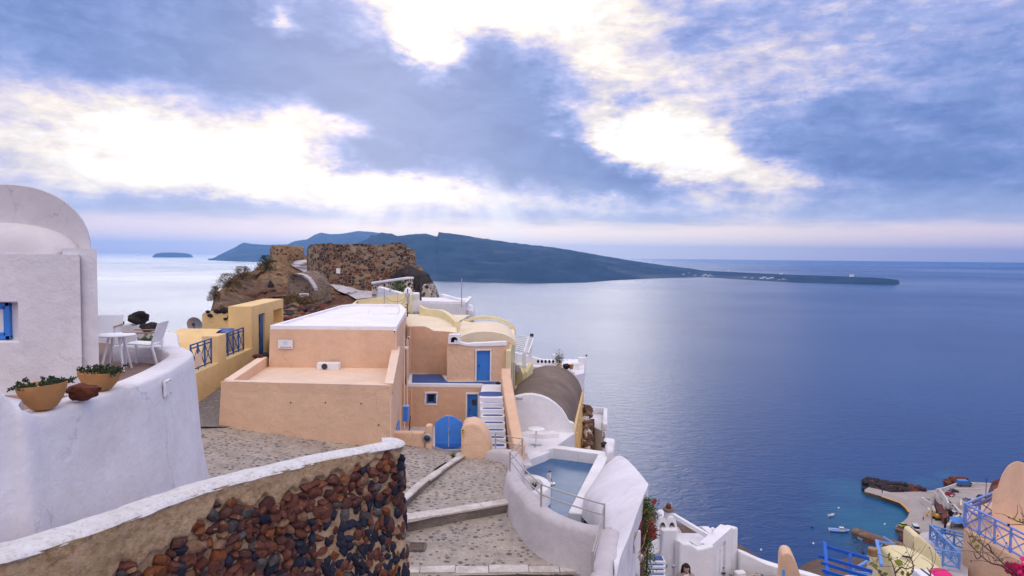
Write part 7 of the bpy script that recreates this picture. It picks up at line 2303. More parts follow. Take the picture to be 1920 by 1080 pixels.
# ------------------------------------------------------------------ harbour
ZQ = SEA + 1.5
M['quay'] = plaster('quay_concrete', (0.40, 0.345, 0.32), (0.27, 0.21, 0.18), .6, scale=.12, var=.15)
M['quay_side'] = plaster('wet_quay_side', (0.12, 0.085, 0.05), (0.06, 0.045, 0.035), .6, scale=.3)
M['red_rock'] = plaster('red_cliff_rock', (0.19, 0.065, 0.05), (0.09, 0.035, 0.03), .8, bump=1.0, scale=.18, var=.4)
M['car_white'] = paint('white_car_paint', (.62, .62, .64), .25, wear=0); M['car_red'] = paint('red_car_paint', (.42, .012, .02), .25, wear=0); M['car_green'] = paint('yellow_green_car_paint', (.38, .42, .03), .25, wear=0)
M['car_dark'] = paint('dark_car_paint', (.015, .03, .07), .25, wear=0); M['car_blue'] = paint('blue_van_paint', (.05, .13, .33), .3, wear=0); M['car_silver'] = paint('silver_car_paint', (.40, .44, .50), .25, metal=.4, wear=0)
M['rubber'] = paint('tyre_rubber', (.015, .015, .016), .8, wear=0); M['tarp'] = paint('blue_awning', (.06, .22, .62), .6); M['digger'] = paint('yellow_machine', (.62, .30, .01), .5)


def slab(name, pix, z0, z1, mats, kind='structure', label=None, **kw):
    """pix outline on the plane z1"""
    pl = [PZ(x, y, z1) for x, y in pix]; n = len(pl)
    b = B(); b.add([H(q, z0) for q in pl] + [H(q, z1) for q in pl], [tuple(range(n, 2 * n))])
    b.m = 1; b.f += [(i, (i + 1) % n, n + (i + 1) % n, n + i) for i in range(n)]; b.mi += [1] * n
    return b.build(name, mats, kind=kind, label=label, **kw)


slab('quay', [(1621, 918), (1629, 913.5), (1645, 917), (1670, 923), (1691, 923), (1707, 922), (1725, 921), (1750, 919), (1765, 916), (1772, 930), (1775, 960), (1768, 995), (1752, 1002), (1722, 1002), (1716, 1003), (1679, 991), (1680, 986), (1693, 978), (1700, 972),
              (1703.5, 966), (1705, 960), (1700, 953), (1689, 943), (1672, 937), (1653, 930.5), (1637, 926), (1621.5, 922)], SEA - 3, ZQ, [M['quay'], M['quay_side']], label='pale concrete quay curving round the little harbour')
slab('slipway', [(1679, 990), (1683, 985), (1699, 986), (1724, 994), (1718, 1003)], ZQ - .5, ZQ + .06, [M['red_rock'], M['lava_red']], label='reddish slipway corner of the quay with two parked vehicles')
slab('pier', [(1597, 994.5), (1603, 988.5), (1625, 996), (1655, 1006), (1691, 1017), (1712, 1023), (1700, 1032), (1660, 1021), (1628, 1009.5), (1599, 998)], SEA - 3, SEA + 1.6, [M['castle_rock'], M['quay_side']], label='old brown stone pier pointing out from the shore')
# yellow edge line of the quay
b = B(); pts = [PZ(x, y, ZQ + .01) for x, y in ((1653, 930.9), (1672, 937.4), (1689, 943.4), (1700, 953.4), (1704.6, 960))]
for a_, c_ in zip(pts, pts[1:]): b.bar(a_, c_, .9, .08)
b.build('kerb', M['digger'], label='worn yellow kerb along the inner quay edge', cat='kerb')
# breakwater
b = B(); r_ = random.Random(31)
for k in range(520):
    f = r_.random(); px = lerp(1619, 1733, f); lo = interp([(0, 918), (.1, 914), (.4, 921), (.6, 922), (1, 924)], f); hi = interp([(0, 899), (.12, 897), (.35, 902), (.7, 910), (.9, 916), (1, 921)], f)
    py = r_.uniform(hi, lo); s_ = r_.uniform(.7, 1.9); q = PZ(px, py, SEA + 1.0)
    hgt = 1.0 + 2.6 * (1 - abs((py - (hi + lo) / 2) / max(1, (lo - hi) / 2)))
    b.m = 1 if (f > .75 and r_.random() < .7) or r_.random() < .08 else 0
    q.z = SEA + r_.uniform(-.3, 1) * hgt * .8; b.rock(q, (s_ * 1.1, s_, s_ * .8), r_.uniform(0, 60), 1, .55, rz=r_.uniform(0, 3))
b.build('breakwater_rocks', [M['lava'], M['lava_red']], kind='stuff', label='heap of dark boulders forming the breakwater', merge=False)
b = B()
for k in range(120):
    px = r_.choice([r_.uniform(1772, 1812), r_.uniform(1690, 1722)]); 
    if px > 1750: py = interp([(1770, 909), (1790, 903), (1812, 903)], px) + r_.uniform(-2, 3)
    else: py = interp([(1690, 1000), (1722, 1014)], px) + r_.uniform(-6, 14)
    s_ = r_.uniform(.7, 1.8); q = PZ(px, py, SEA); q.z = SEA + r_.uniform(0, 1.6); b.rock(q, (s_, s_, s_ * .8), r_.uniform(0, 60), 1, .5)
b.build('shore_rocks', M['lava_red'], kind='stuff', label='dark red rocks along the shore by the harbour', merge=False)
# upper parking terrace and walls
ZP = SEA + 7.0
slab('parking', [(1757, 921), (1771, 915.5), (1800, 905), (1856, 906), (1890, 906), (1900, 975), (1850, 985), (1812, 990), (1800, 966), (1787, 946), (1768, 925)], SEA - 2, ZP, [M['quay'], M['castle_rock']], label='terraced car park above the quay')
slab('road', [(1787, 965), (1800, 956), (1812, 966), (1822, 985), (1830, 1010), (1790, 1010), (1778, 990)], SEA - 2, SEA + 5, [M['quay'], M['castle_rock']], label='road winding up behind the harbour walls')
M['far_wall'] = paint('sunworn_white_wall', (.55, .50, .47), .9, var=.15, scale=.5)
def fwall(pix, z, h, th, label, mat='far_wall'):
    pl = [PZ(x, y, z + h) for x, y in pix]
    b = B(); b.wall([(q.x, q.y) for q in pl], th, z - 1, z + h, 0); return b.build('harbour_wall', M[mat], label=label, cat='wall')
fwall([(1756, 917), (1771, 914), (1800, 903.5), (1820, 904.5), (1857, 906)], ZP, 1.2, .6, 'pale parapet wall along the seaward edge of the car park')
fwall([(1762, 917.5), (1768, 924), (1774, 933), (1779, 943)], ZP, 1.6, .7, 'white wall descending beside the harbour stairs')
fwall([(1758, 921), (1766, 936), (1772, 950)], ZP - 3, 1.4, .6, 'thin pale wall on the red side of the harbour stairs')
fwall([(1728, 932), (1738, 938), (1748, 943)], ZQ, 2.6, .6, 'white wall of the little enclosure on the quay')
fwall([(1728, 932), (1744, 933.5)], ZQ, 1.6, .5, 'low back wall of the little enclosure on the quay')
fwall([(1740, 951), (1746, 960)], ZQ, 2.4, .7, 'short white wall beside the person on the quay')
fwall([(1749, 948), (1753, 957)], ZQ, 2.2, .6, 'second short white wall near the red slope')
fwall([(1803, 962), (1785, 974), (1777, 985)], SEA + 5, 2.0, 1.0, 'broad pale wall slanting down above the digger')
fwall([(1780, 944), (1788, 945), (1796, 954), (1804, 962)], SEA + 6, 1.4, .7, 'pale wall turning behind the rows of white tables')
fwall([(1802, 936), (1802, 947), (1814, 950), (1830, 950), (1845, 952)], ZP, 1.5, .7, 'pale wall below the silver car')
fwall([(1822, 946), (1819, 940), (1824, 934.5), (1834, 934), (1846, 934)], ZP + .4, 1.0, .5, 'curved pale wall round the red bank')
fwall([(1770, 917.5), (1798, 916), (1840, 916.5)], ZP, .5, .4, 'long low dividing wall across the car park')
slab('red_bank', [(1821, 944), (1824, 935), (1846, 935), (1850, 948), (1838, 951)], ZP - 1, ZP + .5, [M['red_rock'], M['red_rock']], label='red earth bank in the car park')
slab('red_slope', [(1756, 920), (1765, 937), (1772, 952), (1780, 966), (1770, 972), (1758, 956), (1752, 935)], SEA - 1, SEA + 4.2, [M['red_rock'], M['red_rock']], label='red rock slope below the harbour stairs')
# harbour stairs
t = T('harbour_stairs', 'pale flight of stairs climbing from the quay to the car park', 'stairs', PZ(1776, 952, SEA + 2))
b = B(); s0, s1 = PZ(1775, 954, SEA + 3), PZ(1762, 924, ZP + .3)
for k in range(22):
    q = s0.lerp(s1, k / 21); b.box((q.x, q.y, q.z - 1), (4.2, (s1.y - s0.y) / 20, 2))
b.build('steps', M['far_wall'], t)


def far_car(px, py, z, rz, mat, label, kind='car', s=1.0, group='vehicles parked round the harbour'):
    c = PZ(px, py, z); t = T('car' if kind == 'car' else 'van', label, 'car' if kind == 'car' else 'van', c, group)
    Mr = Matrix.Rotation(rz, 3, 'Z')
    def W(x, y, z_): return Mr @ Vector((x * s, y * s, z_ * s)) + c
    b = B(); L_, W_ = (4.1, 1.75) if kind == 'car' else (4.6, 1.9)
    h1 = .85 if kind == 'car' else 1.1
    prof = [(-.5, .25), (-.5, .7), (-.42, h1), (.40, h1 - .05), (.5, .65), (.5, .25)]
    a_ = [W(x * L_, -W_ / 2, z_) for x, z_ in prof]; d_ = [W(x * L_, W_ / 2, z_) for x, z_ in prof]; n = len(prof)
    b.add(a_ + d_, [tuple(range(n)), tuple(range(2 * n - 1, n - 1, -1))] + [(i, n + i, n + (i + 1) % n, (i + 1) % n) for i in range(n)]); b.build('body', mat, t, bevel=.06, seg=2)
    g0, g1, top = ((-.40, .22, 1.42) if kind == 'car' else (-.46, .34, 1.95))
    b = B(); pf = [(g0, h1 - .02), (g0 + .07, top - .06), (g1 - .12, top - .06), (g1, h1 - .02)]
    a_ = [W(x * L_, -W_ / 2 + .08, z_) for x, z_ in pf]; d_ = [W(x * L_, W_ / 2 - .08, z_) for x, z_ in pf]; n = 4
    b.add(a_ + d_, [tuple(range(n)), tuple(range(2 * n - 1, n - 1, -1))] + [(i, n + i, n + (i + 1) % n, (i + 1) % n) for i in range(n)]); b.build('windows', M['glass'], t)
    b = B(); q = [W((g0 + .06) * L_, -W_ / 2 + .1, top - .058), W((g1 - .11) * L_, -W_ / 2 + .1, top - .058), W((g1 - .11) * L_, W_ / 2 - .1, top - .058), W((g0 + .06) * L_, W_ / 2 - .1, top - .058)]
    b.add(q + [v + Vector((0, 0, .07)) for v in q], [(0, 3, 2, 1), (4, 5, 6, 7), (0, 1, 5, 4), (1, 2, 6, 5), (2, 3, 7, 6), (3, 0, 4, 7)]); b.build('roof', mat, t)
    for sx in (-.3, .3):
        for sy in (-.5, .5):
            b = B(); q = W(sx * L_, sy * (W_ - .2), .32); ax = Mr @ Vector((0, .1, 0)); b.tube([q - ax, q + ax], .32 * s, 10); b.build('wheel', M['rubber'], t)
    return t


far_car(1695, 987, ZQ, R(15), M['car_green'], 'small yellow-green car on the red slipway corner')
far_car(1716, 993, ZQ, R(75), M['car_white'], 'white van parked at the slipway', 'van', 1.1)
far_car(1781, 928, ZP, R(10), M['car_red'], 'red car in the upper car park')
far_car(1788, 922.5, ZP, R(0), M['car_dark'], 'dark blue car parked behind the red one')
far_car(1814, 939, ZP, R(100), M['car_silver'], 'small silver car beside the pale wall')
far_car(1841, 934, ZP + .8, R(5), M['car_dark'], 'dark car with pale windscreen near the red cliff')
t = T('delivery_truck', 'blue truck with a pale tarpaulin parked along the seaward wall', 'truck', PZ(1806, 912, ZP))
c = PZ(1804, 911.5, ZP); b = B(); b.box(c + Vector((0, 0, 1.7)), (4.4, 2.2, 2.2)); b.build('cargo_box', M['car_blue'], t, bevel=.1)
b = B(); b.box(c + Vector((0, 0, 2.85)), (4.3, 2.1, .12)); b.build('tarpaulin', M['tarp'], t)
b = B(); b.box(c + Vector((3.0, 0, 1.05)), (1.9, 2.0, 1.5)); b.build('cab', M['car_blue'], t, bevel=.25)
b = B(); b.box(c + Vector((3.3, 0, 1.55)), (1.1, 2.02, .5)); b.build('windscreen', M['glass'], t)
for sx in (-1.3, 2.9):
    for sy in (-1, 1): b = B(); b.tube([c + Vector((sx, sy * .9, .45)), c + Vector((sx, sy * 1.1, .45))], .45, 10); b.build('wheel', M['rubber'], t)
t = T('motorbike', 'two wheeled bike standing just below the red car', 'motorbike', PZ(1784, 933, ZP))
c = PZ(1784, 932, ZP); b = B()
b.box(c + Vector((0, 0, .7)), (1.1, .35, .4)); b.bar(c + Vector((.5, 0, .5)), c + Vector((.4, 0, 1.2)), .12); b.box(c + Vector((.42, 0, 1.15)), (.12, .8, .1)); b.build('frame', M['car_white'], t)
for sx in (-.65, .65): b = B(); b.tube([c + Vector((sx, -.08, .33)), c + Vector((sx, .08, .33))], .33, 12); b.build('wheel', M['rubber'], t)
t = T('digger', 'yellow digger with raised arm at the foot of the red slope', 'digger', PZ(1757, 973, ZQ))
c = PZ(1758, 974, ZQ)
b = B(); b.box(c + Vector((0, -1, .5)), (3.4, .6, 1)); b.box(c + Vector((0, 1, .5)), (3.4, .6, 1)); b.build('tracks', M['rubber'], t, bevel=.2)
b = B(); b.box(c + Vector((.2, 0, 1.6)), (2.6, 2.2, 1.2)); b.build('body', M['digger'], t, bevel=.15)
b = B(); b.box(c + Vector((.8, -.5, 2.6)), (1.1, 1.1, 1.1)); b.build('cab', M['glass'], t, bevel=.1)
b = B(); b.bar(c + Vector((-.8, 0, 1.8)), c + Vector((-3.0, .3, 4.0)), .4, .5); b.bar(c + Vector((-3.0, .3, 4.0)), c + Vector((-4.4, .4, 2.0)), .35, .4); b.build('arm', M['digger'], t)
b = B(); b.box(c + Vector((-4.4, .4, 1.6)), (.8, 1, .8)); b.build('bucket', M['digger'], t)
t = T('dark_truck', 'dark covered truck beside the yellow digger', 'truck', PZ(1770, 976, ZQ))
c = PZ(1771, 976, ZQ); b = B(); b.box(c + Vector((0, 0, 1.5)), (2.4, 4.4, 2.2)); b.build('cargo_box', M['car_dark'], t, bevel=.1)
b = B(); b.box(c + Vector((0, -3.2, 1.1)), (2.2, 1.7, 1.5)); b.build('cab', M['rubber'], t, bevel=.2)
for sx in (-1.1, 1.1):
    for sy in (-3, 1.2): b = B(); b.tube([c + Vector((sx - .1, sy, .45)), c + Vector((sx + .1, sy, .45))], .45, 10); b.build('wheel', M['rubber'], t)
# awning, tables, umbrella and boats on land
t = T('awning', 'bright blue awning over a terrace beside the harbour road', 'awning', PZ(1803, 980, SEA + 5))
c = PZ(1803, 977, SEA + 8)
b = B(); b.add([c + Vector((-4.5, -1.5, 0)), c + Vector((4.5, -2, -.2)), c + Vector((4, 2.5, .6)), c + Vector((-3.5, 2.5, .8)), c + Vector((0, .6, 1.2))], [(0, 1, 4), (1, 2, 4), (2, 3, 4), (3, 0, 4)]); b.build('cloth', M['tarp'], t)
for dx, dy in ((-4.4, -1.5), (4.4, -2), (3.9, 2.4), (-3.4, 2.4)): b = B(); b.tube([c + Vector((dx, dy, -3.5)), c + Vector((dx, dy, .1))], .1, 6); b.build('pole', M['rail'], t)
for k, (px, py, ln, rz, mt, lab) in enumerate(((1798, 984, 5.0, .3, 'car_white', 'white boat hull laid up beside the blue awning'), (1808, 985, 4.5, -.3, 'car_white', 'second white boat hull laid up behind the blue rail'), (1799, 979, 4, 1.2, 'car_blue', 'blue boat hull standing under the awning edge'))):
    c = PZ(px, py, SEA + 5.4); t = T('laid_up_boat', lab, 'boat', c)
    b = B(); rows = []
    for i in range(9):
        f = i / 8 * 2 - 1; w_ = .95 * (1 - abs(f) ** 2.5) + .02; zz = .15 * f * f
        rows.append([Vector((f * ln / 2, w_ * math.sin(a_), .75 + zz - .75 * math.cos(a_) ** 2 * (1 if True else 0))) for a_ in [(-1 + j / 4) * math.pi / 2 for j in range(9)]])
    Mr = Matrix.Rotation(rz, 3, 'Z'); b.grid([[Mr @ q + c for q in r] for r in rows]); b.build('hull', M[mt], t, smooth=True, angle=60)
    b = B(); b.add([Mr @ (r[0] - Vector((0, 0, .12))) + c for r in rows] + [Mr @ (r[-1] - Vector((0, 0, .12))) + c for r in rows[::-1]], [tuple(range(18))]); b.build('deck', M['far_wall'], t)
for k in range(7):
    c = PZ(1786 + 2.2 * k % 9, 955 + (k // 2) * 2.6, SEA + 5.6); b = B(); b.box(c + Vector((0, 0, .8)), (1.6, .9, .12)); b.box(c + Vector((0, 0, .4)), (.3, .3, .8))
    b.build('cafe_table', M['car_white'], label='white terrace table in the row behind the slanting harbour wall', cat='table', group='white tables behind the harbour wall')
# lamp posts of the harbour
for px, py, h_, lab in ((1848, 935, 9, 'tall dark lamp post near the red cliff'), (1776, 985, 6, 'brown pole standing above the dark truck'), (1747, 981, 5, 'thin pole on the quay beside the digger')):
    c = PZ(px, py, SEA + (7 if px == 1848 else 3)); t = T('lamp_post', lab, 'lamp post', c)
    b = B(); b.tube([c, c + Vector((0, 0, h_))], .14, 6); b.build('pole', M['dark' if px == 1848 else 'wood'], t); b = B(); b.box(c + Vector((0, 0, h_)), (.5, .3, .2)); b.build('lamp_head', M['dark'], t)


def boat(px, py, ln, rz, mat, deck, label, cabin=None, grp='boats moored in the harbour'):
    c = PZ(px, py, SEA); t = T('boat', label, 'boat', c, grp); Mr = Matrix.Rotation(rz, 3, 'Z'); b = B(); rows = []
    w0 = ln * .17
    for i in range(15):
        f = i / 14 * 2 - 1; w_ = w0 * ((1 - max(0, f) ** 2.2) * (1 - .25 * max(0, -f) ** 4)) + .02; sh = .22 * f * f * (1.4 if f > 0 else .7)
        rows.append([Mr @ Vector((f * ln / 2, w_ * math.sin(a_) * (1 if abs(a_) > 1.5 else .96), .62 + sh - .95 * math.cos(a_))) + c for a_ in [(-1 + j / 5) * math.pi / 2 for j in range(11)]])
    b.grid(rows); b.add(rows[0], [tuple(range(11))]); b.build('hull', mat, t, smooth=True, angle=50)
    b = B(); b.add([r[0] - Vector((0, 0, .25)) for r in rows] + [r[-1] - Vector((0, 0, .25)) for r in rows[::-1]], [tuple(range(30))]); b.build('deck', deck, t)
    b = B()
    for r in (0, -1): b.tube([q[r] + Vector((0, 0, .02)) for q in rows], .06, 5)
    b.build('gunwale', mat, t)
    if cabin:
        b = B(); q = Mr @ Vector((cabin, 0, 1.1)) + c; b.box(q, (ln * .22, w0 * 1.1, 1.2), rz=rz); cb_ = b.build('cabin', M['car_white'], t, bevel=.08)
        b = B(); b.box(q + Vector((0, 0, .2)), (ln * .225, w0 * 1.13, .35), rz=rz); b.build('window', M['glass'], cb_)
        b = B(); b.tube([q, q + Vector((0, 0, 2.2))], .05, 5); b.build('mast', M['rail'], t)
    else:
        b = B(); q = Mr @ Vector((-.1 * ln, 0, .45)) + c; b.box(q, (.3, w0 * 1.7, .1), rz=rz); b.build('bench', M['wood'], t)
    return t


boat(1558.5, 967.5, 3.6, R(25), M['car_white'], M['far_wall'], 'small open white motor boat, the farther of the two white boats')
boat(1573.5, 996, 8.0, R(-6), M['car_white'], M['blue_bright'], 'larger white boat with blue deck and small cabin', cabin=.9)
boat(1612, 1011, 3.6, R(80), M['blue_pale'], M['car_white'], 'round little blue and white boat beside the stone pier')
boat(1626.5, 1016, 3.4, R(70), M['car_red'], M['car_dark'], 'little purple red boat nearest the stone pier')
for k, (px, py, lab) in enumerate(((1572.5, 952.5, 'white mooring buoy beyond the small white boat'), (1659, 983, 'white mooring buoy inside the quay'), (1523, 988, 'dark mooring buoy left of the larger boat'), (1525, 1019, 'white mooring buoy below the larger boat'), (1427, 1031, 'lone white mooring buoy above the low white wall'), (1603, 1015, 'green mooring buoy beside the round blue boat'))):
    c = PZ(px, py, SEA + .2); b = B(); b.lathe(c, [(.02, -.45), (.38, -.25), (.45, 0), (.35, .28), (.1, .42), (.06, .6), (.02, .62)], 12)
    b.build('buoy', M['car_dark'] if k == 2 else (M['leaf'] if k == 5 else M['car_white']), smooth=True, label=lab, cat='buoy', group='mooring buoys')


def far_person(px, py, z, label, top, legs):
    c = PZ(px, py, z); t = T('person', label, 'person', c, None)
    b = B(); b.tube([c + Vector((-.12, 0, 0)), c + Vector((-.1, 0, .45)), c + Vector((-.08, 0, .88))], .07, 8, r2=.11); b.tube([c + Vector((.12, .1, 0)), c + Vector((.1, .05, .45)), c + Vector((.08, 0, .88))], .07, 8, r2=.11)
    b.lathe(c + Vector((0, 0, .82)), [(.15, 0), (.17, .1), (.15, .3), (.21, .52), (.16, .6), (.06, .64), (.055, .7), (.10, .76), (.105, .86), (.05, .95), (.01, .96)], 12, sy=.7)
    b.tube([c + Vector((-.2, 0, 1.38)), c + Vector((-.27, .02, 1.1)), c + Vector((-.26, -.08, .85))], .055, 6, r2=.035); b.tube([c + Vector((.2, 0, 1.38)), c + Vector((.27, .02, 1.1)), c + Vector((.26, -.08, .85))], .055, 6, r2=.035)
    b.build('body', M[legs], t, smooth=True, merge=False)
    b = B(); b.lathe(c + Vector((0, 0, .86)), [(.18, 0), (.19, .25), (.225, .45), (.17, .57), (.08, .6)], 12, sy=.75); b.build('shirt', M[top], t, smooth=True)
    return t


far_person(1741, 950, ZQ, 'tiny person in a dark and red top standing by the white quay wall', 'red', 'dark')
far_person(1731, 976, ZQ, 'tiny person in dark clothes walking near the middle of the quay', 'dark', 'vault_grey')
far_person(1654, 925, ZQ, 'tiny person in dark clothes on the outer arm of the quay', 'dark', 'dark')
knoll('cliff', [(1845, 960), (1852, 925), (1860, 903), (1872, 897), (1885, 894), (1900, 886), (1905, 890), (1940, 880), (2100, 860)], 215, 260, M['red_rock'], 'steep red cliff above the harbour car park', yb=1010, amp=6)
scrub(1884, 893, 262, 2.5, 4.5, 500, 'dark shrub standing on the red cliff', 22, 'dry')
# ------------------------------------------------------------------ royal blue pergola
t = T('pergola', 'royal blue pergola frame of long slanting beams above the sea', 'pergola', P(1590, 1090, 16))
for a_, c_, w_ in (((1548, 1025, 16.2), (1630, 1048, 15.6), .065), ((1535, 1042, 15.6), (1636, 1072, 15.0), .065), ((1539, 1055, 15.3), (1632, 1084, 14.8), .06), ((1541, 1069, 15.0), (1630, 1098, 14.5), .06)):
    b = B(); b.bar(P(*a_), P(*c_), .03, w_ * 1.3); b.build('beam', M['blue_royal'], t, bevel=.006, seg=1)
for a_, c_ in (((1546, 1018, 16.0), (1554, 1100, 14.6)), ((1594, 1037, 15.8), (1594.5, 1090, 15.6)), ((1549, 1069, 15.5), (1553, 1100, 15.4))):
    b = B(); b.bar(P(*a_), P(*c_), .07, .07); b.build('post', M['blue_royal'], t)
# pale blue beams beside it
t = T('blue_railing', 'short pale blue railing behind the royal blue pergola', 'railing', P(1620, 1070, 20))
b = B(); b.bar(P(1605, 1065, 20), P(1630, 1050, 20.5), .06); b.bar(P(1597, 1072, 20), P(1634, 1076, 20), .05); b.bar(P(1599, 1064, 20), P(1599, 1090, 20), .07); b.build('frame', M['blue_pale'], t)

# ------------------------------------------------------------------ cream vaulted roof
t = T('cream_roof_house', 'cream house with a low rounded vault roof at the lower right', 'house', P(1700, 1090, 22))
prof = [(1652, 1100), (1654, 1040), (1656, 1031), (1660, 1025), (1669, 1022), (1680, 1022), (1693, 1024), (1708, 1029.5), (1721, 1036), (1732, 1042), (1745, 1051), (1756, 1060), (1767, 1070), (1775, 1082), (1785, 1110)]
b = B(); rows = []
for (dd_, sh, zz) in ((20.7, -10, 1.5), (20.85, -8, .95), (21.2, -5, .50), (21.7, -2, .17), (22.2, 0, 0.0), (22.6, 2, .22), (23.0, 3, .7)):
    rows.append([P(px + sh, py, 22.2) + Vector((0, dd_ - 22.2, -zz)) for px, py in prof])
b.grid(rows); n_ = len(prof); b.f += [tuple(range(n_))]; b.mi += [0]
b.build('vault_roof', M['cream'], t, smooth=True, angle=50)
b = B(); b.ex([P(1700, 1100, 21.2)[:2], P(1700, 1100, 21.2)[:2], P(1780, 1100, 21.2)[:2], P(1785, 1100, 24)[:2], P(1652, 1100, 24)[:2], P(1652, 1100, 21.2)[:2]][1:], -16, -11.6); b.build('wall', M['cream'], t)
b = B(); s = P(1700, 1044, 21.6); b.rock(s, (.16, .05, .03), 3, 2, .1, rz=-.3); b.build('roof_hole', M['lava'], t)
b = B(); q = P(1636, 1050, 21.0); b.lathe((q.x, q.y, 0), [(.19, -14), (.16, Z(1060, 21, 1636)), (.14, Z(1030, 21, 1636))], 16); b.build('chimney_shaft', M['cream'], t, smooth=True, angle=50)
b = B(); b.lathe((q.x, q.y, Z(1031, 21, 1636)), [(.13, 0), (.14, .02), (.135, .24), (.10, .25)], 14); b.build('chimney_pot', M['wood'], t, smooth=True, angle=40)
# fin wall
t = T('cream_fin_wall', 'rounded cream fin wall sweeping down behind the vault roof', 'wall', P(1740, 1050, 25))
prof = [(1713, 1040), (1713, 1015), (1715, 1007), (1718, 1003), (1724, 1004), (1731, 1010), (1740, 1018), (1749, 1027), (1756, 1035), (1763, 1045), (1767, 1056), (1768, 1085), (1713, 1085)]
ff = [P(px, py, 25.0) for px, py in prof]; bk = [q + Vector((.1, .9, .02)) for q in ff]; n = len(ff)
b = B(); b.add(ff + bk, [tuple(range(n)), tuple(range(2 * n - 1, n - 1, -1))] + [(i, n + i, n + (i + 1) % n, (i + 1) % n) for i in range(n)]); b.build('wall', M['cream'], t, bevel=.12, seg=4)
# grey terrace with pale blue railings
slab2 = [P(1725, 1003, 29.5), P(1745, 999, 30), P(1812, 1013, 28.2), P(1810, 1120, 20), P(1762, 1090, 22), P(1770, 1055, 24.5)]
zq_ = -12.35
t = T('grey_terrace', 'pale grey roof terrace between the cream walls and the peach house', 'terrace', H(slab2[0], -14))
pl = [PZ(px, py, zq_) for px, py in ((1716, 1009), (1728, 999), (1745, 996), (1815, 1011), (1815, 1100), (1760, 1100), (1755, 1050))]
b = B(); b.prism([H(q, -16) for q in pl], [H(q, zq_) for q in pl]); b.build('slab', M['white_grey'], t)


def rail_run(a_, c_, h, n, par, mat, w=.055, nm='railing', skip=()):
    """railing between two foot points a_, c_ (world), h high, n panels with crosses"""
    b = B(); up = Vector((0, 0, 1))
    for f in (1.0, .80, .10): b.bar(a_ + up * h * f, c_ + up * h * f, w * (1.5 if f == 1.0 else 1), w)
    for k in range(n + 1):
        if k in skip: continue
        q = a_.lerp(c_, k / n); b.bar(q, q + up * h, w * 1.2, w * 1.2)
    for k in range(n):
        q, r = a_.lerp(c_, k / n), a_.lerp(c_, (k + 1) / n)
        b.bar(q + up * h * .1, r + up * h * .8, w * .6, w * .6); b.bar(r + up * h * .1, q + up * h * .8, w * .6, w * .6)
    return b.build(nm, mat, par)


t = T('blue_railing', 'pale blue crossed railing turning round the corner of the grey roof terrace', 'railing', P(1745, 1010, 30))
d0_ = 29.6
f0 = P(1743.5, 1012, d0_); f1 = H(P(1812, 1016, 27.9), 0); h_ = P(1743, 984, d0_).z - f0.z
f1 = P(1812, 1019, 28.6); f1.z = f0.z - .02
rail_run(f0, f1, h_, 3, t, M['blue_pale'])
f2 = P(1797, 1062, 25.0); f2.z = f0.z
f2 = PZ(1798, 1067, f0.z)
rail_run(f0, f2, h_, 4, t, M['blue_pale'], skip=(0,))
f3 = PZ(1708, 1053, f0.z); rail_run(PZ(1709, 1052, f0.z), f2, h_ * .98, 3, t, M['blue_pale'], skip=(3,))
t = T('blue_railing', 'narrow pale blue railing beside the cream chimney with the wooden pot', 'railing', P(1650, 1050, 23))
a_ = PZ(1644, 1062, -12.3); q1 = P(1643, 1014, a_.y); hh = q1.z - a_.z
b = B()
b.bar(P(1643.5, 1013.5, 23.2), P(1653, 1060, 20.2), .09, .09); b.bar(P(1643.5, 1013.5, 23.2), P(1676, 1020, 24.5), .06, .06); b.bar(P(1656, 1006.5, 27), P(1676, 1020, 24.5), .08, .06)
b.bar(P(1647, 1016, 23.3), P(1648, 1036, 23.3), .05); b.bar(P(1652, 1017, 23.6), P(1653, 1040, 23.6), .05); b.bar(P(1646, 1030, 22.8), P(1656, 1018, 23.8), .03); b.bar(P(1645, 1022, 23), P(1656, 1032, 23.6), .03)
b.build('frame', M['blue_pale'], t)

# ------------------------------------------------------------------ peach house with arched wall, far right
t = T('arched_peach_house', 'peach house at the right edge with an arched wall and a terrace edge', 'house', P(1880, 1090, 26))
zt4 = P(1812, 993, 27.6).z
e0 = P(1807, 990.5, 27.6); e1 = PZ(1925, 1057, e0.z); 
b = B()
q = [H(e0, 0), H(e1, 0), H(e1 + (e1 - e0) * .6, 0), H(e1 + (e1 - e0) * .6 + Vector((4, 4, 0)), 0), H(P(1862, 985, 31), 0), H(P(1812, 978, 29.6), 0)]
b.prism([H(v_ + (Vector((-.25, -.25, 0)) if i < 3 else Vector()), -20) for i, v_ in enumerate(q)], [H(v_, e0.z) for v_ in q]); b.build('terrace_wall', M['peach'], t, bevel=.06)
arch = [(1860, 1035), (1859, 975), (1859.5, 935), (1861, 924), (1866, 919.5), (1877, 918.5), (1880, 912), (1886, 902), (1894, 893), (1903, 886), (1912, 881.5), (1922, 879), (1940, 878), (1960, 884), (1985, 900), (2005, 930), (2010, 1035)]
ya_ = 27.0
ff = [P(px, py, ya_) + Vector((0, .012 * (px - 1860), 0)) for px, py in arch]; bk = [v_ + Vector((2.7, 3.0, -1.1)) for v_ in ff]; n = len(ff)
b = B(); b.add(ff + bk, [tuple(range(n)), tuple(range(2 * n - 1, n - 1, -1))] + [(i, n + i, n + (i + 1) % n, (i + 1) % n) for i in range(n)]); b.build('arched_wall', M['peach'], t, bevel=.14, seg=4)
t = T('blue_railing', 'pale blue crossed railing along the top of the peach terrace wall', 'railing', e0)
hr = P(1817, 955, e0.y).z - e0.z
M['blue_lav'] = paint('lavender_blue_paint', (0.19, 0.29, 0.70), .4, wear=0.05)
ea = e0 + Vector((.12, .10, 0)); eb = e1 + Vector((.1, .12, 0))
rail_run(ea, eb, hr, 4, t, M['blue_lav'], w=.055)
ec = P(1861, 990, 29.2); ec.z = e0.z
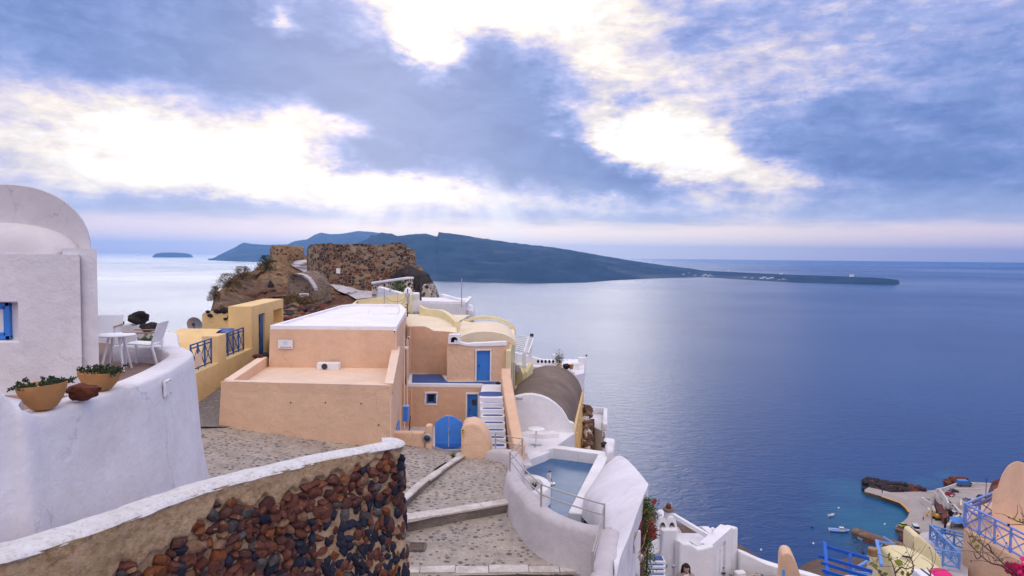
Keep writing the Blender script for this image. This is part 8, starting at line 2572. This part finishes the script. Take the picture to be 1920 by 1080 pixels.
rail_run(ea + Vector((0, .05, 0)), ec, hr, 2, t, M['blue_lav'], w=.06)

# ------------------------------------------------------------------ person between chimney and gateway
M['hair'] = paint('dark_brown_hair', (0.014, 0.007, 0.006), .85, var=.3, scale=40, wear=0)
M['skin'] = paint('skin', (0.50, 0.30, 0.22), .6, var=.05, wear=0)
M['cardigan'] = paint('beige_cardigan', (0.33, 0.26, 0.20), .9, var=.1, scale=25, wear=0)
M['shirt'] = paint('white_shirt', (0.72, 0.70, 0.74), .8, wear=0); M['jeans'] = paint('blue_jeans', (0.05, 0.08, 0.18), .9, wear=0)
ph = P(1286, 1057, 16.6)
base = H(ph, ph.z - 1.66)
t = T('person', 'dark haired person in a beige cardigan and white top looking down beside the gateway', 'person', base)


def skin_body(pts, edges, name, mat, par, sub=2, root=0):
    me = bpy.data.meshes.new(name); off = OFF[par.name]
    me.from_pydata([tuple(Vector(q[:3]) + base - off) for q in pts], edges, [])
    o = bpy.data.objects.new(name, me); COL.objects.link(o); o.parent = par; OFF[o.name] = off
    sm = o.modifiers.new('skin', 'SKIN')
    for i, q in enumerate(pts):
        r = q[3]; r2 = q[4] if len(q) > 4 else r
        me.skin_vertices[0].data[i].radius = (r, r2)
    me.skin_vertices[0].data[root].use_root = True
    sm.use_smooth_shade = True
    s2 = o.modifiers.new('sub', 'SUBSURF'); s2.levels = sub; s2.render_levels = sub
    me.materials.append(mat); return o


def ensure_skin(me):
    if not me.skin_vertices:
        bm = bmesh.new(); bm.from_mesh(me); bm.verts.layers.skin.verify(); bm.to_mesh(me); bm.free()


_old = skin_body
def skin_body(pts, edges, name, mat, par, sub=2, root=0):
    me = bpy.data.meshes.new(name); off = OFF[par.name]
    me.from_pydata([tuple(Vector(q[:3]) + base - off) for q in pts], edges, [])
    ensure_skin(me)
    o = bpy.data.objects.new(name, me); COL.objects.link(o); o.parent = par; OFF[o.name] = off
    for i, q in enumerate(pts):
        r = q[3]; r2 = q[4] if len(q) > 4 else r
        me.skin_vertices[0].data[i].radius = (r, r2); me.skin_vertices[0].data[i].use_root = (i == root)
    sm = o.modifiers.new('skin', 'SKIN'); sm.use_smooth_shade = True
    s2 = o.modifiers.new('sub', 'SUBSURF'); s2.levels = sub; s2.render_levels = sub
    me.materials.append(mat); return o


# body (skin) facing the camera, head bent down; left arm holds something at the waist
pb = [(0, 0, .92, .13, .10), (0, 0, 1.08, .12, .09), (0, .01, 1.25, .135, .095), (0, .01, 1.36, .13, .08), (0, 0, 1.42, .055), (0, -.02, 1.49, .055),
      (-.16, .01, 1.34, .055), (-.22, .0, 1.10, .04), (-.13, -.20, 1.02, .030), (.16, .01, 1.34, .055), (.22, 0, 1.10, .04), (.10, -.22, 1.04, .030),
      (-.09, 0, .85, .085), (-.10, -.01, .48, .06), (-.10, .02, .08, .04), (.09, 0, .85, .085), (.11, -.03, .48, .06), (.11, .02, .08, .04), (-.11, -.10, .04, .035), (.12, -.10, .04, .035)]
ed = [(0, 1), (1, 2), (2, 3), (3, 4), (4, 5), (3, 6), (6, 7), (7, 8), (3, 9), (9, 10), (10, 11), (0, 12), (12, 13), (13, 14), (0, 15), (15, 16), (16, 17), (14, 18), (17, 19)]
skin_body(pb, ed, 'body', M['skin'], t)
for s_ in (-1, 1):
    hx = -.13 if s_ < 0 else .10
    hp = [(hx, -.20, 1.02, .024, .034), (hx - s_ * .02, -.26, 1.03, .015, .035)]; he = [(0, 1)]
    for j in range(4):
        x = hx - s_ * .02 + (j - 1.5) * .018
        hp += [(x, -.285, 1.035 + .002 * j, .009), (x - s_ * .006, -.315 + .005 * abs(j - 1.5), 1.045, .008), (x - s_ * .012, -.325 + .005 * abs(j - 1.5), 1.07, .007)]
        k = len(hp) - 3; he += [(1, k), (k, k + 1), (k + 1, k + 2)]
    hp += [(hx - s_ * .045, -.225, 1.05, .010), (hx - s_ * .055, -.26, 1.075, .009)]; k = len(hp) - 2; he += [(0, k), (k, k + 1)]
    skin_body(hp, he, 'hand', M['skin'], t, 1)
# head with face, looking down
hd = Vector((0, -.035, 1.555)) + base
b = B(); bmh = bmesh.new(); bmesh.ops.create_uvsphere(bmh, u_segments=28, v_segments=20, radius=1); vs = []
Rx = Matrix.Rotation(R(24), 3, 'X')
for v in bmh.verts:
    x, y, z = v.co; w_ = .074 * (1 - .22 * max(0, -z) ** 1.5)
    q = Vector((x * w_, y * .092, z * .112))
    if y < 0:
        q.y -= .022 * math.exp(-((x / .16) ** 2 + ((z + .12) / .22) ** 2))            # nose
        q.y += .012 * math.exp(-(((abs(x) - .38) / .16) ** 2 + ((z - .10) / .12) ** 2))   # eye sockets
        q.y -= .006 * math.exp(-((x / .30) ** 2 + ((z + .52) / .10) ** 2))            # lips
        q.y -= .008 * math.exp(-((x / .25) ** 2 + ((z + .85) / .16) ** 2))            # chin
    vs.append(Rx @ q + hd)
b.add(vs, [tuple(v.index for v in f.verts) for f in bmh.faces]); bmh.free()
for s_ in (-1, 1): b.rock(Rx @ Vector((.074 * s_, .01, -.005)) + hd, (.012, .018, .030), 2, 2, .05)
hb_ = b.build('head', M['skin'], t, smooth=True, angle=80)
b = B()
for s_ in (-1, 1): b.rock(Rx @ Vector((.029 * s_, -.079, .012)) + hd, (.012, .006, .006), 1, 2, 0)
b.build('eye', M['white_paint'], hb_)
b = B()
for s_ in (-1, 1): b.rock(Rx @ Vector((.029 * s_, -.085, .011)) + hd, (.005, .003, .005), 1, 2, 0); b.bar(Rx @ Vector((.016 * s_, -.090, .032)) + hd, Rx @ Vector((.045 * s_, -.080, .034)) + hd, .005, .006)
b.build('brow', M['hair'], hb_)
b = B(); b.rock(Rx @ Vector((0, -.092, -.058)) + hd, (.022, .007, .007), 1, 2, 0); b.build('lips', M['lava_red'], hb_)
# hair: cap over the skull and locks to the shoulders
b = B(); bmh = bmesh.new(); bmesh.ops.create_uvsphere(bmh, u_segments=30, v_segments=22, radius=1); vs = []; keep = []
for v in bmh.verts:
    x, y, z = v.co; q = Vector((x * .092, y * .108 + .012, z * .125 + .010)); vs.append(Rx @ q + hd); keep.append(not (y < -.30 and z < .62 and abs(x) < .80) and z > -.75)
b.add(vs, [tuple(v.index for v in f.verts) for f in bmh.faces if all(keep[v.index] for v in f.verts)]); bmh.free()
r_ = random.Random(3)
for k in range(46):
    a = r_.uniform(-.35, math.pi + .35); x = .090 * math.cos(a); y = .03 + .085 * math.sin(a)
    p0 = Rx @ Vector((x * .95, y * .9, .03)) + hd; p1 = hd + Vector((x * 1.15, y * .9 + .02, -.08)); p2 = hd + Vector((x * 1.25 + r_.uniform(-.01, .01), y * .8 - .01, -.19 - r_.uniform(0, .06)))
    b.tube([p0, p1, p2], .022, 6, r2=.010)
b.build('hair', M['hair'], t, smooth=True, angle=70, merge=False)
# clothes
b = B(); b.lathe(base + Vector((0, .005, .88)), [(.165, 0), (.16, .12), (.155, .28), (.185, .42), (.17, .49), (.10, .54), (.07, .56)], 22, sy=.72, cap0=False, cap1=False); b.build('shirt', M['shirt'], t, smooth=True)
pc = [(-.05, .01, 1.42, .055, .06), (-.16, .01, 1.37, .075), (-.235, .0, 1.12, .058), (-.15, -.17, 1.03, .045)]
for s_ in (-1, 1):
    skin_body([(s_ * abs(x) if i != 3 else s_ * abs(x), y, z, r, (rr_[0] if rr_ else r)) for i, (x, y, z, r, *rr_) in enumerate(pc)], [(0, 1), (1, 2), (2, 3)], 'sleeve', M['cardigan'], t)
b = B(); rows = []
for k in range(21):
    a = math.radians(-58 + 296 * k / 20)
    rows.append([base + Vector((rr2_ * math.cos(a), .01 + rr2_ * .78 * math.sin(a), z)) for rr2_, z in ((.205, .70), (.195, .9), (.180, 1.1), (.195, 1.27), (.185, 1.37), (.11, 1.43))])
b.grid(rows); co = b.build('cardigan', M['cardigan'], t, smooth=True); co.modifiers.new('solid', 'SOLIDIFY').thickness = .012
for s_ in (-1, 1):
    b = B(); b.tube([base + Vector((s_ * .09, 0, .93)), base + Vector((s_ * .105, -.02, .5)), base + Vector((s_ * .105, .01, .08))], .115, 12, r2=.075); b.build('trouser_leg', M['jeans'], t, smooth=True)
    b = B(); b.rock(base + Vector((s_ * .115, -.05, .045)), (.05, .13, .045), 1, 2, .05); b.build('shoe', M['dark'], t, smooth=True)
b = B(); b.box(base + Vector((0, -.31, 1.07)), (.16, .012, .09), rx=-.5); b.build('phone', M['dark'], label='dark phone held in front of the person beside the gateway', cat='phone')

# ------------------------------------------------------------------ near twigs, flowers and cloth at the lower right
def twig_plant(name, label, stems, leaves, d_, seed, flowers=()):
    r_ = random.Random(seed); c = P(stems[0][0][0], stems[0][0][1], d_); t = T(name, label, 'plant', c)
    b = B(); b2 = B()
    for st in stems:
        pts = spline([P(px, py, d_ + .10 * math.sin(i * 1.3 + seed)) for i, (px, py) in enumerate(st)], 5)
        thick = .0042 if len(st) > 3 else .0026
        b.tube(pts, thick, 5, r2=.0018)
        for k in range(len(pts) * (1 if len(st) > 3 else 0)):
            if r_.random() < .42:
                q = pts[min(k, len(pts) - 1)]; e_ = q + Vector((r_.uniform(-.10, .10), r_.uniform(-.05, .05), r_.uniform(-.02, .13)))
                b.tube([q, q.lerp(e_, .5) + Vector((.008, 0, .004)), e_], .0014, 4, r2=.0007)
                if r_.random() < .25: b.rock(e_, (.004, .004, .004), 1, 1, .3)
    b.build('stem', M['twig'], t, merge=False)
    for (px, py, sz, mt) in leaves:
        c2 = P(px, py, d_ + r_.uniform(-.05, .05)); b = B()
        ax = Vector((r_.uniform(-1, 1), r_.uniform(-.4, .4), r_.uniform(-.2, 1))).normalized(); sd = ax.cross(Vector((r_.uniform(-.3, .3), 1, r_.uniform(-.3, .3)))).normalized(); nn = ax.cross(sd)
        L_ = sz * d_ / FPX; o = []
        for k in range(7):
            f = k / 6; w_ = .36 * L_ * math.sin(math.pi * min(1, f ** .8)) ** .9
            o.append([c2 + ax * (f - .5) * L_ - sd * w_ + nn * .12 * w_, c2 + ax * (f - .5) * L_ - nn * .1 * w_, c2 + ax * (f - .5) * L_ + sd * w_ + nn * .12 * w_])
        b.grid(o); b.build('leaf', M[mt], t, smooth=True)
    for (px, py, rr_, n_) in flowers:
        b = B(); c2 = P(px, py, d_)
        for k in range(n_):
            q = c2 + Vector((r_.gauss(0, 1), r_.gauss(0, 1), r_.gauss(0, .8))) * rr_ * .42
            ax = Vector((r_.gauss(0, 1), r_.gauss(0, 1), r_.gauss(0, 1))).normalized(); sd = ax.cross(Vector((r_.gauss(0, 1), 1, .2))).normalized(); L_ = .030
            b.add([q, q + ax * L_ * .5 - sd * L_ * .42, q + ax * L_, q + ax * L_ * .5 + sd * L_ * .42], [(0, 1, 2, 3)])
        b.build('blossom', M['magenta'], t, merge=False)


twig_plant('flowering_shrub', 'thin bare twigs with a few lime green leaves in front of the cream roof', [
    [(1685, 1110), (1680, 1085), (1676, 1065), (1668, 1048), (1658, 1044)],
    [(1660, 1110), (1655, 1082), (1645, 1068), (1636, 1060)],
    [(1690, 1110), (1700, 1085), (1712, 1070), (1710, 1052), (1702, 1045)],
    [(1678, 1075), (1690, 1064), (1700, 1067), (1716, 1060)],
    [(1745, 1105), (1746, 1085), (1744, 1070), (1750, 1062)], [(1745, 1075), (1738, 1064)],
], [(1667, 1040, 9, 'leaf_lime'), (1669, 1049, 9, 'leaf_lime'), (1685, 1055, 16, 'leaf_lime'), (1640, 1061, 11, 'leaf_lime'), (1634, 1056, 7, 'leaf_lime'), (1660, 1076, 10, 'leaf_lime'), (1655, 1082, 12, 'leaf_lime'), (1692, 1074, 10, 'leaf_lime'), (1702, 1076, 10, 'leaf_lime'), (1650, 1072, 8, 'leaf')], 3.4, 4)
twig_plant('flowering_shrub', 'thorny bare twig with three green leaves crossing the peach terrace wall', [
    [(1935, 1120), (1905, 1075), (1885, 1060), (1870, 1045), (1850, 1028), (1832, 1013), (1822, 1006)],
    [(1905, 1085), (1880, 1062), (1858, 1056), (1840, 1042), (1826, 1028), (1814, 1016)],
    [(1860, 1036), (1854, 1022), (1850, 1020)], [(1884, 1060), (1876, 1052), (1862, 1050)], [(1840, 1042), (1832, 1048), (1826, 1036)],
], [(1826, 1014, 10, 'leaf_lime'), (1832, 1025, 11, 'leaf_lime'), (1836, 1013, 6, 'leaf_lime'), (1819, 1006, 7, 'leaf_lime'), (1879, 1049, 8, 'leaf_lime')], 3.0, 9, flowers=[(1914, 1071, .045, 130)])
twig_plant('flowering_shrub', 'small leafy twig against the arched peach wall at the right edge', [
    [(1945, 990), (1930, 983), (1915, 980), (1900, 974), (1890, 969)], [(1925, 975), (1918, 966), (1914, 961)], [(1940, 985), (1920, 984), (1896, 983)],
], [(1900, 973, 6, 'leaf_lime'), (1906, 977, 6, 'leaf_lime'), (1912, 975, 7, 'leaf_lime'), (1918, 979, 6, 'leaf_lime'), (1892, 970, 5, 'leaf'), (1891, 984, 8, 'lava_red')], 3.2, 17)
t = T('magenta_umbrella', 'bright magenta umbrella cloth at the bottom edge below the blue railings', 'umbrella', P(1764, 1100, 12))
c = P(1764, 1068, 12.0); b = B(); b.lathe(c, [(.012, 0), (.10, -.015), (.17, -.06), (.215, -.13), (.23, -.16)], 20, cap0=False, cap1=False); b.build('canopy', M['magenta'], t, smooth=True)
b = B(); b.tube([c + Vector((0, 0, -1.6)), c], .012, 6); b.build('pole', M['steel'], t)
t = T('striped_cushion', 'white cushion with a dark stripe beside the magenta umbrella', 'cushion', P(1732, 1085, 12))
c = P(1731, 1080, 12.0); b = B(); b.box(c, (.27, .3, .14), ry=.1); b.build('cushion', M['shirt'], t, bevel=.03)
b = B(); b.box(c + Vector((.03, -.005, .005)), (.07, .305, .146), ry=.1); b.build('stripe', M['car_dark'], t, bevel=.03)

# two gulls in the sky
for (px, py, d_, lab) in ((1435, 304, 160, 'tiny dark gull gliding under the cloud bank'), (1153, 253, 170, 'tiny gull in the bright gap of the clouds')):
    c = P(px, py, d_); b = B()
    b.rock(c, (.10, .28, .08), 2, 1, .1); b.add([c + Vector((0, .1, 0)), c + Vector((-.35, .1, .14)), c + Vector((-.75, -.05, .02)), c + Vector((-.35, -.1, .12)), c + Vector((0, -.1, 0)), c + Vector((.35, .1, .14)), c + Vector((.75, -.05, .02)), c + Vector((.35, -.1, .12))], [(0, 1, 2, 3, 4), (0, 5, 6, 7, 4)])
    b.build('gull', M['dark'], label=lab, cat='bird', merge=False)
